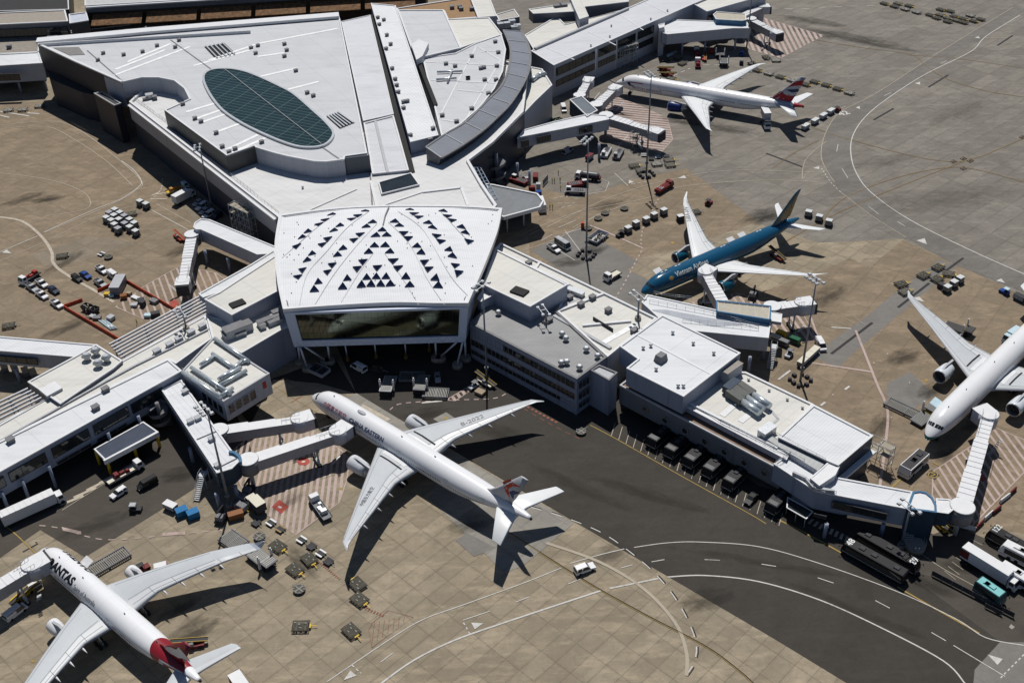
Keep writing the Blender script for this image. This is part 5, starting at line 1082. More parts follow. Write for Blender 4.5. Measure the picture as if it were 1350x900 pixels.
class Plane:
    def __init__(s, T, name, label, origin, head):
        s.T = T; s.o = thing(name, label, 'airliner', (origin[0], origin[1], G0), R(head))
        s.S = stations(T['L'], T['r'], T['zc'], T['nose'], T['tailz'])
        s.Mi = s.o.matrix_basis.inverted() if False else None
        h = R(head); s.f = Vector((math.cos(h), math.sin(h), 0)); s.l = Vector((-s.f.y, s.f.x, 0)); s.org = Vector((origin[0], origin[1], 0))
    def loc(s, px, py, z):
        w_ = P(px, py, z)-s.org; return Vector((w_.dot(s.f), w_.dot(s.l), z-G0))
    def sec(s, x):
        S = s.S
        for a, b in zip(S, S[1:]):
            if a[0] <= x <= b[0]:
                k = (x-a[0])/(b[0]-a[0]); return [p+(q-p)*k for p, q in zip(a[1:], b[1:])]
        return S[-1][1:]
    def surf(s, x, th, d=0.0):
        """fuselage skin, th degrees from the crown towards the left side"""
        w_, t, b = s.sec(x); zc = (t+b)/2; h = (t-b)/2; a = R(th)
        return Vector((-x, (w_+d)*math.sin(a), zc+(h+d)*math.cos(a)))
    def fuselage(s, mat):
        m = MB(); n = 40; rings = [[(-x, w_*math.sin(2*math.pi*k/n), (t+b)/2+(t-b)/2*math.cos(2*math.pi*k/n)) for k in range(n)] for x, w_, t, b in s.S]
        m.rings(rings, 0, True); s.fus = m.build('fuselage', mat, s.o); return s.fus
    def patch(s, name, x0, x1, t0, t1, mat, par=None, d=.025, nx=3, nt_=3, taper=0.0):
        m = MB(); v = []
        for i in range(nx+1):
            for j in range(nt_+1):
                k = i/nx; x = x0+(x1-x0)*k+taper*j/nt_; v.append(s.surf(x, t0+(t1-t0)*j/nt_, d))
        m.add(v, [(i*(nt_+1)+j, i*(nt_+1)+j+1, (i+1)*(nt_+1)+j+1, (i+1)*(nt_+1)+j) for i in range(nx) for j in range(nt_)], 0, True)
        return m.build(name, mat, par or s.fus)
    def text(s, name, body, x, th, size, mat, side=1, x1=None, shear=0.0, bold=0.0):
        """lettering wrapped on the fuselage; x aft of nose where it starts, th degrees of its mid height"""
        me = flat_text(body, size, 1, shear, bold); k0 = min(v.co.x for v in me.vertices); k1 = max(v.co.x for v in me.vertices); sx = abs(x1-x)/(k1-k0) if x1 else 1
        for v in me.vertices: v.co.x = (v.co.x-k0)*sx
        w_, t, b = s.sec(x+3); r_ = (w_+(t-b)/2)/2
        for v in me.vertices:
            u, q = v.co.x, v.co.y-size*.36
            xx = x+u if side > 0 else x-u
            v.co = s.surf(xx, side*(th-math.degrees(q/r_)), .03)
        me.materials.append(mat); return put(name, me, s.fus)
    def wing(s, side, st, mat, stripe=None, le=LGREY, name='wing'):
        """st: (y, x leading, x trailing, z, thickness)"""
        prof_u = [(0, 0), (.015, .3), (.06, .58), (.2, .9), (.4, 1.0), (.7, .62), (.88, .26), (1, .02)]
        rings = []
        for y, xl, xt, z, th in st:
            c = xt-xl; up = [(-(xl+c*p), side*y, z+th*.55*q) for p, q in prof_u]; lo = [(-(xl+c*p), side*y, z-th*.45*q) for p, q in reversed(prof_u[1:-1])]
            rings.append(up+lo)
        m = MB(); n = len(rings[0]); vs = [p for r_ in rings for p in r_]; fs = []; mi = []
        m.add(vs, [])
        for i in range(len(rings)-1):
            for k in range(n):
                m.f.append([i*n+k, i*n+(k+1) % n, (i+1)*n+(k+1) % n, (i+1)*n+k]); m.m.append(1 if k in (0, 1, n-1) else (2 if k in (5, 6) else 0)); m.sm.append(True)
        m.f.append([len(vs)-n+k for k in range(n)]); m.m.append(0); m.sm.append(False)
        w_ = m.build(name, [mat, le, MATS.get('flap_'+mat.name) or mat], s.o)
        s.st = st
        if name == 'wing':
            m = MB()
            for u0, ya, yb in ((.66, 3.6, st[-2][0]-1), (.82, 3.6, st[-2][0]-1.5), (.13, 4, st[-2][0]-.5)):
                v = []
                for k in range(15):
                    y = ya+(yb-ya)*k/14
                    for a, b in zip(st, st[1:]):
                        if a[0] <= y <= b[0]: q = (y-a[0])/(b[0]-a[0]); xl = a[1]+(b[1]-a[1])*q; xt = a[2]+(b[2]-a[2])*q
                    for du in (0, .09): x = xl+(xt-xl)*u0+du; v.append((-x, side*y, s.wz(y, x, st)+.02))
                m.add(v, [(2*k, 2*k+1, 2*k+3, 2*k+2) for k in range(14)])
            for y in (8.0, 12.5, 17.0, 21.5, 25.5):
                v = []
                for a, b in zip(st, st[1:]):
                    if a[0] <= y <= b[0]: q = (y-a[0])/(b[0]-a[0]); xl = a[1]+(b[1]-a[1])*q; xt = a[2]+(b[2]-a[2])*q
                for u in (.66, .74, .82, .9, .97):
                    x = xl+(xt-xl)*u; v += [(-x, side*y, s.wz(y, x, st)+.02), (-x, side*(y+.09), s.wz(y+.09, x, st)+.02)]
                m.add(v, [(2*k, 2*k+1, 2*k+3, 2*k+2) for k in range(4)])
            m.build('panel_joint', MGREY, w_)
        return w_
    def wz(s, y, x, st):
        for a, b in zip(st, st[1:]):
            if a[0] <= y <= b[0]:
                k = (y-a[0])/(b[0]-a[0]); xl, xt, z, th = [p+(q-p)*k for p, q in zip(a[1:], b[1:])]
                u = min(1, max(0, (x-xl)/(xt-xl))); pr = [(0, 0), (.015, .3), (.06, .58), (.2, .9), (.4, 1.0), (.7, .62), (.88, .26), (1, .02)]
                for (p, q), (p2, q2) in zip(pr, pr[1:]):
                    if p <= u <= p2: return z+th*.55*(q+(q2-q)*(u-p)/(p2-p))
        return st[-1][3]
    def wtext(s, name, body, y0, y1, xa, xb, side, size, mat, st, inward=False):
        """lettering lying on a wing from span y0/x xa to y1/x xb (text direction), letters' tops forwards"""
        me = flat_text(body, size, 1, 0, .0); Lx = max(v.co.x for v in me.vertices); a = Vector((-xa, side*y0)); b = Vector((-xb, side*y1)); d = (b-a)/Lx; u = (b-a).normalized()
        up = Vector((-u.y, u.x)); up = up if up.x > 0 else -up
        for v in me.vertices:
            q = a+d*v.co.x+up*v.co.y; v.co = (q.x, q.y, s.wz(abs(q.y), -q.x, st)+.05)
        me.materials.append(mat); return put(name, me, s.o)
    def engine(s, x, y, z, r, Lc, mat, lip, side, st, core=GALV):
        m = MB(); n = 28
        pr = [(0, .80), (-.12, .86), (-.22, .95), (-.1, .9), (.0, .88)]
        out = [(.0, .86), (-.0, .90), (.25, .97), (.8, 1.0), (1.8, 1.0), (.72*Lc, .9), (.9*Lc, .8), (.9*Lc, .72)]
        ring = lambda xx, rr: [(-(x+xx), side*y+r*rr*math.cos(2*math.pi*k/n), z+r*rr*math.sin(2*math.pi*k/n)) for k in range(n)]
        m.rings([ring(a, b) for a, b in out], 0, True, caps=(False, True)); e = m.build('engine', mat, s.o)
        MB().rings([ring(.3, .97), ring(.05, .93), ring(-.05, .885), ring(.05, .84), ring(.4, .8)], 0, True, caps=(False, False)).build('inlet_lip', lip, e)
        MB().rings([ring(.4, .8), ring(1.3, .79)], 0, True, caps=(False, False)).build('inlet_duct', MGREY, e)
        MB().rings([ring(1.3, .79), ring(1.25, .26), ring(.8, .14), ring(.55, .02)], 0, True, caps=(False, True)).build('fan', DGREY, e)
        MB().rings([ring(.9*Lc, .66), ring(1.0*Lc, .52), ring(1.02*Lc, .34), ring(1.25*Lc, .05)], 0, True).build('exhaust_cone', core, e)
        zw = s.wz(y, x+Lc, st)-.2; M = MB()
        v = []
        for xx, zz in ((x+.9, z+r*.97), (x+Lc*.45, z+r*1.22), (x+Lc*.85, zw+.05), (x+Lc*1.3, zw-.2), (x+Lc*1.25, zw-.9), (x+Lc*.8, z+r*.5)):
            v.append((xx, zz))
        a = [(-p, side*y-.28, q) for p, q in v]; b = [(-p, side*y+.28, q) for p, q in v]; k = len(v)
        M.add(a+b, [list(range(k)), list(range(2*k-1, k-1, -1))]+[(i, (i+1) % k, k+(i+1) % k, k+i) for i in range(k)]); M.build('pylon', LGREY, e)
        return e
    def fairings(s, wing, side, st, ys, L=3.0, back=1.3, mat=LGREY):
        for y in ys:
            for a, b in zip(st, st[1:]):
                if a[0] <= y <= b[0]:
                    k = (y-a[0])/(b[0]-a[0]); xt = a[2]+(b[2]-a[2])*k; z = a[3]+(b[3]-a[3])*k
            rs = []
            for u, q in ((-1.0, .05), (-.8, .5), (-.4, .9), (0, 1), (.35, .8), (.7, .4), (1, .03)):
                xx = xt+back-L/2+u*L/2*1.1; rs.append([(-xx, side*y+.24*q*math.cos(t*math.pi/4), z-.3+.08*u*0+.32*q*math.sin(t*math.pi/4)) for t in range(8)])
            MB().rings(rs).build('flap_fairing', mat, wing)
    def tail(s, stab, fin, fmat, smat):
        for side in (1, -1): s.wing(side, stab, smat, name='tailplane', le=smat)
        rings = []
        for x0, x1, z, th in fin:
            c = x1-x0; pr = [(0, 0), (.05, .6), (.3, 1), (.65, .7), (1, .05)]
            rings.append([(-(x0+c*p), th/2*q, z) for p, q in pr]+[(-(x0+c*p), -th/2*q, z) for p, q in reversed(pr[1:-1])])
        m = MB(); m.rings(rings, 0, True); s.fin = m.build('fin', fmat, s.o); s.finst = fin; return s.fin
    def finpatch(s, name, poly, mat, d=.02):
        """flat emblem on both faces of the fin; poly in (x aft, z)"""
        for side in (1, -1):
            me = MB(); pv = [(x, 0, z) for x, z in poly]
            def th(x, z):
                for a, b in zip(s.finst, s.finst[1:]):
                    if a[2] <= z <= b[2]:
                        k = (z-a[2])/(b[2]-a[2]); x0, x1, t = a[0]+(b[0]-a[0])*k, a[1]+(b[1]-a[1])*k, a[3]+(b[3]-a[3])*k
                        u = min(1, max(0, (x-x0)/(x1-x0))); pr = [(0, 0), (.05, .6), (.3, 1), (.65, .7), (1, .05)]
                        for (p, q), (p2, q2) in zip(pr, pr[1:]):
                            if p <= u <= p2: return t/2*(q+(q2-q)*(u-p)/(p2-p))
                return .1
            bm = bmesh.new(); bm.faces.new([bm.verts.new(p) for p in pv]); bmesh.ops.triangulate(bm, faces=bm.faces[:])
            for _ in range(2): bmesh.ops.subdivide_edges(bm, edges=bm.edges[:], cuts=1, use_grid_fill=True)
            for v in bm.verts: v.co = Vector((-v.co.x, side*(th(v.co.x, v.co.z)+d), v.co.z))
            mesh = bpy.data.meshes.new(name); bm.to_mesh(mesh); bm.free(); mesh.materials.append(mat); put(name, mesh, s.fin)
    def gear(s, xn, xm, ym, zb, bogie=3, wr=.66):
        def leg(nm, x, y, axles, tw, z1, pod=1):
            lg = MB().tube((-x, y, wr), (-x, y, z1), .16, n=8).beam((-x+.1, y, z1), (-x-1.3, y, wr+.6), .12).build(nm, LGREY, s.o)
            for ax in axles:
                for e in (-1, 1): MB().tube((-x+ax, y+e*tw-.2, wr), (-x+ax, y+e*tw+.2, wr), wr if pod else .5, n=16).build('wheel', BLACK, lg)
        leg('nose_gear', xn, 0, (0,), .36, zb+.4)
        ax = {3: (-1.45, 0, 1.45), 2: (-.75, .75)}[bogie]
        for e in (1, -1): leg('main_gear', xm, e*ym, ax, .62, zb+1.2)
    def details(s, doors, dmat, ck, ant=True, par=None):
        """cockpit glass, doors on both sides, antennas"""
        r_ = s.T['r']
        for side in (1, -1):
            for t0, t1, dx in ((4, 22, 0), (24, 40, .1), (42, 56, .35)):
                s.patch('cockpit_window', ck+dx+(t0/60)*.25, ck+dx+.8+(t1/60)*.2, side*t0, side*t1, GLASS, d=.02, taper=.12)
            for x in doors: s.patch('door', x, x+1.25, side*62, side*104, dmat, d=.012, nx=2)
        for x in (9, 18, 33, 44):
            p = s.surf(x, 0, 0); MB().box(p.x-.35, p.x+.35, -.05, .05, p.z-.05, p.z+.4, tx=.3).build('antenna', LGREY, s.fus)
def flat_text(body, size, sx=1.0, shear=0.0, bold=0.0):
    c = bpy.data.curves.new('lettering', 'FONT'); c.body = body; c.size = size*1.38; c.offset = bold; c.shear = shear; c.resolution_u = 3
    o = bpy.data.objects.new('lettering', c); COL.objects.link(o); bpy.context.view_layer.update()
    me = bpy.data.meshes.new_from_object(o.evaluated_get(bpy.context.evaluated_depsgraph_get())); bpy.data.objects.remove(o); bpy.data.curves.remove(c)
    bm = bmesh.new(); bm.from_mesh(me); me2 = bpy.data.meshes.new('lettering')
    k = -size*.5
    while k < size*1.6:
        bmesh.ops.bisect_plane(bm, geom=bm.verts[:]+bm.edges[:]+bm.faces[:], plane_co=(0, k, 0), plane_no=(0, 1, 0)); k += size*.2
    xs = max(v.co.x for v in bm.verts)
    for q in range(1, 60):
        if q*1.0 < xs: bmesh.ops.bisect_plane(bm, geom=bm.verts[:]+bm.edges[:]+bm.faces[:], plane_co=(q*1.0, 0, 0), plane_no=(1, 0, 0))
    for v in bm.verts: v.co.x *= sx
    bm.to_mesh(me2); bm.free(); bpy.data.meshes.remove(me); return me2
def skin(name, base, bands=(), win=None, rough=.25):
    """painted skin: bands = (axis, lo, hi, colour) in the airliner's own metres; win = (z, half height, x0, x1, pitch)"""
    m, t, b = nt(name, rough, 0, .5); v = coords(t); s = node(t, 'ShaderNodeSeparateXYZ'); t.links.new(v, s.inputs[0])
    f = noise(t, coords(t, 0, (.15, 1, 1)), .8, 5, .65); col = mix(t, ramp(t, f, (.35, 0.0), (.8, .35)), base, tuple(c*.86 for c in base))
    for ax, lo, hi, c in bands:
        if ax == 'slope': k = math_(t, 'SUBTRACT', math_(t, 'MULTIPLY', s.outputs[0], -1), math_(t, 'MULTIPLY', s.outputs[2], -.9))
        else: k = s.outputs['XYZ'.index(ax)]
        g = math_(t, 'MULTIPLY', math_(t, 'GREATER_THAN', k, lo), math_(t, 'LESS_THAN', k, hi)); col = mix(t, g, col, c)
    # skin panel joints
    jn = math_(t, 'LESS_THAN', math_(t, 'FRACT', math_(t, 'DIVIDE', s.outputs[0], 5.4)), .012); col = mix(t, math_(t, 'MULTIPLY', jn, .18), col, (.1, .1, .11))
    if win:
        z, hh, x0, x1, pt = win[:5]; g = math_(t, 'LESS_THAN', math_(t, 'ABSOLUTE', math_(t, 'SUBTRACT', s.outputs[2], z)), hh)
        g = math_(t, 'MULTIPLY', g, math_(t, 'LESS_THAN', math_(t, 'FRACT', math_(t, 'DIVIDE', s.outputs[0], pt)), .5))
        g = math_(t, 'MULTIPLY', g, math_(t, 'MULTIPLY', math_(t, 'LESS_THAN', s.outputs[0], -x0), math_(t, 'GREATER_THAN', s.outputs[0], -x1)))
        for a, c in (win[5] if len(win) > 5 else ()):
            g = math_(t, 'MULTIPLY', g, math_(t, 'MAXIMUM', math_(t, 'GREATER_THAN', s.outputs[0], -a), math_(t, 'LESS_THAN', s.outputs[0], -c)))
        col = mix(t, g, col, (.02, .02, .025))
    t.links.new(col, b.inputs['Base Color']); MATS[name] = m; return m
WINGG = plain('wing_grey', (.45, .475, .495), .5, var=.05, scale=.25); MATS['flap_wing_grey'] = plain('wing_flap_grey', (.54, .555, .57), .35, var=.04, scale=.3)
WINGW = plain('wing_white', (.66, .675, .68), .35, var=.04, scale=.25)
SILVER = plain('polished_inlet', (.62, .63, .64), .2, .8, var=.05)
T777 = dict(L=73.0, r=3.1, zc=5.4, nose=3.85, tailz=7.05)
T787 = dict(L=62.3, r=2.92, zc=5.0, nose=4.2, tailz=6.5)
T330 = dict(L=57.4, r=2.82, zc=4.95, nose=4.0, tailz=7.0)
W777 = [(2.0, 26.4, 41.0, 4.1, 1.7), (4.0, 28.0, 41.1, 4.5, 1.55), (10.0, 32.1, 41.0, 5.2, 1.1), (20, 38.9, 44.4, 6.3, .62), (29.5, 45.3, 47.6, 7.1, .32), (31.2, 46.6, 48.4, 7.25, .22), (32.6, 49.2, 49.7, 7.35, .08)]
W787 = [(2.0, 21.4, 33.0, 4.0, 1.5), (5.0, 23.5, 33.0, 4.8, 1.25), (9.2, 26.4, 33.3, 5.6, .95), (17.7, 32.4, 36.7, 7.1, .5), (25.5, 37.9, 40.0, 8.5, .25), (27.6, 39.9, 41.3, 9.0, .15), (29.6, 42.8, 43.2, 9.5, .06)]
W330 = [(2.0, 19.6, 31.5, 4.2, 1.5), (3.6, 20.8, 31.5, 4.6, 1.35), (8.8, 23.9, 31.6, 5.4, 1.0), (15.6, 28.0, 34.3, 6.3, .65), (22, 31.9, 36.8, 6.9, .45), (28.4, 36.6, 39.9, 7.3, .25)]
S777 = [(.8, 64.0, 70.2, 6.7, .8), (2.2, 64.9, 70.4, 6.9, .6), (10.7, 71.3, 73.9, 7.85, .25)]; F777 = [(58.5, 67.8, 7.6, .9), (61.2, 67.9, 8.9, .9), (63.2, 68.9, 10.6, .8), (70.5, 72.7, 18.3, .35)]
S787 = [(.6, 55.0, 59.5, 6.3, .7), (1.8, 56.0, 60.0, 6.45, .5), (9.2, 61.4, 63.4, 7.2, .22), (9.9, 62.4, 63.8, 7.25, .1)]; F787 = [(49.5, 57.0, 7.2, .8), (51.0, 57.4, 8.4, .8), (59.0, 61.3, 16.2, .4), (60.6, 61.8, 17.2, .2)]
S330 = [(.8, 51.0, 55.8, 6.6, .7), (1.9, 51.7, 56.0, 6.75, .55), (9.3, 55.3, 57.7, 7.25, .25), (9.8, 56.3, 57.8, 7.3, .1)]; F330 = [(44.0, 53.0, 7.3, .8), (46.6, 53.3, 8.7, .75), (55.9, 57.9, 17.2, .35)]
DOORW = plain('door_outline_grey', (.58, .6, .63), .35)
NAVY = plain('navy_lettering', (.015, .025, .1), .4); REDL = plain('red_lettering', (.4, .02, .04), .4); BLKL = plain('black_lettering', (.015, .015, .02), .4); WHTL = plain('pale_lettering', (.62, .64, .62), .4); GOLD = plain('gold_lettering', (.4, .27, .08), .4)

# --- white airliner with swallow tail emblem, centre of the photo
a = Plane(T777, 'airliner', 'white airliner with a red and blue swallow on its grey tail', (-51.18, 226.47), 137.80)
a.fuselage(skin('ce_skin', (.73, .735, .75), [('Z', 0, 3.0, (.42, .44, .48))], (5.55, .19, 8.2, 61, .56, ((31, 33.4), (48.5, 50)))))
a.details((6.2, 18.0, 34.0, 49.3, 60.2), DOORW, 2.6)
MB().rings([[(-19.0-1.5*u, .62*q*math.cos(k*math.pi/6), 8.45+.38*q*math.sin(k*math.pi/6)) for k in range(12)] for u, q in ((-1, .05), (-.8, .6), (-.3, 1), (.3, 1), (.8, .6), (1, .05))]).build('satellite_dome', LGREY, a.fus); a.patch('nose_cap', .0, .55, -178, 178, WHTL, d=.02, nt_=20)
for side in (1, -1):
    wg = a.wing(side, W777, WINGG); a.fairings(wg, side, W777, (8.4, 13.3, 18.5, 24.5)); a.engine(25.2, 9.75, 2.95, 1.95, 5.8, plain('nacelle_grey', (.55, .57, .6), .3, var=.04), SILVER, side, W777)
    m = MB(); y = 5.4; v = []
    for x in (31, 32.5, 34, 35.5, 37, 38.2): v += [(-x, side*y, a.wz(y, x, W777)+.05), (-x, side*(y+.45), a.wz(y+.45, x, W777)+.05)]
    m.add(v, [(2*i, 2*i+1, 2*i+3, 2*i+2) for i in range(5)]); m.build('walkway_stripe', BLACK, wg)
    m = MB(); v = []
    for x in (30.5, 33, 35.5, 38): v += [(-x, side*3.5, a.wz(3.6, x, W777)+.05), (-x, side*4.5, a.wz(4.5, x, W777)+.05)]
    m.add(v, [(2*i, 2*i+1, 2*i+3, 2*i+2) for i in range(3)]); m.build('root_panel', WHITE, wg)
a.text('company_name', '中國東方航空', 7.5, 60, 1.15, REDL, 1, 15.9); a.text('company_name', 'CHINA EASTERN', 17.2, 60, 1.15, NAVY, 1, 29.2, 0, .03)
a.wtext('registration', 'B-2022', 13.8, 19.4, 39.2, 41.6, -1, 1.15, BLKL, W777); a.wtext('wing_lettering', '中国东方航空', 20.8, 14.6, 41.5, 38.7, 1, .82, BLKL, W777)
a.tail(S777, F777, plain('silver_tail', (.42, .43, .46), .3, var=.04), WINGW)
a.finpatch('red_swallow', [(65.1, 13.4), (67.3, 15.4), (70.6, 15.1), (68.3, 14.2), (67.0, 12.6), (67.4, 9.7), (66.2, 11.2), (65.6, 13.0)], plain('swallow_red', (.42, .04, .02), .4))
a.finpatch('blue_swallow', [(67.2, 11.8), (68.4, 13.0), (70.2, 13.2), (69.2, 12.6), (68.5, 11.6), (68.2, 10.0), (67.7, 10.4)], plain('swallow_blue', (.02, .03, .12), .4))
MB().tube((-72.6, 0, 7.05), (-73.3, 0, 7.1), .38, .3, n=14).build('exhaust_pipe', DGREY, a.fus); a.gear(5.9, 36.9, 5.5, 2.3)

# --- airliner with red, white and blue tail, top right
b_ = Plane(T777, 'airliner', 'white airliner with dark blue engines and a red, white and blue tail', (43.38, 414.84), 152.706)
b_.fuselage(skin('ba_skin', (.76, .76, .77), [('Z', 0, 2.9, (.02, .03, .07)), ('X', -80, -69.5, (.3, .02, .025)), ('slope', 63.5+6.2, 69.3+6.2, (.3, .34, .42))], (5.5, .19, 19, 61, .56, ((31, 33.4), (48.5, 50)))))
b_.details((6.2, 18.0, 34.0, 49.3, 60.2), DOORW, 2.6)
for side in (1, -1):
    wg = b_.wing(side, W777, WINGW); b_.fairings(wg, side, W777, (8.4, 13.3, 18.5, 24.5)); b_.engine(25.2, 9.75, 2.95, 1.95, 5.8, plain('nacelle_blue', (.015, .03, .12), .3, var=.05), SILVER, side, W777)
    b_.patch('ribbon_emblem', 6.2, 11.8, side*64, side*70, REDL, taper=.9, nx=6); b_.patch('ribbon_emblem', 5.4, 6.6, side*66, side*90, NAVY, taper=.9); b_.patch('ribbon_emblem', 6.0, 8.2, side*88, side*96, NAVY, taper=.9)
b_.text('company_name', 'BRITISH AIRWAYS', 8.0, 106, 1.05, NAVY, 1, 19.8); b_.text('company_name', 'BRITISH AIRWAYS', 19.8, 106, 1.05, NAVY, -1, 8.0)
b_.tail(S777, F777, plain('flag_tail_grey', (.34, .35, .39), .35, var=.05), WINGW)
FR, FB, FWt = plain('flag_red', (.3, .022, .028), .4), plain('flag_blue', (.02, .035, .1), .4), plain('flag_white', (.42, .42, .45), .4)
b_.finpatch('flag_red_band', [(65.9, 13.3), (68.8, 16.4), (72.0, 17.0), (71.4, 15.0), (69.0, 14.6)], FR); b_.finpatch('flag_white_band', [(65.2, 12.5), (66.5, 13.9), (69.4, 14.7), (71.3, 15.0), (71.0, 13.8), (68.4, 13.4)], FWt)
b_.finpatch('flag_blue_band', [(66.2, 12.7), (67.8, 13.0), (70.8, 13.6), (70.4, 12.3), (68.2, 11.9)], FB); b_.finpatch('flag_white_band', [(64.2, 11.6), (65.3, 12.3), (68.0, 11.7), (70.3, 12.1), (69.6, 10.6), (66.4, 10.6)], FWt); b_.finpatch('flag_red_band', [(61.6, 9.2), (64.2, 11.8), (66.6, 11.0), (69.7, 10.9), (68.5, 8.2), (62.0, 8.5)], FR)
MB().tube((-72.6, 0, 7.05), (-73.3, 0, 7.1), .38, .3, n=14).build('exhaust_pipe', DGREY, b_.fus); b_.gear(5.9, 36.9, 5.5, 2.3)

# --- teal airliner
c_ = Plane(T787, 'airliner', 'teal airliner with white wings and gold lotus markings on its tail', (37.236, 268.474), -146.44)
TEAL = skin('vn_skin', (.008, .075, .15), [('Z', 0, 3.45, (.36, .33, .27))], (5.35, .2, 10, 52, .6, ((22, 24.2), (39, 40.5))), rough=.18)
c_.fuselage(TEAL); c_.details((5.6, 15.5, 33.0, 51.0), plain('teal_door', (.02, .13, .2), .3), 2.0)
for side in (1, -1):
    wg = c_.wing(side, W787, WINGW, le=WINGW); c_.fairings(wg, side, W787, (7, 13, 19)); c_.engine(21.2, 9.9, 2.75, 1.72, 5.0, plain('teal_nacelle', (.01, .09, .15), .22, var=.05), SILVER, side, W787)
    c_.text('company_name', 'Vietnam Airlines', 10.9 if side > 0 else 23.2, 46, 1.6, WHTL, side, 23.2 if side > 0 else 10.9, .1, .02)
    for k in range(5):
        t0 = 52+(k-2)*5; c_.patch('gold_lotus', 8.3+.2*abs(k-2), 10.0-.2*abs(k-2), side*(t0-2), side*(t0+2), GOLD, nx=2, nt_=1)
for x in (7.5, 9.0, 12.8, 14.0, 30.5, 31.6, 45, 46.2): c_.patch('white_fitting', x, x+.8, -16, -9, WHITE, d=.05)
c_.wtext('registration', 'VN-A861', 23.6, 17.6, 38.2, 34.3, -1, 1.6, MGREY, W787)
c_.tail(S787, F787, skin('vn_tail', (.012, .07, .11), rough=.25), WINGW)
c_.finpatch('gold_lotus', [(52.4, 8.9), (54.6, 11.4), (57.4, 14.9), (58.0, 11.6), (57.0, 8.7)], plain('dull_gold', (.21, .155, .065), .4)); c_.finpatch('gold_lotus', [(57.3, 8.9), (58.3, 12.2), (59.6, 15.6), (60.5, 14.4), (58.4, 8.9)], MATS['dull_gold'])
MB().tube((-61.9, 0, 6.6), (-62.6, 0, 6.65), .34, .26, n=14).build('exhaust_pipe', DGREY, c_.fus); c_.gear(5.2, 32.5, 4.9, 2.1, 2)
for x, w_ in ((5.4, 1), (33.2, 1), (50.8, 1)):
    pass
# --- white airliner with red tail, bottom left
q_ = Plane(T330, 'airliner', 'white airliner with bold black lettering and a red tail', (-104.258, 175.508), 138.372)
q_.fuselage(skin('qf_skin', (.73, .735, .75), [('slope', 44.8+5.5, 53.2+7.2, (.22, .012, .018)), ('Z', 0, 2.9, (.5, .52, .55))], (5.35, .17, 7.5, 47, .55, ((20.5, 22.5), (33, 34.5)))))
q_.details((4.6, 14.5, 29.5, 47.0), DOORW, 2.0)
for side in (1, -1):
    wg = q_.wing(side, W330, WINGG); q_.fairings(wg, side, W330, (9.6, 13.2, 17.0, 21.0), 3.4, 1.5, WHITE); q_.engine(19.0, 9.4, 2.75, 1.5, 4.6, WHITE, SILVER, side, W330, MGREY)
    m = MB(); t0 = W330[-1]
    pr = [(t0[0], t0[1], t0[2], 7.3), (t0[0]+.7, t0[1]+1.3, t0[2]+.35, 7.6), (t0[0]+1.5, t0[1]+3.6, t0[2]+1.1, 9.3)]
    rs = [[(-x0, side*y, z), (-(x0+x1)/2, side*(y+.07), z), (-x1, side*y, z), (-(x0+x1)/2, side*(y-.07), z)] for y, x0, x1, z in pr]
    m.rings(rs, 0, False).build('winglet', plain('winglet_grey', (.36, .4, .45), .35), wg)
q_.text('company_name', 'QANTAS', 7.0, 44, 1.85, BLKL, 1, 17.0, .15, .13); q_.text('company_name', 'QANTAS', 17.0, 60, 1.85, BLKL, -1, 7.0, .15, .13)
q_.text('slogan', 'Spirit of Australia', 17.5, 54, 1.15, plain('slogan_grey', (.1, .1, .11), .4), 1, 25.3)
q_.tail(S330, F330, skin('qf_tail', (.19, .013, .018), rough=.25), WINGG)
q_.finpatch('white_kangaroo', [(46.9, 8.9), (50.2, 11.2), (52.2, 12.2), (53.4, 13.9), (54.0, 13.3), (53.6, 12.2), (56.0, 11.3), (53.8, 10.6), (51.8, 9.4), (49.4, 8.8), (47.6, 8.6)], plain('emblem_white', (.62, .62, .64), .35))
for side in (1, -1): q_.patch('white_tail_stripe', 47.2, 53.2, side*62, side*74, plain('emblem_white', (.62, .62, .64), .35), nx=5, taper=1.2)
MB().tube((-57.0, 0, 6.98), (-57.8, 0, 7.0), .36, .28, n=14).build('exhaust_pipe', DGREY, q_.fus); q_.gear(5.0, 29.5, 5.2, 2.1, 2)
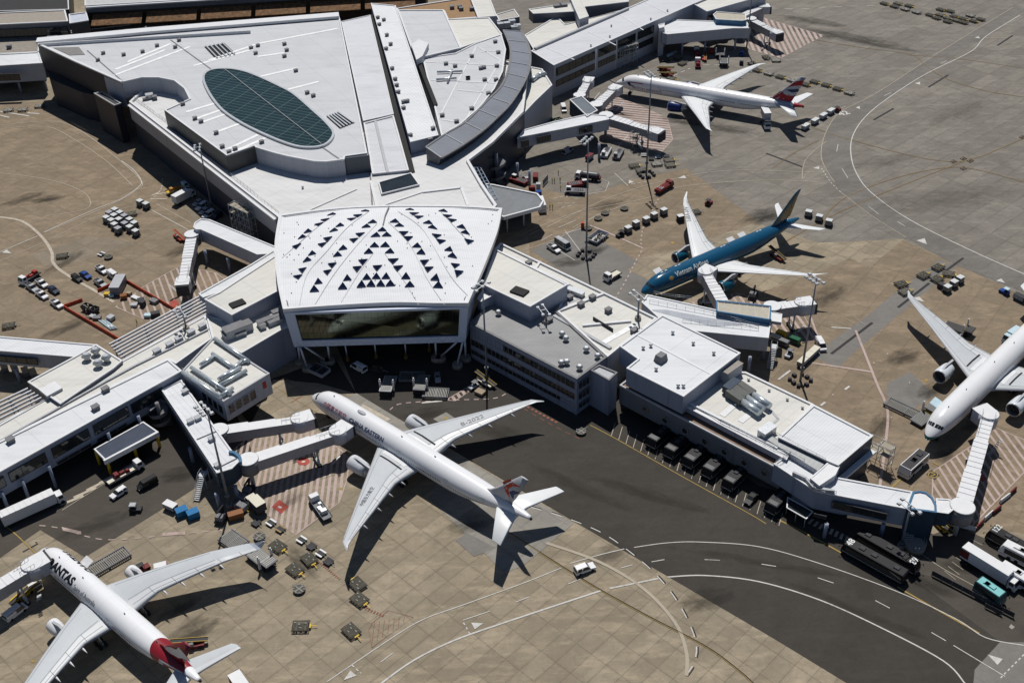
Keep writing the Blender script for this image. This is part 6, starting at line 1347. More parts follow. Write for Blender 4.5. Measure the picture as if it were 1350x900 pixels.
# --- white airliner with dark green chin, right edge
x_ = Plane(T777, 'airliner', 'plain white airliner with a dark green chin stripe at the right edge', (98.03, 202.97), -135.396)
x_.fuselage(skin('cx_skin', (.7, .705, .715), [('Z', 2.3, 4.55, (.012, .085, .08))], (5.55, .19, 8.2, 61, .56, ((31, 33.4), (48.5, 50)))))
MATS['cx_skin'].node_tree
x_.details((18.0, 34.0, 49.3, 60.2), DOORW, 2.6)
x_.patch('white_belly', 6.5, 73, 112, 248, WHITE, d=.008, nx=20, nt_=8); x_.patch('white_side', 9.5, 60, 98, 113, WHITE, d=.008, nx=20, nt_=4); x_.patch('white_side', 9.5, 60, 247, 262, WHITE, d=.008, nx=20, nt_=4)
for side in (1, -1):
    wg = x_.wing(side, W777, WINGG); x_.fairings(wg, side, W777, (8.4, 13.3, 18.5, 24.5)); x_.engine(25.2, 9.75, 2.95, 1.95, 5.8, plain('nacelle_pale', (.58, .62, .66), .3, var=.04), SILVER, side, W777)
    m = MB(); y = 5.4; v = []
    for x in (31, 32.5, 34, 35.5, 37, 38.2): v += [(-x, side*y, x_.wz(y, x, W777)+.05), (-x, side*(y+.45), x_.wz(y+.45, x, W777)+.05)]
    m.add(v, [(2*i, 2*i+1, 2*i+3, 2*i+2) for i in range(5)]); m.build('walkway_stripe', BLACK, wg)
    m = MB(); v = []
    for x in (30.5, 33, 35.5, 38): v += [(-x, side*3.5, x_.wz(3.6, x, W777)+.05), (-x, side*4.5, x_.wz(4.5, x, W777)+.05)]
    m.add(v, [(2*i, 2*i+1, 2*i+3, 2*i+2) for i in range(3)]); m.build('root_panel', WHITE, wg)
x_.tail(S777, F777, WINGW, WINGW); x_.gear(5.9, 36.9, 5.5, 2.3)
# open freight door of the same airliner
m = MB(); A = x_.surf(9.2, -70); B = x_.surf(12.2, -70); u = Vector((0, -1.9, .5)); m.prism([A+u+Vector((0, 0, .1)), B+u+Vector((0, 0, .1)), B+Vector((0, 0, .1)), A+Vector((0, 0, .1))], [A+u, B+u, B, A]); m.build('cargo_door', plain('pale_blue_door', (.45, .58, .64), .4), x_.fus)
for pl, th, xs in ((c_, -75, (7.8, 36.5, 41)), (q_, -78, (11.5,))):
    for x in xs:
        A = pl.surf(x, th); B = pl.surf(x+2.6, th); u = Vector((0, -1.8, .7)); MB().prism([A+u+Vector((0, 0, .1)), B+u+Vector((0, 0, .1)), B+Vector((0, 0, .1)), A+Vector((0, 0, .1))], [A+u, B+u, B, A]).build('cargo_door', WHITE, pl.fus)
# ======================= vehicles and ground equipment (local +X = forwards, base at z=0)
def C(name, col, rough=.35): return plain(name, col, rough, var=.06)
CARW, CARS, CARB, CARN, CARK = C('car_white', (.68, .68, .69)), C('car_silver', (.36, .37, .39)), C('car_blue', (.015, .06, .25)), C('car_navy', (.02, .03, .06)), C('car_black', (.012, .012, .014), .5)
TEALP, PALEBL, BLUEC, GREENP, BROWNP, CREAM = C('teal_paint', (.2, .47, .47)), C('pale_blue_paint', (.45, .58, .64)), C('blue_plastic', (.015, .14, .32)), C('green_paint', (.015, .1, .05)), C('brown_crate', (.22, .09, .035)), C('cream_paint', (.6, .57, .47))
ULDW = plain('container_roof_grey', (.55, .57, .57), .4, var=.12); ULDS = plain('container_side', (.2, .2, .19), .5, var=.2); DECK = plain('dolly_deck', (.075, .07, .05), .6, var=.4, scale=1.6); DECKL = plain('dolly_deck_pale', (.3, .29, .26), .6, var=.2); DFRAME = plain('dolly_frame_brown', (.055, .048, .035), .6, var=.4, scale=2); WORN = plain('worn_plate', (.2, .2, .185), .5, var=.4, scale=3)
ROLL = plain('roller_steel', (.19, .19, .18), .4, .3, var=.2, scale=3)
def wheels(o, xs, w, r=.33, t=.22):
    for x in xs:
        for e in (-1, 1):
            wh = MB().tube((x, e*w-t/2, r), (x, e*w+t/2, r), r, n=14).build('wheel', BLACK, o); 
def hexprof(m, prof, y, mi=0, ty=0.0):
    """side profile (x, z) extruded across, upper points pulled in by ty"""
    zmax = max(z for _, z in prof); zmin = min(z for _, z in prof)
    f = lambda z: y-ty*(z-zmin)/max(.01, zmax-zmin)
    a = [(x, -f(z), z) for x, z in prof]; b = [(x, f(z), z) for x, z in prof]; n = len(prof)
    m.add(a+b, [list(range(n)), list(range(2*n-1, n-1, -1))]+[(i, (i+1) % n, n+(i+1) % n, n+i) for i in range(n)], mi)
    return m
def car(o, col, kind):
    P_ = {'sedan': (4.7, 1.82, [(-2.3, .95), (-1.5, 1.0), (-.95, 1.42), (.35, 1.44), (1.05, 1.02), (2.2, .85)]),
          'hatch': (4.2, 1.76, [(-2.05, 1.0), (-1.9, 1.45), (.2, 1.5), (1.0, 1.05), (2.05, .85)]),
          'suv': (4.8, 1.92, [(-2.35, 1.1), (-2.15, 1.72), (.35, 1.76), (1.1, 1.15), (2.35, 1.0)]),
          'ute': (5.2, 1.86, [(-.35, 1.05), (-.25, 1.72), (.65, 1.74), (1.35, 1.12), (2.5, 1.0)]),
          'van': (5.0, 1.95, [(-2.45, 1.1), (-2.4, 1.95), (1.2, 1.98), (1.95, 1.2), (2.45, 1.05)]),
          'minibus': (6.2, 2.1, [(-3.05, 1.2), (-3.0, 2.4), (2.2, 2.42), (2.85, 1.35), (3.1, 1.2)])}[kind]
    L, W, cab = P_; h = L/2; y = W/2
    m = MB(); hexprof(m, [(-h, .35), (-h, .85), (cab[0][0] if kind != 'ute' else -h, .95), (cab[-2][0], .98), (h-.05, .82), (h, .4)], y, 0, .06); m.build('body', col, o)
    # cabin: glass band with roof panel
    c2 = [(cab[0][0], .93)]+cab[:-1] if False else cab[:-1]
    base = [(c2[0][0], .94), *[p for p in c2[1:-1]], (c2[-1][0], .96)]
    m = MB(); hexprof(m, base, y-.05, 0, .17); m.build('window', GLASS, o)
    top = [p for p in base if p[1] > 1.3]; x0, x1 = top[0][0], top[-1][0]; zt = max(p[1] for p in top)
    MB().box(x0-.06, x1+.1, -(y-.19), y-.19, zt-.05, zt+.05, tx=.1, ty=.08).build('roof', col, o)
    for e in (-1, 1):
        m = MB()
        for x in ([x0+.05, (x0+x1)/2] if kind not in ('minibus',) else [x0+.05, x0+1.4, x0+2.8, x1-.9]): m.box(x-.08, x+.1, e*(y-.12)-.06, e*(y-.12)+.06, .95, zt-.02)
        if kind == 'van': m.box(-2.35, -.1, e*(y-.1)-.05, e*(y-.1)+.05, 1.0, 1.75)
        (m.build('pillar', col, o) if kind != 'minibus' else [MB().box(x-.08, x+.1, e*(y-.12)-.06, e*(y-.12)+.06, .95, zt-.02).build('pillar', col, o) for x in (x0+.05, x0+1.4, x0+2.8, x1-.9)])
    for e in (-1, 1): MB().box(h-.12, h+.02, e*(y-.3)-.2, e*(y-.3)+.2, .6, .76).build('headlight', LGREY, o)
    if kind == 'ute':
        m = MB(); m.box(-h+.02, -.4, -y+.08, -y+.16, .9, 1.16).box(-h+.02, -.4, y-.16, y-.08, .9, 1.16).box(-h+.02, -h+.1, -y+.16, y-.16, .9, 1.16); m.build('tray', col, o)
        MB().box(-h+.1, -.42, -y+.16, y-.16, .96, .99).build('tray_floor', DGREY, o)
    if kind in ('van', 'minibus'): MB().box(-h+.4, 0, -.55, .55, zt+.05, zt+.1).build('roof_panel', LGREY if kind == 'minibus' else col, o)
    wheels(o, (-h+.95, h-.95), y-.1)
def truckcab(o, x, w, z0, z1, col, L=1.9):
    m = MB(); hexprof(m, [(x, z0), (x, z1), (x+L*.72, z1), (x+L*.95, z0+(z1-z0)*.5), (x+L, z0+.2), (x+L, z0)], w/2, 0, .06); m.build('cab', col, o)
    m = MB(); m.box(x+L*.74, x+L*.96, -w/2+.16, w/2-.16, z0+(z1-z0)*.5, z1-.15, M=None, tx2=L*.2)
    for e in (-1, 1): m.box(x+.3, x+L*.7, e*(w/2-.02)-.03, e*(w/2-.02)+.03, z0+(z1-z0)*.52, z1-.2)
    m.build('cab_window', GLASS, o)
def boxtruck(o, cabc, boxc, L=8.0, hb=3.6, ribs=0, roofc=None):
    h = L/2; truckcab(o, h-2.0, 2.3, .5, 2.6, cabc); MB().box(-h, h-2.2, -.5, .5, .55, .8).build('chassis', DGREY, o)
    MB().box(-h, h-2.25, -1.22, 1.22, .95, hb).build('cargo_box', boxc, o); m = MB().box(-h-.03, h-2.22, -1.25, 1.25, hb, hb+.08)
    for k in range(ribs): x = -h+.6+k*(L-2.6)/ribs; m.box(x, x+.12, -1.2, 1.2, hb+.08, hb+.16)
    m.build('box_roof', roofc or WHITE, o); wheels(o, (-h+1.3, h-1.1), 1.05, .48, .3)
def flattruck(o, cabc, deckc, L=7.5, load=None):
    h = L/2; truckcab(o, h-1.9, 2.2, .5, 2.5, cabc); MB().box(-h, h-2.0, -1.15, 1.15, .8, 1.0).build('deck', deckc, o)
    MB().box(-h, h-1.0, -.45, .45, .5, .8).build('chassis', DGREY, o)
    m = MB()
    for e in (-1, 1): m.box(-h, h-2.05, e*1.15-.04, e*1.15+.04, 1.0, 1.3)
    m.build('side_board', MGREY, o)
    if load:
        for k, (x, y, lx, ly, hh) in enumerate(((-2.2, 0, 1.2, 1.6, 1.1), (-.6, .3, 1.4, 1.1, .6), (.6, -.3, .9, .9, .8))): MB().box(x-lx/2, x+lx/2, y-ly/2, y+ly/2, 1.0, 1.0+hh, tx=.1, ty=.1).build('load', load, o)
    wheels(o, (-h+1.2, h-1.0), 1.0, .45, .3)
def tanker(o, cabc, tankc, L=8.5):
    h = L/2; truckcab(o, h-1.9, 2.3, .5, 2.5, cabc); MB().box(-h, h-1, -.45, .45, .5, .85).build('chassis', DGREY, o)
    rings = [[(x, 1.1*q*math.cos(t*math.pi/8), 1.75+.85*q*math.sin(t*math.pi/8)) for t in range(16)] for x, q in ((-h, .6), (-h+.25, .95), (-h+.6, 1), (h-2.7, 1), (h-2.35, .95), (h-2.15, .6))]
    MB().rings(rings).build('tank', tankc, o); MB().box(-h+.8, h-2.9, -.25, .25, 2.55, 2.68).build('catwalk', GALV, o)
    MB().box(-h-.5, -h, -.8, .8, .6, 1.6).build('hose_reel', MAROON, o); wheels(o, (-h+1.0, -h+2.1, h-1.0), 1.0, .47, .3)
def bus(o, col, L=11.0, num=None, roofc=None, silver=True, H=3.05, W=2.6, numsize=1.0, back=False):
    h = L/2; y = W/2; m = MB(); hexprof(m, [(-h, .35), (-h, H-.2), (-h+.25, H), (h-.55, H), (h-.1, H*.62), (h, .9), (h-.02, .35)], y, 0, .08); m.build('body', col, o)
    MB().box(-h+.3, h-.7, -y+.25, y-.25, H, H+.04).build('roof', roofc or col, o)
    for e in (-1, 1): MB().box(-h+.4, h-1.1, e*(y-.045)-.03, e*(y-.045)+.03, 1.35, H-.55).build('window_band', GLASS, o)
    m = MB(); m.add([(h-.02, -y+.15, 1.2), (h-.02, y-.15, 1.2), (h-.5, y-.2, H-.12), (h-.5, -y+.2, H-.12)], [(0, 1, 2, 3)]); m.build('windscreen', GLASS, o)
    for x in (-h+2.2, .2, h-4.2): MB().box(x-.7, x+.7, -.55, .55, H+.04, H+.3, tx=.12, ty=.1).build('roof_unit', DGREY if silver else (roofc or col), o)
    m = MB()
    for e in (-1, 1): m.box(-h+.2, h-.3, e*(y+.01)-.02, e*(y+.01)+.02, .95, 1.12)
    m.box(h-.12, h+.03, -y+.1, y-.1, .95, 1.12); m.build('side_stripe', GALV, o)
    if silver: MB().box(h-2.0, h-.75, -y+.35, y-.35, H+.03, H+.1).build('roof_hatch', plain('hatch_grey', (.085, .085, .09), .4, .2), o)
    for e in (-1, 1): MB().tube((h-.1, e*y, 2.2), (h+.35, e*(y+.25), 2.1), .05, n=5).tube((h+.35, e*(y+.25), 2.2), (h+.35, e*(y+.25), 1.75), .1, n=6).build('mirror', BLACK, o)
    if num:
        me = flat_text(num, numsize, 1, 0, .02)
        for v in me.vertices: q = v.co.copy(); v.co = (((h-2.0)+q.y) if not back else (-h+2.4-q.y), (numsize*.7-q.x) if not back else (q.x-numsize*.7), H+.12)
        me.materials.append(WHTL); put('roof_number', me, o)
    wheels(o, (-h+2.6, h-2.4), y-.15, .48, .3)
def dolly(o, deck=DECK, towc=YELLOW, L=3.6, W=2.6, bar=True):
    m = MB(); h, y = L/2, W/2
    for e in (-1, 1): m.box(-h, h, e*y-.08, e*y+.08, .38, .62)
    for x in (-h, h-.16, -h/2, 0, h/2): m.box(x, x+.16, -y, y, .38, .6)
    m.build('frame', DFRAME, o); m = MB()
    for k in range(12): x = -h+.25+k*(L-.5)/12; m.box(x, x+.17, -y+.12, y-.12, .55, .66)
    m.build('roller_deck', deck, o); m = MB()
    for x, yy in ((-h*.7, y*.55), (0, -y*.5), (h*.55, y*.4), (-h*.2, y*.2)): m.box(x-.25, x+.25, yy-.12, yy+.12, .66, .76)
    m.build('lock_stop', WORN, o)
    if bar:
        MB().beam((h, 0, .45), (h+1.6, 0, .4), .14, .1).box(h-.02, h+.3, -.55, .55, .4, .52).build('tow_bar', towc, o)
    wheels(o, (-h+.5, h-.5), y-.25, .2, .16)
def turntable(o, deck=DECK, plate=GALV):
    MB().tube((0, 0, .3), (0, 0, .5), 1.35, n=18).build('turntable', deck, o); MB().box(-1.2, 1.2, -.14, .14, .5, .58).build('cross_bar', plate, o); MB().box(-.14, .14, -1.1, 1.1, .5, .6).build('cross_bar', plate, o)
    m = MB()
    for k in range(10): a = k*.628; m.box(-.16, .16, -.2, .2, .5, .62, M=Matrix.Translation((math.cos(a)*1.15, math.sin(a)*1.15, 0)) @ Matrix.Rotation(a, 4, 'Z'))
    m.build('roller_stop', MGREY, o); MB().beam((1.3, 0, .4), (2.3, 0, .35), .12, .1).build('tow_bar', MGREY, o); wheels(o, (-.7, .7), .8, .2, .15)
def smalldolly(o, col=WHITE):
    MB().tube((0, 0, .28), (0, 0, .42), 1.0, n=16).build('turntable', DECK, o)
    for e in (-1, 1): MB().box(-1.0, 1.0, e*.72-.2, e*.72+.2, .42, .5).build('side_plate', col, o)
    MB().box(-.8, .8, -.4, .4, .42, .46).build('roller_deck', DGREY, o)
    MB().beam((1.0, 0, .35), (1.9, 0, .3), .1, .1).build('tow_bar', MGREY, o); wheels(o, (-.7, .7), .75, .18, .14)
def uld(o, roofc=ULDW, side=ULDS, loaded=True):
    MB().box(-1.2, 1.2, -1.0, 1.0, .3, .48).build('dolly_frame', DGREY, o); MB().beam((1.2, 0, .4), (2.2, 0, .35), .1, .1).build('tow_bar', MGREY, o); wheels(o, (-.8, .8), .8, .2, .15)
    m = MB(); hexprof(m, [(-.78, .5), (-1.0, .95), (-1.0, 2.05), (.95, 2.05), (.95, .5)], .85, 0, 0.0); c = m.build('container', side, o)
    MB().box(-1.03, .98, -.88, .88, 2.05, 2.12).build('container_roof', roofc, c); m = MB()
    for e in (-1, 1): m.box(-.9, .9, e*.86-.02, e*.86+.02, 1.2, 1.26)
    m.box(.95, .98, -.75, .75, .65, 1.95); m.build('container_door', MGREY, c)
def boxcart(o, roofc=ULDW, side=LGREY):
    MB().box(-1.6, 1.6, -.8, .8, .35, .5).build('cart_floor', DGREY, o); m = MB()
    for x in (-1.55, 0, 1.5): m.box(x, x+.06, -.8, -.74, .5, 1.7).box(x, x+.06, .74, .8, .5, 1.7)
    m.box(-1.6, -1.54, -.8, .8, .5, 1.7).box(1.54, 1.6, -.8, .8, .5, 1.7); m.build('cart_frame', side, o); MB().box(-1.65, 1.65, -.88, .88, 1.7, 1.8).build('cart_roof', roofc, o)
    for e in (-1, 1): MB().box(-1.5, 1.5, e*.76-.02, e*.76+.02, .55, 1.65).build('curtain', plain('curtain_grey', (.3, .32, .38), .7), o)
    MB().beam((1.6, 0, .4), (2.4, 0, .35), .1, .1).build('tow_bar', MGREY, o); wheels(o, (-1.1, 1.1), .7, .22, .16)
def tug(o, col=MAROON, roofc=WHITE, cab=True):
    m = MB(); hexprof(m, [(-1.4, .3), (-1.4, .95), (-.2, .95), (.1, .85), (1.35, .8), (1.4, .3)], .75); m.build('body', col, o); MB().box(-.9, -.2, -.5, .5, .95, 1.15).build('seat', BLACK, o)
    if cab:
        m = MB()
        for x, y in ((-1.2, -.6), (-1.2, .6), (.15, -.6), (.15, .6)): m.tube((x, y, .9), (x, y, 1.85), .04, n=5)
        m.build('cab_post', DGREY, o); MB().box(-1.3, .25, -.7, .7, 1.85, 1.95, tx=.08, ty=.08).build('cab_roof', roofc, o)
    MB().box(-1.7, -1.4, -.2, .2, .4, .55).build('hitch', DGREY, o); wheels(o, (-.9, .9), .7, .36, .24)
def pushback(o, col=LGREY, top=WHITE):
    m = MB(); hexprof(m, [(-3.4, .35), (-3.4, 1.3), (-1.0, 1.35), (1.6, 1.3), (3.3, 1.1), (3.4, .35)], 1.35); m.build('body', col, o)
    MB().box(1.4, 2.9, -1.0, .2, 1.25, 2.2, tx=.15, ty=.12).build('cab_window', GLASS, o); MB().box(1.35, 2.95, -1.02, .22, 2.2, 2.32, tx=.1, ty=.1).build('cab_roof', top, o)
    MB().box(-3.0, .6, -.9, .9, 1.32, 1.5, tx=.2, ty=.2).build('engine_cover', MGREY, o); m = MB()
    for k in range(5): m.box(-2.6+k*.6, -2.3+k*.6, -.6, .6, 1.5, 1.56)
    m.build('grille', BLACK, o); wheels(o, (-2.2, 2.2), 1.2, .6, .4)
def beltloader(o, col=MAROON, belt=DGREY, up=2.4):
    MB().box(-2.6, 2.2, -.9, .9, .35, .85).build('body', col, o); MB().box(-.6, .5, .25, .9, .85, 1.6, tx=.1).build('cab', MGREY, o)
    m = MB(); m.beam((-3.4, -.35, .9), (3.9, -.35, up), .95, .2); m.build('conveyor', belt, o); m = MB()
    for e in (-.85, .15): m.beam((-3.4, e, 1.05), (3.9, e, up+.15), .08, .25)
    m.build('side_rail', plain('safety_yellow', (.5, .33, .05), .5), o); wheels(o, (-1.8, 1.5), .85, .38, .26)
def loader(o, col=LGREY, deck=ROLL, z=1.0, bridge=1.6, accent=YELLOW):
    MB().box(-3.8, 1.6, -1.7, 1.7, z-.35, z).build('main_platform', col, o); m = MB()
    for k in range(11): x = -3.6+k*.47; m.box(x, x+.3, -1.5, 1.5, z, z+.08)
    m.build('roller_deck', deck, o); MB().box(1.7, 4.0, -1.6, 1.6, bridge-.3, bridge).build('bridge_platform', col, o); m = MB()
    for k in range(4): m.box(1.85+k*.5, 2.15+k*.5, -1.35, 1.35, bridge, bridge+.08)
    m.build('bridge_roller', deck, o); m = MB()
    for e in (-1, 1): m.beam((-3.0, e*1.4, .45), (1.2, e*1.4, z-.2), .16, .2).beam((-3.0, e*1.4, z-.2), (1.2, e*1.4, .45), .16, .2)
    m.build('scissor_lift', MGREY, o); MB().box(-3.9, 3.6, -1.2, 1.2, .3, .55).build('chassis', DGREY, o)
    for e in (-1, 1): MB().box(1.4, 1.75, e*1.75-.25, e*1.75+.25, .5, bridge+1.3).build('lift_post', WHITE, o); MB().tube((1.5, e*1.75, bridge+1.3), (1.5, e*1.75, bridge+1.9), .18, n=8).build('beacon', WHITE, o)
    MB().box(1.5, 1.85, -1.4, 1.4, z, z+.35).build('stop_bar', accent, o); wheels(o, (-2.6, 2.6), 1.35, .42, .3)
def rack(o, L=6.0, W=4.0, deck=ROLL, frame=MGREY, z=.75):
    m = MB()
    for e in (-1, 1): m.box(-L/2, L/2, e*W/2-.1, e*W/2+.1, .3, z+.12)
    for x in (-L/2, 0, L/2): m.box(x-.1, x+.1, -W/2, W/2, .3, z)
    for x in (-L/2+.2, L/2-.2):
        for e in (-1, 1): m.box(x-.12, x+.12, e*(W/2-.2)-.12, e*(W/2-.2)+.12, 0, .3)
    m.build('frame', frame, o); m = MB(); n = int(L/.42)
    for k in range(n): x = -L/2+.15+k*(L-.3)/n; m.box(x, x+.2, -W/2+.2, W/2-.2, z-.08, z+.04)
    m.build('roller_deck', deck, o)
def catering(o, boxc=WHITE, z=3.4, cabc=WHITE):
    truckcab(o, 2.2, 2.3, .5, 2.4, cabc); MB().box(-3.6, 3.0, -.5, .5, .5, .85).build('chassis', DGREY, o)
    MB().box(-3.6, 1.9, -1.25, 1.25, z, z+2.3).build('lift_box', plain('lift_box_grey', (.4, .4, .41), .4), o); MB().box(-3.65, 1.95, -1.3, 1.3, z+2.3, z+2.4).build('lift_box_roof', boxc, o); m = MB()
    for e in (-1, 1): m.beam((-3.0, e*.9, .85), (1.4, e*.9, z), .15, .2).beam((-3.0, e*.9, z), (1.4, e*.9, .85), .15, .2)
    m.build('scissor_lift', MGREY, o); MB().box(1.9, 3.3, -1.2, 1.2, z, z+.15).build('front_platform', GALV, o); wheels(o, (-2.4, 2.8), 1.0, .46, .3)
def person(o, vest=None, legs=None):
    vest = vest or plain('hi_vis_vest', (.5, .55, .03), .8); legs = legs or plain('navy_trousers', (.02, .025, .04), .8)
    me = bpy.data.meshes.new('body'); V = [(0, 0, .95), (0, 0, 1.2), (0, 0, 1.42), (0, 0, 1.55), (0, .0, 1.68), (0, .2, 1.4), (.03, .27, 1.12), (.1, .25, .88), (0, -.2, 1.4), (.0, -.27, 1.12), (.06, -.27, .86), (0, .1, .9), (.03, .11, .5), (0, .12, .06), (.12, .12, .04), (0, -.1, .9), (-.04, -.11, .5), (-.06, -.12, .06), (.06, -.12, .04)]
    E_ = [(0, 1), (1, 2), (2, 3), (3, 4), (2, 5), (5, 6), (6, 7), (2, 8), (8, 9), (9, 10), (0, 11), (11, 12), (12, 13), (13, 14), (0, 15), (15, 16), (16, 17), (17, 18)]
    me.from_pydata(V, E_, []); t = bpy.data.objects.new('body', me); COL.objects.link(t); md = t.modifiers.new('s', 'SKIN'); 
    rr = [.15, .15, .16, .06, .11, .07, .05, .04, .07, .05, .04, .09, .07, .05, .04, .09, .07, .05, .04]
    for v, r_ in zip(me.skin_vertices[0].data, rr): v.radius = (r_, r_*1.0)
    me.skin_vertices[0].data[0].use_root = True; t.modifiers.new('u', 'SUBSURF').levels = 1; bpy.context.view_layer.update()
    me2 = bpy.data.meshes.new_from_object(t.evaluated_get(bpy.context.evaluated_depsgraph_get())); bpy.data.objects.remove(t)
    sk = plain('skin', (.4, .24, .16), .6); me2.materials.clear()
    for m_ in (legs, vest, sk): me2.materials.append(m_)
    for p in me2.polygons: p.material_index = 0 if p.center.z < .95 and abs(p.center.y) < .22 else (2 if p.center.z > 1.5 or (abs(p.center.y) > .2 and p.center.z < .95) else 1); p.use_smooth = True
    put('body', me2, o); MB().rings([[(.115*q*math.cos(a*.785), .115*q*math.sin(a*.785), z) for a in range(8)] for z, q in ((1.7, 1.05), (1.76, 1.0), (1.81, .6))]).build('hat', plain('cap_orange', (.5, .2, .03), .7), o)
def barrier(o, col=ORANGE, L=2.0, h=.9): m = MB(); hexprof(m, [(-L/2, 0), (-L/2, h), (L/2, h), (L/2, 0)], .24, 0, .14); m.build('body', col, o); MB().box(-L/2+.2, L/2-.2, -.12, .12, h, h+.05).build('top_rib', col, o)
def crate(o, col=BROWNP, lx=2.2, ly=1.5, h=1.2, top=None): MB().box(-lx/2, lx/2, -ly/2, ly/2, .12, h).build('crate_body', col, o); MB().box(-lx/2-.04, lx/2+.04, -ly/2-.04, ly/2+.04, h, h+.08).build('crate_lid', top or col, o); MB().box(-lx/2, lx/2, -ly/2+.1, -ly/2+.25, 0, .12).box(-lx/2, lx/2, ly/2-.25, ly/2-.1, 0, .12).build('skid', DGREY, o)
def sitehut(o, L=7.2, W=2.9, h=2.8, col=LGREY, roofc=None): MB().box(-L/2, L/2, -W/2, W/2, .15, h).build('wall', panelled('hut_panel', (.2, .22, .25), .5), o); MB().box(-L/2-.08, L/2+.08, -W/2-.08, W/2+.08, h, h+.12).build('roof', roofc or col, o); MB().box(L/2, L/2+.03, -.5, .5, .2, 2.2).build('door', MGREY, o); MB().box(-L/2+.3, L/2-.3, -W/2+.2, -W/2+.5, 0, .15).box(-L/2+.3, L/2-.3, W/2-.5, W/2-.2, 0, .15).build('skid', DGREY, o)
def skip(o, col=DGREY, L=5.5, W=2.4, h=1.5): 
    m = MB(); o_ = [(-L/2, -W/2), (L/2, -W/2), (L/2, W/2), (-L/2, W/2)]; q = lambda k, z: [(x*k, y*k, z) for x, y in o_]
    m.add(q(.85, .1)+q(1, h)+q(.95, h)+q(.8, .4), [(0, 1, 5, 4), (1, 2, 6, 5), (2, 3, 7, 6), (3, 0, 4, 7), (4, 5, 9, 8), (5, 6, 10, 9), (6, 7, 11, 10), (7, 4, 8, 11), (3, 2, 1, 0)]); m.build('bin', col, o); m = MB()
    for k in range(14): x, y, s = random.uniform(-L*.35, L*.35), random.uniform(-W*.3, W*.3), random.uniform(.2, .6); m.box(x-s, x+s, y-s*.5, y+s*.5, .4, random.uniform(.8, h+.1), tx=.1, ty=.1, M=Matrix.Rotation(k*.3, 4, 'Z'))
    m.build('rubbish', plain('mixed_rubbish', (.22, .2, .17), .8, var=.7, scale=2), o)
def pipes(o): 
    for k in range(5): MB().tube((-3.5+.3*k, -.7+k*.35, .18), (3.3+.2*k, -.7+k*.35, .18), .18, n=10).build('pipe', GALV if k % 2 else PALEBL, o)
def liftunit(o): MB().box(-1.8, 1.8, -1.1, 1.1, .35, .9).build('chassis', DGREY, o); MB().box(-1.5, .3, -.9, .9, .9, 2.0, tx=.2).build('engine_housing', MGREY, o); m = MB().beam((.4, 0, .9), (1.5, 0, 3.2), .4, .4).beam((1.5, 0, 3.2), (-1.2, 0, 3.4), .35, .35); m.build('hose_boom', BLACK, o); wheels(o, (-1.2, 1.2), 1.0, .4, .25)
def gantrystair(o):
    m = MB()
    for k in range(12): m.box(-2.4+k*.36, -2.0+k*.36, -.7, .7, .25+k*.3, .31+k*.3)
    m.build('steps', GALV, o); MB().box(1.9, 4.0, -.9, .9, 3.7, 3.82).build('landing', GALV, o); m = MB()
    for e in (-.75, .75):
        m.beam((-2.4, e, .2), (2.0, e, 3.8), .1, .25).beam((-2.4, e, 1.2), (2.0, e, 4.8), .06).beam((2.0, e, 4.8), (4.0, e, 4.8), .06)
        for x in (2.0, 3.9): m.beam((x, e, 0), (x, e, 4.8), .12)
    m.build('frame', LGREY, o)
def gpu(o, col=CREAM, top=None): MB().box(-1.5, 1.5, -.85, .85, .4, 1.6, tx=.1, ty=.06).build('housing', col, o); MB().box(-1.3, 1.3, -.75, .75, 1.6, 1.68).build('lid', top or WHITE, o); MB().box(-1.0, 1.0, -.86, .86, .8, 1.2).build('vent', DGREY, o); MB().beam((1.5, 0, .45), (2.5, 0, .4), .1).build('tow_bar', YELLOW, o); wheels(o, (-1, 1), .75, .28, .18)
def firetruck(o):
    truckcab(o, 2.0, 2.3, .5, 2.4, MAROON); MB().box(-4.2, 1.8, -1.1, 1.1, .6, 1.7).build('body', MAROON, o); m = MB()
    for e in (-.45, .45): m.beam((-4.6, e, 2.05), (3.0, e, 2.2), .12, .14)
    for k in range(14): m.beam((-4.4+k*.54, -.45, 2.06), (-4.4+k*.54, .45, 2.06), .08)
    m.build('ladder', plain('ladder_red', (.35, .05, .04), .5), o); MB().box(-3.2, -1.6, -.9, .9, 1.7, 1.95).build('locker', LGREY, o); wheels(o, (-3.0, 2.8), 1.0, .46, .3)
def fence_run(o, L, h=1.4, col=DGREY):
    m = MB(); n = int(L/2.2)
    for k in range(n+1): x = -L/2+L*k/n; m.box(x-.05, x+.05, -.05, .05, 0, h)
    m.build('post', MGREY, o); MB().box(-L/2, L/2, -.03, .03, .15, h-.05).build('panel', col, o)
KIND = {}
def spawn(key, name, cat, fn, args, px, front, label, group=None, h=1.2, heading=None, stand=None):
    """one of a kind: px photo point of its middle, front a photo point ahead of it"""
    z0 = G0 if stand is None else stand
    c = P(px[0], px[1], z0+h/2)
    if heading is None: f = P(front[0], front[1], z0+h/2); a = math.atan2(f.y-c.y, f.x-c.x)
    else: a = R(heading)
    if key in KIND: return dup(KIND[key], (c.x, c.y, z0), a, label, group)
    o = thing(name, label, cat, (c.x, c.y, z0), a, group); fn(o, *args) if not isinstance(args, dict) else fn(o, **args); KIND[key] = o
    return o
V_ = 'vehicles'
def carat(kind, col, px, dx, dy, label, group=None):
    nm = {'ute': 'pickup_truck', 'van': 'van', 'sedan': 'car', 'hatch': 'car', 'suv': 'car', 'minibus': 'minibus'}[kind]
    return spawn(kind+col.name, nm, nm.replace('_', ' ').replace('pickup truck', 'pickup'), car, (col, kind), px, (px[0]+dx, px[1]+dy), label, group, 1.5)
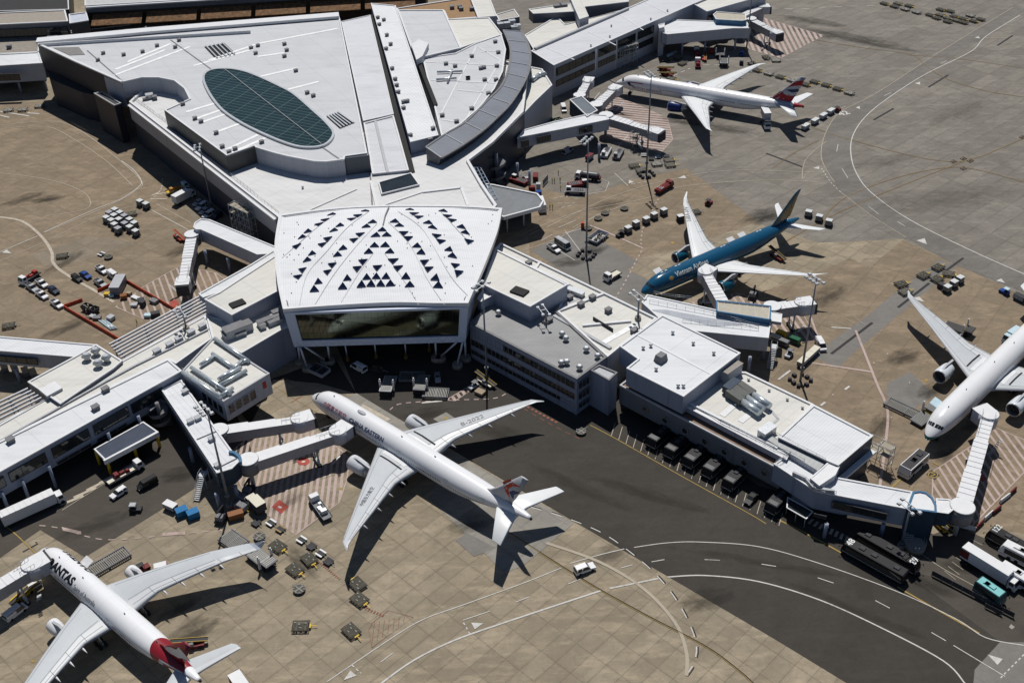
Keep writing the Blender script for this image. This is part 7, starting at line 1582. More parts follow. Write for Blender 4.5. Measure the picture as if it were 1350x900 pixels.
# --- left apron cars
G = 'cars parked on the left apron'
carat('ute', CARS, (42, 378.5), 8, 5.5, 'silver pickup beside the red loaded flatbed on the left apron', G); carat('ute', CARW, (55, 373), 8, 5.5, 'white pickup between the silver pickup and the dark car', G)
carat('sedan', CARN, (70.4, 381.5), 8, 5.5, 'dark navy car at the right of the parked group on the left apron', G); carat('ute', CARW, (55, 388), 8, 5.5, 'white pickup in the middle of the front row on the left apron', G)
carat('ute', CARW, (74.6, 400), 8, 5.5, 'white pickup nearest the corner of the red barrier', G); carat('hatch', CARK, (101.3, 366), 8, 5, 'black car parked on the pale curving kerb line', G)
carat('sedan', CARB, (112.5, 362), 8, 5, 'bright blue car beside the black car', G); carat('ute', CARW, (133.9, 354.8), 8, 5.5, 'white pickup just above the white van by the site hut', G)
carat('van', CARW, (149.9, 363), 8, 5.5, 'white van in front of the grey site hut', G); carat('ute', CARS, (132, 372.6), 8, 5.5, 'silver pickup just left of the orange barrier end', G)
spawn('flatred', 'flatbed_truck', 'truck', flattruck, (CARW, DGREY, 7.0, RED), (39, 366), (30, 371.5), 'white cab flatbed truck with a red load on the left apron', None, 1.6)
# cars by the terminal wall
G = 'cars parked under the terminal wall'
for i, (x, y) in enumerate(((262, 266), (266, 271.5), (270.5, 277), (275, 282.5))): carat('suv' if i % 2 else 'sedan', (CARS, CARW)[i % 2], (x, y), -7, 4.5, '%s parked under the terminal wall, %s from the white lorry' % (('silver car', 'white car')[i % 2], ('first', 'second', 'third', 'fourth')[i]), G)
carat('suv', CARN, (285, 285), -7, 4.5, 'navy car at the end of the row by the blue rounded bridge', G)
spawn('lorry1', 'box_truck', 'truck', boxtruck, (CARW, WHITE2, 8.5, 3.5), (243, 260), (258, 252), 'white box truck with a dark back parked by the terminal wall', None, 2.4)
spawn('crane', 'flatbed_truck', 'truck', flattruck, (PALEBL, YELLOW, 8.0, plain('rust_orange', (.4, .2, .04), .6)), (234, 249), (250, 243), 'orange loaded flatbed truck beside the white box truck', None, 1.8)
spawn('towred', 'belt_loader', 'belt loader', beltloader, (RED, plain('red_belt', (.22, .03, .03), .6), 1.5), (236, 312.5), (228, 306), 'red belt loader beside the left jet bridge', None, 1.2)
# works site
spawn('hut', 'site_hut', 'site hut', sitehut, (), (156, 376), (160, 368.5), 'grey site hut among the orange barriers', None, 2.6)
spawn('skip', 'rubbish_skip', 'skip', skip, (), (119, 407), (131, 411), 'dark open skip full of rubbish inside the orange barriers', None, 1.4)
spawn('pipes', 'pipe_stack', 'pipes', pipes, (), (141.5, 427), (152, 435), 'stack of silver and blue pipes inside the orange barriers', None, .4)
G = 'orange water barriers round the works'
def barrline(a, b, n, fmt, key=('orange', ORANGE), L=2.0):
    A, B = P(*a, G0), P(*b, G0); hd = math.degrees(math.atan2(B.y-A.y, B.x-A.x)); ln = (B-A).length/n
    for k in range(n):
        c = A.lerp(B, (k+.5)/n); kk = 'bar%s%.1f' % (key[0], ln)
        if kk in KIND: dup(KIND[kk], (c.x, c.y, G0), R(hd), fmt % NTH[k], G)
        else: KIND[kk] = thing('water_barrier', fmt % NTH[k], 'barrier', (c.x, c.y, G0), R(hd), G); barrier(KIND[kk], key[1], ln*.96)
NTH = ['first', 'second', 'third', 'fourth', 'fifth', 'sixth', 'seventh', 'eighth', 'ninth', 'tenth', 'eleventh', 'twelfth', 'thirteenth', 'fourteenth', 'fifteenth', 'sixteenth', 'seventeenth', 'eighteenth', 'nineteenth', 'twentieth']
barrline((85, 406), (160, 450), 10, 'orange water barrier, %s from the top in the long line beside the pipes'); barrline((85, 405), (109, 396.5), 4, 'orange water barrier, %s from the left in the short line above the skip')
barrline((166, 371), (229, 408), 9, 'orange water barrier, %s from the site hut in the line along the striped stand'); barrline((129, 385), (146, 377), 3, 'orange water barrier, %s from the left in the short line left of the site hut')
for i, (x, y, lx, ly, h, m_) in enumerate(((163, 391, 1.8, 1.4, 1.2, BROWNP), (141, 388, 1.5, 1.2, .9, YELLOW), (170, 387, 1.4, 1.1, .9, TAN), (180, 393, 3.6, 1.2, .5, WHITE), (186, 396, 2.0, 1.6, 1.0, DGREY), (177, 402, 1.8, 1.5, .7, LGREY), (188, 400, 1.4, 1.4, 1.6, DGREY), (203, 397, 2.4, 1.6, .9, MGREY), (147, 390, 1.3, 1.0, .7, PALEBL), (128, 419, 2.2, 1.4, .7, MGREY), (122, 417, 1.6, 1.4, .6, LGREY), (146, 419, 1.8, 1.8, 1.1, LGREY), (205, 414, 2.5, 1.6, 1.2, DGREY), (195, 416, 2.0, 1.3, .8, PALEBL))):
    spawn('crate%d' % i, 'equipment_crate', 'crate', crate, (m_, lx, ly, h), (x, y), (x+5, y+i % 4-1), '%s %s among the works gear, %s' % (('small', 'squat', 'low', 'long low', 'dark', 'flat', 'tall', 'wide', 'tiny', 'low', 'small', 'square', 'heavy', 'slim')[i], ('brown crate', 'yellow crate', 'tan crate', 'white plank stack', 'dark crate', 'pale grey crate', 'dark cabinet', 'grey crate', 'blue crate', 'grey crate', 'pale crate', 'pale drum crate', 'black crate', 'pale blue crate')[i], ('just below the site hut', 'left of the site hut', 'right of the site hut', 'lying along the barrier line', 'by the barrier line', 'in the middle of the striped stand', 'beside the pale grey crate', 'at the lower end of the barrier line', 'beside the yellow crate', 'between the skip and the pipes', 'below the skip', 'right of the pipes', 'seen through the pergola', 'at the upper edge of the pergola')[i]), None, h)
spawn('man', 'person', 'person', person, (), (180, 424), (184, 424), 'person in a yellow vest standing alone between the works and the pergola', None, 1.6)
# --- unit load containers on the left
G = 'container dollies on the left apron'
HD = -38
for i, (x, y) in enumerate(((152, 279), (144.4, 283), (158.6, 283), (140.8, 289.6), (150.9, 286.7), (164.5, 287.3), (147.3, 293.2), (157.4, 292), (171.6, 292), (151.5, 298.5), (165, 297.3), (177.6, 296.7), (156.2, 304), (171.6, 302), (179.3, 307.4))):
    ws = ('at the top corner of the block', 'second down on the left side of the block', 'second down on the right side of the block', 'at the left corner of the block', 'in the second row, middle of the block', 'upper right side of the block', 'second in the left row of the block', 'in the very middle of the block', 'right side of the block above its right corner', 'third in the left row of the block', 'just below the middle of the block', 'at the right corner of the block', 'at the lower left end of the block', 'second from the lower right block end', 'at the lower right end of the block')[i]
    spawn('uld' if i not in (1, 5, 10, 12) else 'uldgrey', 'container_dolly', 'container dolly', uld, () if i not in (1, 5, 10, 12) else (plain('dull_container_roof', (.33, .34, .37), .5),), (x, y), None, '%s container %s on the left apron' % ('pale' if i not in (1, 5, 10, 12) else 'dull grey', ws), G, 1.8, HD)
spawn('uld', '', '', uld, (), (185, 268), None, 'left one of two container dollies standing apart above the container block', G, 1.8, HD); spawn('uld', '', '', uld, (), (193, 271.5), None, 'right one of two container dollies standing apart above the container block', G, 1.8, HD)
def dl(px, tow, label, key='dolly', args=(), group='flat pallet dollies', hd=None): return spawn(key, 'pallet_dolly', 'dolly', dolly, args, px, tow, label, group, .6, hd)
dl((172.8, 282.5), None, 'empty flat dolly right beside the container block', hd=20, key='dollyb', args=(DECK, MGREY)); dl((82, 337.6), None, 'lone empty dolly in the middle of the left apron', hd=10, key='dollyb'); dl((11.5, 429.6), None, 'lone empty dolly near the left edge above the white bridge', hd=15, key='dollyb')
tt = 'turntable dollies'
spawn('smallw', 'turntable_dolly', 'dolly', smalldolly, (), (133.7, 335), (141, 338), 'white plated turntable dolly on the left apron', tt, .5); spawn('turn', 'turntable_dolly', 'dolly', turntable, (DECK, DECK), (143, 339), (136, 336), 'dark round turntable dolly on the left apron', tt, .5)
for i, (x, y) in enumerate(((11, 145.6), (30, 145), (52, 140.3))): dl((x, y), None, 'pale flat dolly below the annexe, %s from the left edge' % NTH[i], 'dollyp', (DECKL, MGREY), hd=4)
for i, (x, y) in enumerate(((6, 485), (20, 488), (34, 491), (44, 493))): spawn('cartu', 'baggage_cart', 'cart', boxcart, (plain('tan_cart_roof', (.4, .33, .24), .6), MGREY), (x, y), None, 'tan roofed cart in the yard under the left bridge, %s from the left edge' % NTH[i], 'carts in the yard under the left bridge', 1.6, 120)
# --- lower left
spawn('semi', 'box_truck', 'truck', boxtruck, (WHITE, WHITE2, 14.5, 3.8, 9), (45, 670), (76, 656), 'long white articulated truck with ribbed roof under the left pier', None, 2.6)
spawn('crane2', 'flatbed_truck', 'truck', flattruck, (WHITE, CREAM, 9.5, MAROON), (165, 623), (182, 613.5), 'white flatbed truck with red gear at its back beside the loading canopy', None, 1.7)
carat('van', CARK, (194, 637), -9, 5, 'black van parked on the dark asphalt by the loading canopy'); carat('hatch', CARW, (156, 649), -9, 6, 'small white hatchback on the dark asphalt near the flatbed truck')
spawn('tugw', 'tow_tug', 'tug', tug, (DGREY, LGREY), (179, 670), (188, 670), 'small dark tug alone on the dark asphalt below the white hatchback', None, 1.2)
carat('van', CARW, (20, 806), 8, -6, 'white van beside the jet bridge at the lower left edge')
spawn('yb', 'belt_loader', 'belt loader', beltloader, (YELLOW, DGREY, 1.6), (30, 783), (40, 775), 'yellow belt loader in the shade under the ribbed jet bridge', None, 1.2)
spawn('gpu1', 'ground_power_unit', 'ground power unit', gpu, (CREAM,), (45, 770), (52, 766), 'cream power unit under the nose of the red tailed airliner', None, 1.4)
spawn('bluec', 'refuse_container', 'container', crate, (BLUEC, 2.6, 1.9, 1.7), (239.7, 674), (247, 671), 'bright blue container beside the white lidded cart', 'bright blue containers', 1.8); spawn('bluec', '', '', crate, (), (254.5, 677), (262, 674), 'bright blue container on the right beside the gantry stair', 'bright blue containers', 1.8)
spawn('wcart', 'baggage_cart', 'cart', boxcart, (WHITE, BROWNP), (225, 667.5), (234, 671.5), 'long white lidded cart left of the blue containers', None, 1.6)
spawn('gst', 'gantry_stair', 'stair', gantrystair, (), (263, 645), (270, 634), 'grey gantry stair beside the navy bridge end', None, 3)
spawn('gst', '', '', gantrystair, (), (1017, 474), (1019, 466), 'grey access stair in front of the fixed bridge by the teal airliner', None, 3)
spawn('brc', 'equipment_crate', 'crate', crate, (BROWNP, 3.4, 1.6, 1.6), (311, 679), (318, 677), 'long brown crate at the foot of the light mast by the striped stand', None, 1.5)
spawn('lu', 'air_start_unit', 'air unit', liftunit, (), (292, 681), (296, 675), 'dark air unit with a raised hose before the navy bridge end', None, 2)
spawn('lu', '', '', liftunit, (), (993, 388), (996, 382), 'black air unit with a raised hose under the wing of the teal airliner', None, 2)
spawn('lu', '', '', liftunit, (), (327, 645), (331, 638), 'dark air unit at the foot of the front jet bridge', None, 2)
spawn('wbox', 'box_truck', 'truck', boxtruck, (CREAM, DGREY, 6.0, 3.2, 0, CREAM), (337, 665), (330, 658), 'short dark truck with a cream roof beside the striped stand', None, 2.2)
for i, (x, y) in enumerate(((322, 657), (318, 668))): spawn('gpu2', 'ground_power_unit', 'ground power unit', gpu, (LGREY, MGREY), (x, y), (x+6, y+3), 'grey power unit by the cream roofed truck, %s from the bridge column' % NTH[i], 'grey power units', 1.4)
spawn('ptruck', 'flatbed_truck', 'truck', flattruck, (WHITE, MGREY, 8.5, GALV), (422, 669), (412, 655), 'grey and white service truck parked on the striped stand of the swallow tailed airliner', None, 1.7)
T_ = 'dollies between the red tail and the striped stand'
dl((366.2, 720), (380.4, 729.5), 'flat dolly with yellow tow bar nearest the raised winglet', group=T_); dl((407.7, 737), (418.4, 749), 'flat dolly with yellow tow bar beside the row of white plated dollies', group=T_); dl((388.7, 750.6), (403, 761), 'flat dolly with yellow tow bar just above the round turntable dolly', group=T_)
dl((471.4, 770), (463, 762), 'flat dolly touching the tip of the wing shadow', group=T_); dl((473.8, 790), (488.6, 801), 'flat dolly coupled below the one at the wing shadow tip', group=T_); dl((396.7, 825.3), (419.3, 824.7), 'flat dolly standing square with its tow bar pointing right', group=T_); dl((463, 831.3), (476.7, 844.3), 'flat dolly left of the faint red hatched corner', group=T_)
spawn('turng', 'turntable_dolly', 'dolly', turntable, (DECK, WORN), (342, 707.5), (350, 712), 'round turntable dolly behind the raised winglet', tt, .5); spawn('turng', '', '', turntable, (), (394.5, 777), (388, 772), 'round turntable dolly with a white cross between flat dollies', tt, .5)
for i, (x, y, w_) in enumerate(((337.8, 689, 0), (357.3, 689, 1), (369.8, 697.3, 2), (397.6, 711.5, 1), (410.7, 720, 0), (423, 729.5, 1), (433, 740, 0))):
    spawn('small%d' % w_, 'turntable_dolly', 'dolly', smalldolly, ((DGREY, WHITE, plain('brown_plate', (.25, .17, .08), .6))[w_],), (x, y), (x+8, y+5), '%s plated small dolly, %s from the left in the slanting line below the striped stand' % (('dark', 'white', 'brown')[w_], NTH[i]), tt, .5)
spawn('rack', 'roller_rack', 'roller rack', rack, (), (308, 713), (318, 720), 'large grey roller rack behind the wing of the red tailed airliner', None, .8)
spawn('ldr1', 'cargo_loader', 'cargo loader', loader, (MGREY, ROLL, 1.4, 2.4, RED), (345, 737), (354, 744), 'cargo loader with a red bar under the tip of the raised winglet', None, 2)
spawn('rack2', 'roller_rack', 'roller rack', rack, (10, 3.4), (141, 742), (155, 734), 'long yellow striped roller rack against the red tailed airliner', None, .8)
spawn('tugm', 'tow_tug', 'tug', tug, (MAROON, DGREY), (189, 748), (197, 744), 'maroon tug beside the far engine of the red tailed airliner', None, 1.2); spawn('gpup', 'ground_power_unit', 'ground power unit', gpu, (plain('pink_cover', (.45, .3, .28), .6),), (212, 748), (204, 750), 'pale pink unit behind the far engine of the red tailed airliner', None, 1.3)
spawn('blt', 'belt_loader', 'belt loader', beltloader, (MAROON, DGREY, 2.2), (252, 849), (236, 852), 'maroon belt loader behind the red tail', None, 1.3)
spawn('cat2', 'catering_truck', 'catering truck', boxtruck, (MAROON, MAROON, 8, 3.9, 0, WHITE), (322, 912), (331, 925), 'white topped catering truck cut by the bottom edge', None, 3.6)
# --- under the hall
carat('van', CARW, (473, 484), -10, -5.5, 'white van in the shade under the glass hall')
spawn('ldr2', 'cargo_loader', 'cargo loader', loader, (LGREY, ROLL, 1.0, 2.0, YELLOW), (512, 508), (507, 524), 'tall cargo loader with white posts facing the swallow tailed airliner', 'cargo loaders under the hall', 1.4); spawn('ldr3', 'cargo_loader', 'cargo loader', loader, (MGREY, ROLL, .9, 1.9, YELLOW), (556, 506), (552, 520), 'cargo loader with a yellow bar beside the flat grey rack', 'cargo loaders under the hall', 1.4)
spawn('rack3', 'roller_rack', 'roller rack', rack, (6.5, 3.6), (574.5, 518.5), (588, 519), 'flat grey roller rack right of the cargo loaders', None, .8); spawn('rack3', '', '', rack, (), (543, 497), (556, 497), 'dark roller rack in the hall shadow between the loaders', None, .8)
spawn('tugl', 'tow_tug', 'tug', tug, (LGREY, MGREY), (577, 499), (578, 506), 'grey tug in the hall shadow behind the loaders', None, 1.2); spawn('tugl', '', '', tug, (), (624, 509), (617, 513), 'white grey tug at the end of the red and white striped marking', None, 1.2)
spawn('blt2', 'belt_loader', 'belt loader', beltloader, (CREAM, DGREY, 2.0), (640, 503), (628, 496), 'cream belt loader by the mast at the edge of the hall shadow', None, 1.4); spawn('crw', 'equipment_crate', 'crate', crate, (TAN, 2.4, 1.8, .8), (633, 517), (640, 520), 'low wooden crate beside the cream belt loader', None, .8)
spawn('rackf', 'roller_rack', 'roller rack', rack, (5, 3.4, DGREY, LGREY, 1.2), (421, 489), (430, 493), 'stacked steel frames by the concrete feet of the hall', None, 1)
spawn('turng', '', '', turntable, (), (766, 569), (772, 565), 'lone round dolly at the tip of the pier shadow', tt, .5); dl((497, 487), (510, 490), 'dark flat dolly in the shade right of the white van', 'dollyb')
carat('suv', CARW, (770.7, 748.5), 9, -3.2, 'white estate car driving along the airside road')
# --- buses
n_ = Vector((math.cos(R(48)), math.sin(R(48)), 0))
for i, (x, y) in enumerate(((863.6, 575), (886.4, 588.5), (911.7, 601), (937, 614), (964, 630), (1021, 661))):
    c = P(x, y, 3.1)+n_*4.4; lb = 'black coach parked nose out under the porthole wall, %s' % ('first from the left', 'second from the left', 'third from the left', 'fourth from the left', 'fifth, left of the parked car', 'last, right of the parked car')[i]
    if i == 0: BUS0 = thing('coach', lb, 'bus', (c.x, c.y, G0), R(-132), 'black coaches under the porthole wall'); bus(BUS0, CARK, 12.5, W=3.0)
    else: dup(BUS0, (c.x, c.y, G0), R(-132), lb, 'black coaches under the porthole wall')
carat('sedan', CARK, (991, 656), -6, 6.5, 'black car parked between the black coaches under the porthole wall')
def busat(key, label, a, b, args, H=3.1):
    A, B = P(*a, H), P(*b, H); c = (A+B)/2; hd = math.atan2(A.y-B.y, A.x-B.x); o = thing('coach', label, 'bus', (c.x, c.y, G0), hd); bus(o, **{**dict(L=(A-B).length, H=H), **args}); return o
busat('b', 'black coach with roof number 48 parked nearest the road', (1114, 711), (1195, 756), dict(col=CARK, num='48', numsize=1.5)); busat('b', 'black coach with roof number 63 parked against the pier', (1212, 744), (1133, 699), dict(col=CARK, num='63', numsize=1.5))
busat('b', 'black coach with roof number 122 at the right edge', (1305, 694), (1375, 732), dict(col=CARK, num='122', numsize=1.3)); busat('b', 'white apron bus with dark roof under the nose of the white airliner', (1192, 618), (1219, 594), dict(col=CARW, roofc=DGREY, W=3.0, silver=False), 3.0)
busat('b', 'teal roofed coach beside the low dark fence', (1325, 786), (1290, 762), dict(col=plain('dark_teal_paint', (.03, .08, .09), .3), roofc=TEALP, silver=False), 3.2)
spawn('trkw', 'box_truck', 'truck', boxtruck, (WHITE, WHITE2, 13, 3.8), (1306, 749), (1335, 767), 'white box trailer truck with a red rear corner at the right edge', None, 3.4); m = MB().box(-6.54, -4.6, -1.245, -1.225, 1.4, 3.5).build('red_corner', MAROON, KIND['trkw'])
busat('b', 'white motorhome with roof hatch at the right edge', (1322, 713), (1362, 733), dict(col=CARW, roofc=WHITE, silver=False, W=2.5), 3.2); busat('b', 'plain white coach between the motorhome and the trailer truck', (1318, 740), (1372, 772), dict(col=CARW, roofc=WHITE, silver=False), 3.1)
A, B = P(1228, 758, G0), P(1336, 814, G0); t = thing('low_fence', 'low dark fence along the coach park', 'fence', ((A+B)/2)[:], math.atan2(B.y-A.y, B.x-A.x)); fence_run(t, (B-A).length, 1.5)
A, B = P(1298, 800, G0), P(1320, 811, G0); t = thing('low_fence', 'short dark fence panel in front of the long low fence', 'fence', ((A+B)/2)[:], math.atan2(B.y-A.y, B.x-A.x)); fence_run(t, (B-A).length, 1.3)
t = block('bus_shelter', 'glass roofed shelter beside the last black coach', 'shelter', [(1038, 655), (1072, 674), (1063, 684), (1037, 669)], 3.2, 3.0, GALV, GLASS, .1, .2); posts(t, [(1038, 665), (1062, 682), (1050, 675)], 3.0, 0, .1, GALV)
# --- right side
G = 'red and white barriers by the right stand'
for i, (a, b, c_n) in enumerate((((1318, 663), (1331, 653), 'w'), ((1329, 654), (1339, 645), 'r'), ((1297, 686), (1308, 676), 'w'), ((1308, 678), (1319, 669), 'r'), ((1266, 694), (1286, 699), 'w'), ((1286, 698), (1296, 688), 'r'))):
    A, B = P(*a, G0), P(*b, G0); t = thing('water_barrier', '%s water barrier beside the right stand, %s of its colour from the bottom' % (('white', 'dark red')[c_n == 'r'], ('third', 'third', 'second', 'second', 'first', 'first')[i]), 'barrier', ((A+B)/2)[:], math.atan2(B.y-A.y, B.x-A.x), G); barrier(t, WHITE if c_n == 'w' else MAROON, (B-A).length, 1.0)
spawn('yb', '', '', beltloader, (), (1240, 691), (1246, 697), 'yellow belt loader in the shade by the navy rounded end', None, 1.2); spawn('gpub', 'ground_power_unit', 'ground power unit', gpu, (PALEBL, PALEBL), (1254, 688), (1260, 690), 'pale blue power unit under the link to the right jet bridge', None, 1.4)
spawn('rack4', 'roller_rack', 'roller rack', rack, (11, 3.2), (1195, 541), (1212, 549), 'long roller rack leading to the nose of the white airliner', None, .9); spawn('ldr3', '', '', loader, (), (1219, 549), (1226, 544), 'cargo loader at the open door of the white airliner', None, 1.4)
spawn('ldr4', 'cargo_loader', 'cargo loader', loader, (DGREY, plain('dark_roller', (.07, .068, .06), .5), 1.1, 2.0, YELLOW), (1264, 434), (1281, 440), 'dark cargo loader behind the wing of the white airliner', None, 1.4); spawn('pbt', 'box_truck', 'truck', boxtruck, (PALEBL, PALEBL, 6.5, 2.8, 0, PALEBL), (1334, 444), (1322, 452), 'pale blue truck behind the fuselage of the white airliner', None, 2.2)
T_ = 'dollies near the wingtip of the white airliner'
for (x, y), (u, v), w_ in (((1236.7, 352.7), (1247, 347), 'nearest the long drain, top of its cluster'), ((1217.3, 363.3), (1228, 358), 'left of the pale flat dolly'), ((1188, 374.7), (1200, 372), 'left of the wingtip, the upper one'), ((1235.3, 368), (1246, 362), 'touching the dark box cart'), ((1250.7, 361.3), (1262, 363), 'turned across the drain line')): dl((x, y), (u, v), 'flat dolly %s' % w_, group=T_)
dl((1193.3, 385), (1205, 381), 'pale flat dolly under the wingtip of the white airliner', 'dollyq', (plain('dolly_deck_mid', (.14, .132, .105), .6, var=.3), YELLOW), T_)
for i, (x, y) in enumerate(((1248.7, 381), (1257.3, 374.5), (1265.3, 369))): spawn('uld', '', '', uld, (), (x, y), None, 'white topped container dolly on the right apron, %s from the bottom of three' % NTH[i], 'three container dollies on the right apron', 1.8, 35)
spawn('tugb', 'tow_tug', 'tug', tug, (CARB, PALEBL), (1324, 384), (1316, 380), 'blue tug pulling a cart at the right edge', None, 1.2); spawn('cartb', 'baggage_cart', 'cart', boxcart, (DGREY, DGREY), (1344, 393), (1334, 388), 'dark cart behind the blue tug', None, 1.4); spawn('boxd', 'equipment_crate', 'crate', crate, (DGREY, 2.2, 1.6, 1.4), (1242, 377), (1248, 380), 'dark box beside the three white topped containers', None, 1.4)
# --- teal airliner stand
for i, (x, y) in enumerate(((828, 303), (838.5, 296), (851.8, 291), (862.3, 285), (875, 279.5))): spawn('uld', '', '', uld, (), (x, y), None, 'container dolly in the train towed across the teal airliner stand, %s behind the tug' % NTH[i], 'container train by the teal airliner', 1.8, 215)
spawn('tugk', 'tow_tug', 'tug', tug, (CARK, DGREY), (817.5, 309), (808, 314), 'black tug at the head of the container train', None, 1.2)
spawn('uldd', 'container_dolly', 'container dolly', uld, (plain('dome_white', (.6, .61, .62), .4), DGREY), (897, 288), None, 'white topped container dolly under the raised wing of the teal airliner', None, 1.8, 20); dl((916, 280), None, 'dark flat dolly behind the wing of the teal airliner', 'dollyb', hd=20)
for i, (x, y) in enumerate(((788.6, 288), (797.6, 281), (823, 275))): spawn('turn', '', '', turntable, (), (x, y), (x+6, y-3), 'dark turntable dolly above the container train, %s from the left' % NTH[i], tt, .5)
spawn('scrap', 'rubbish_skip', 'skip', skip, (LGREY, 7, 4, 1.2), (788, 313), (796, 307), 'heap of grey scrap in an open bin beside the tall mast', None, 1); spawn('turn', '', '', turntable, (), (775, 301), (781, 299), 'dark turntable dolly between the tall mast and the scrap heap', tt, .5)
spawn('orb', 'equipment_crate', 'crate', crate, (ORANGE, 1.0, 1.0, 2.0), (768, 297), (771, 297), 'tall orange cabinet by the tall mast', None, 2)
carat('ute', CARW, (730, 327), 8, 5, 'white pickup parked beside the grey minibus'); carat('minibus', CARS, (742, 322.5), 8, 5, 'grey minibus with a white roof parked beside the white pickup')
spawn('trku', 'flatbed_truck', 'truck', flattruck, (WHITE, CREAM, 6.0), (807, 363.5), (797, 369), 'white cab truck with a cream tray near the nose of the teal airliner', None, 1.6)
spawn('fire', 'fire_engine', 'fire engine', firetruck, (), (876, 247), (884, 242), 'dark red ladder truck on the apron beyond the teal airliner', None, 1.8); spawn('tugm', '', '', tug, (), (934.5, 267), (940, 263), 'maroon tug alone on the grey apron above the teal airliner', None, 1.2)
for i, (x, y) in enumerate(((1066, 282), (1080, 288), (1092.7, 294))): spawn('uld', '', '', uld, (), (x, y), None, 'container dolly behind the tail of the teal airliner, %s from the left' % NTH[i], 'three container dollies behind the teal tail', 1.8, -28)
spawn('blt', '', '', beltloader, (), (1024, 337.5), (1012, 330), 'maroon belt loader under the tail of the teal airliner', None, 1.3)
for i, (x, y) in enumerate(((1058, 477.5), (1065.6, 470.5), (1073.3, 463.3))): spawn('cart3', 'baggage_cart', 'cart', boxcart, (CREAM, MGREY), (x, y), (x+7, y-6.5), 'cream roofed cart below the right jet bridge of the teal airliner, %s from the bottom' % NTH[i], 'cream roofed carts', 1.7)
carat('van', CARW, (1082, 454), 4, 7, 'white minivan beside the cream roofed carts'); spawn('tugl', '', '', tug, (), (1040, 467), (1036, 472), 'pale tug in the shade left of the cream roofed carts', None, 1.2)
for i, (x, y, c_n) in enumerate(((1030, 441, YELLOW), (1022, 446, CREAM), (1033, 452, MGREY), (1048, 449, GREENP))): spawn('gx%d' % i, 'ground_power_unit', 'ground power unit', gpu, (c_n, c_n), (x, y), (x+5, y+2), '%s unit in the shade under the right jet bridge of the teal airliner' % ('yellow', 'cream', 'grey', 'green')[i], None, 1.3)
# --- striped tail stand, top right
G = 'flat dollies in a row behind the striped tail'
for i, (x, y) in enumerate(((998, 93), (1013.3, 97.3), (1028.7, 101.7), (1043.5, 106), (1062, 111.5), (1074, 108), (1089.3, 112.4), (1104.3, 117.3), (1119.6, 122.8))): dl((x, y), (x+11, y+3.2), '%s flat dolly in the long row behind the striped tail, %s from the left' % ('pale' if i in (1, 3, 8) else 'brown green', NTH[i]), 'dollyp' if i in (1, 3, 8) else 'dolly', group=G)
for i, (x, y) in enumerate(((1062, 167.5), (1074.4, 160.3), (1085.4, 153.5), (1095.3, 147.5))): spawn('cartg', 'baggage_cart', 'cart', boxcart, (), (x, y), (x+9, y-5.5), 'grey curtained cart in the train near the striped tail, %s from the left' % NTH[i], 'cart train by the striped tail', 1.6)
spawn('tugm', '', '', tug, (), (1104.3, 144.5), (1112, 140), 'maroon tug at the head of the cart train near the striped tail', None, 1.2)
spawn('cat', 'catering_truck', 'catering truck', catering, (), (1010.3, 152), None, 'catering truck with its white box raised against the striped tailed airliner', None, 8.2, -88)
G = 'flat dollies parked at the top of the far apron'
DN = ('far left end', 'second from the left end', 'behind the second one', 'carrying a pale load box', 'white topped, left one', 'white topped, right one', 'below the dark shadow, left', 'right of the shadow, front', 'just under the shadow tip', 'right of the shadow tip', 'back row of the cluster', 'middle of the cluster', 'centre right of the cluster', 'front of the cluster', 'front right of the cluster', 'second last group, back', 'second last group, front', 'white topped, at the back right', 'near the right end', 'at the right end')
for i, (x, y) in enumerate(((1165.8, 5), (1179, 8.7), (1183.5, 5), (1198.4, 8), (1193.4, 12.6), (1208.3, 16.5), (1226, 20), (1234.7, 24), (1239.3, 20), (1240, 13), (1252.4, 15), (1249, 24), (1258, 22), (1249.4, 28.7), (1260, 27), (1269.6, 25), (1270.3, 30), (1279.3, 21), (1283.4, 28), (1292.6, 25.7))): dl((x, y), (x+10, y+3), 'small flat dolly at the top of the far apron, %s' % DN[i], 'dollyp' if i in (4, 5, 17) else ('dolly', 'dollyb', 'dollyq')[i % 3], group=G)
for i, (x, y, c_n, t_) in enumerate(((918.5, 69, 'red and white truck', 0), (920, 84, 'red and white truck', 0))): spawn('rwt', 'flatbed_truck', 'truck', flattruck, (WHITE, MAROON, 7, MAROON), (x, y), (x-.5, y-7), 'maroon flatbed truck with white cab beyond the striped tailed airliner, %s one' % ('rear', 'front')[i], 'maroon flatbed trucks', 1.8)
spawn('towred', '', '', beltloader, (), (928.5, 76), (928, 66), 'bright red belt loader beside the maroon flatbed trucks', None, 1.3); spawn('gpr', 'ground_power_unit', 'ground power unit', gpu, (RED, RED), (938, 68), (938, 62), 'red power unit in the shade of the forked bridge', None, 1.3)
spawn('ldr3', '', '', loader, (), (949, 71), (949.5, 79), 'cargo loader at the edge of the forked bridge shadow', None, 1.5); spawn('ldr2', '', '', loader, (), (954, 82), (954.5, 92), 'cargo loader in the sun beyond the far wing of the striped tailed airliner', None, 1.5)
dl((899.4, 84), (906, 81), 'dark dolly left of the maroon flatbed trucks', 'dollyb'); dl((893.5, 77), (902, 72), 'long grey dolly by the north pier', 'dollyq'); dl((877, 79), (886, 77), 'grey green dolly next to the spiral chute side of the north pier', 'dolly', hd=10); dl((885, 104), (893, 106), 'pale dolly just behind the fuselage of the striped tailed airliner', 'dollyq'); dl((1010, 76), (1014, 80), 'dark dolly at the edge of the far striped stand', 'dollyb'); dl((1023, 80), (1031, 80), 'pale dolly at the edge of the far striped stand', 'dollyp'); dl((992, 84), (1000, 82), 'grey dolly under the far wingtip of the striped tailed airliner', 'dollyq')
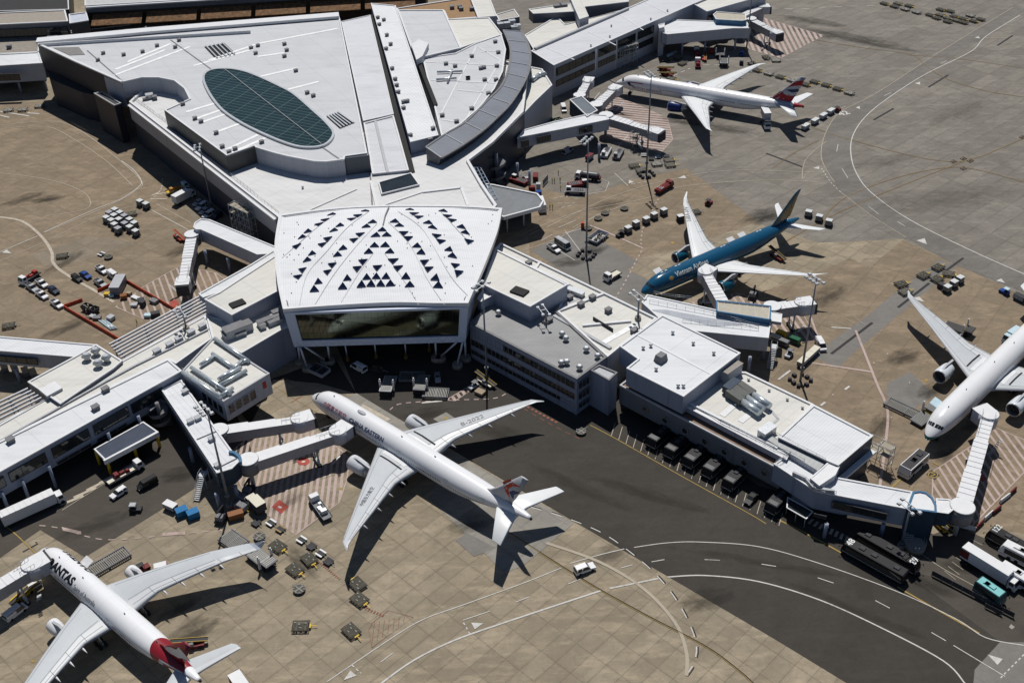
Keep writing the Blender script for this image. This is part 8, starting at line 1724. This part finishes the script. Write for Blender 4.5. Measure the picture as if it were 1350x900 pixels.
for i, (x, y) in enumerate(((877, 91.5), (880, 98.5))): spawn('blt', '', '', beltloader, (), (x, y), (x+10, y+2), 'maroon belt loader beyond the nose of the striped tailed airliner, %s one' % ('farther', 'nearer')[i], 'maroon belt loaders by the north pier', 1.2)
spawn('pipes', '', '', pipes, (), (885, 71), (891, 68), 'white pipes lying beside the north pier', None, .5); spawn('tugbl', 'tow_tug', 'tug', tug, (CARB, CARB), (977.5, 71), (977, 65), 'blue tug by the mast of the top gate', None, 1.2); spawn('tugd', 'tow_tug', 'tug', tug, (DGREY, MGREY), (977.5, 82.5), (978, 76), 'dark tug below the blue tug of the top gate', None, 1.2)
# pier corner and tug bays
carat('van', CARW, (743, 143), 2, 7, 'white van between the spiral chute and the blue gate house'); spawn('skg', 'rubbish_skip', 'skip', skip, (GREENP, 4, 2.6, 1.6), (734, 160), (742, 158), 'green skip below the white van', None, 1.5); carat('van', CARS, (748, 199), 6, -4, 'grey van in the shadow of the fixed bridge')
spawn('cartr', 'baggage_cart', 'cart', boxcart, (MAROON, MAROON), (777, 207.5), (784, 202), 'maroon cart parked beside the white pushback tug', None, 1.5); spawn('pb', 'pushback_tug', 'pushback tug', pushback, (LGREY, WHITE), (799, 201), (795, 208), 'white pushback tug in the bay beside the maroon cart', 'pushback tugs', 1.6); spawn('pbg', 'pushback_tug', 'pushback tug', pushback, (MGREY, LGREY), (815, 203), (811, 210), 'grey pushback tug in the bay below the striped stand', 'pushback tugs', 1.6)
spawn('tkr', 'tanker_truck', 'tanker', tanker, (WHITE, DGREY), (774, 233), (758, 231), 'dark tanker truck with white cab at the top of the tug bay', None, 2); spawn('pbm', 'pushback_tug', 'pushback tug', pushback, (MAROON, WHITE), (762, 242.5), (772, 241), 'maroon tug with white cab in the middle of the tug bay', 'pushback tugs', 1.6); spawn('pbm2', 'pushback_tug', 'pushback tug', pushback, (MGREY, WHITE), (758, 252), (748, 251.5), 'grey and maroon tug with white cab at the bottom of the tug bay', 'pushback tugs', 1.6)
for i, (x, y, w_) in enumerate(((736, 227, 'alone beyond the tug bay'), (728, 238, 'left one of a pair left of the tug bay'), (731, 237.5, 'right one of a pair left of the tug bay'), (738.4, 237, 'at the upper corner of the tug bay'), (739, 247.5, 'beside the lowest tug of the bay'), (725, 272.5, 'left one of two near the pointed canopy'), (728.4, 272.5, 'right one of two near the pointed canopy'))): spawn('man', '', '', person, (), (x, y), (x+(4, -3, 4, 2, -4, 3, -3)[i], y+1), 'person in a yellow vest standing %s' % w_, 'ramp workers', 1.6)
A, B = P(716, 245, G0), P(722, 238, G0); t = thing('low_fence', 'grey fence panel left of the ramp workers', 'fence', ((A+B)/2)[:], math.atan2(B.y-A.y, B.x-A.x)); fence_run(t, 4.5, 2.2, MGREY)
spawn('tugl', '', '', tug, (), (692, 235), (698, 233), 'white roofed tug crowded below the spiral baggage chute', None, 1.3); spawn('pbm', '', '', pushback, (), (684, 238), (678, 236), 'maroon tug with white cab below the spiral baggage chute', None, 1.5); spawn('cartr', '', '', boxcart, (), (706, 234), (707, 228), 'maroon cart right of the crowded tugs', None, 1.4); spawn('cabg', 'equipment_crate', 'crate', crate, (LGREY, 1.4, 1.4, 2.2), (709.7, 246), (713, 246), 'tall grey cabinet above the pointed canopy', None, 2); spawn('cabb', 'equipment_crate', 'crate', crate, (CARB, 1.8, 1.4, 1.2), (710.5, 254), (714, 254), 'blue crate at the edge of the pointed canopy', None, 1.2); spawn('redc', 'equipment_crate', 'crate', crate, (MAROON, 2, 1.4, 1.2), (702, 248), (706, 248), 'maroon crate left of the tall grey cabinet', None, 1.2)
busat('b', 'white bus half hidden under the pointed canopy', (716, 272), (711, 258), dict(col=CARW, silver=False, W=2.4), 2.8)
T_ = 'dollies around the mast by the pink striped stand'
for x, y, k, w_ in ((836, 219, 'dolly', 'brown flat dolly at the far left'), (845, 224.5, 'dollyq', 'grey flat dolly left of the mast foot'), (865.7, 216.5, 'dollyp', 'white decked flat dolly right of the mast'), (882, 211.5, 'dollyq', 'grey flat dolly at the right, upper one'), (883.5, 218, 'dollyq', 'grey flat dolly at the right, lower one')): dl((x, y), (x+9, y-1), w_+' of the group below the pink striped stand', k, (DECKL, MGREY), T_)
for i, (x, y) in enumerate(((858.6, 209.5), (867, 207), (878.7, 206), (849, 204.5))): spawn('small%d' % (i % 2), '', '', smalldolly, (), (x, y), (x+6, y), 'small turntable dolly along the lower edge of the pink striped stand, %s' % ('left of the middle', 'in the middle', 'rightmost', 'leftmost')[i], tt, .5)
# --- light masts
def mast(px, h, label, heads=6, hd=0, blocks=True, base=None, z=0):
    c = P(px[0], px[1], z); o = thing('light_mast', label, 'light mast', (c.x, c.y, z), R(hd), 'apron light masts'); h -= z
    MB().tube((0, 0, 0), (0, 0, h), .33, .16, n=10).build('pole', plain('mast_steel', (.2, .22, .25), .4, .3), o); MB().tube((0, 0, h*.12), (0, 0, h*.14), .6, .55, n=10).build('collar', MGREY, o)
    m = MB().beam((0, -2.6, h), (0, 2.6, h), .16).beam((-1.6, -2.0, h+.05), (-1.6, 2.0, h+.05), .14).beam((-1.6, 0, h), (0, 0, h), .16); m.build('cross_arm', GALV, o)
    for k in range(heads):
        x, y = (0, -2.4+k*4.8/max(1, heads//2-1)) if k < heads//2 else (-1.6, -1.8+(k-heads//2)*3.6/max(1, heads-heads//2-1)); MB().box(x-.45, x+.45, y-.42, y+.42, h-.35, h+.05, tx=.1, ty=.1).build('floodlight', GALV, o)
    if blocks:
        for k in range(8): a = k*math.pi/4; MB().box(-.55, .55, -.5, .5, 0, .75, tx=.1, ty=.1, M=Matrix.Translation((2.3*math.cos(a)*(1+.3*(k % 2)), 2.3*math.sin(a), G0)) @ Matrix.Rotation(a, 4, 'Z')).build('ballast_block', DGREY, o)
    else: MB().tube((0, 0, 0), (0, 0, 1.0), .9, .8, n=14).build('base', CONC, o)
    return o
mast((773, 337), 38.8, 'tall light mast left of the teal airliner with blocks round its foot', 8, -30); mast((852, 231), 36.8, 'light mast in front of the nose of the striped tailed airliner', 8, 20); mast((1055, 502), 32, 'light mast below the wing of the teal airliner with blocks round its foot', 8, 30)
mast((303, 668), 30, 'light mast rising past the navy end of the long fixed bridge', 8, 40, False); mast((642, 500), 29.5, 'light mast at the right corner of the glass hall', 6, -40, False); mast((280, 276), 22.8, 'light mast in front of the left terminal wall', 6, 10, False); mast((1187, 722), 13, 'light mast beside the navy rounded end of the right pier', 4, 30, False); mast((984, 66), 30, 'light mast at the top gate beside the forked bridge', 6, 20, False)
mast((841, 421), 19, 'short lamp mast with a round foot on the long pier roof', 4, 30, False, z=11); mast((246, 434), 16, 'short lamp mast on the roof beside the pergola', 4, 30, False, z=10.4); mast((720, 426), 15.5, 'short antenna mast at the corner of the white box block', 4, 20, False, z=11)

# painted stand number on the road bend
me = flat_text('42', 3.2, 1, 0, .1); me.materials.append(PWHITE); o = put('road_number', me); o.location = P(1109, 153, .11); o.rotation_euler = (0, 0, R(24)); meta(o, kind='structure')
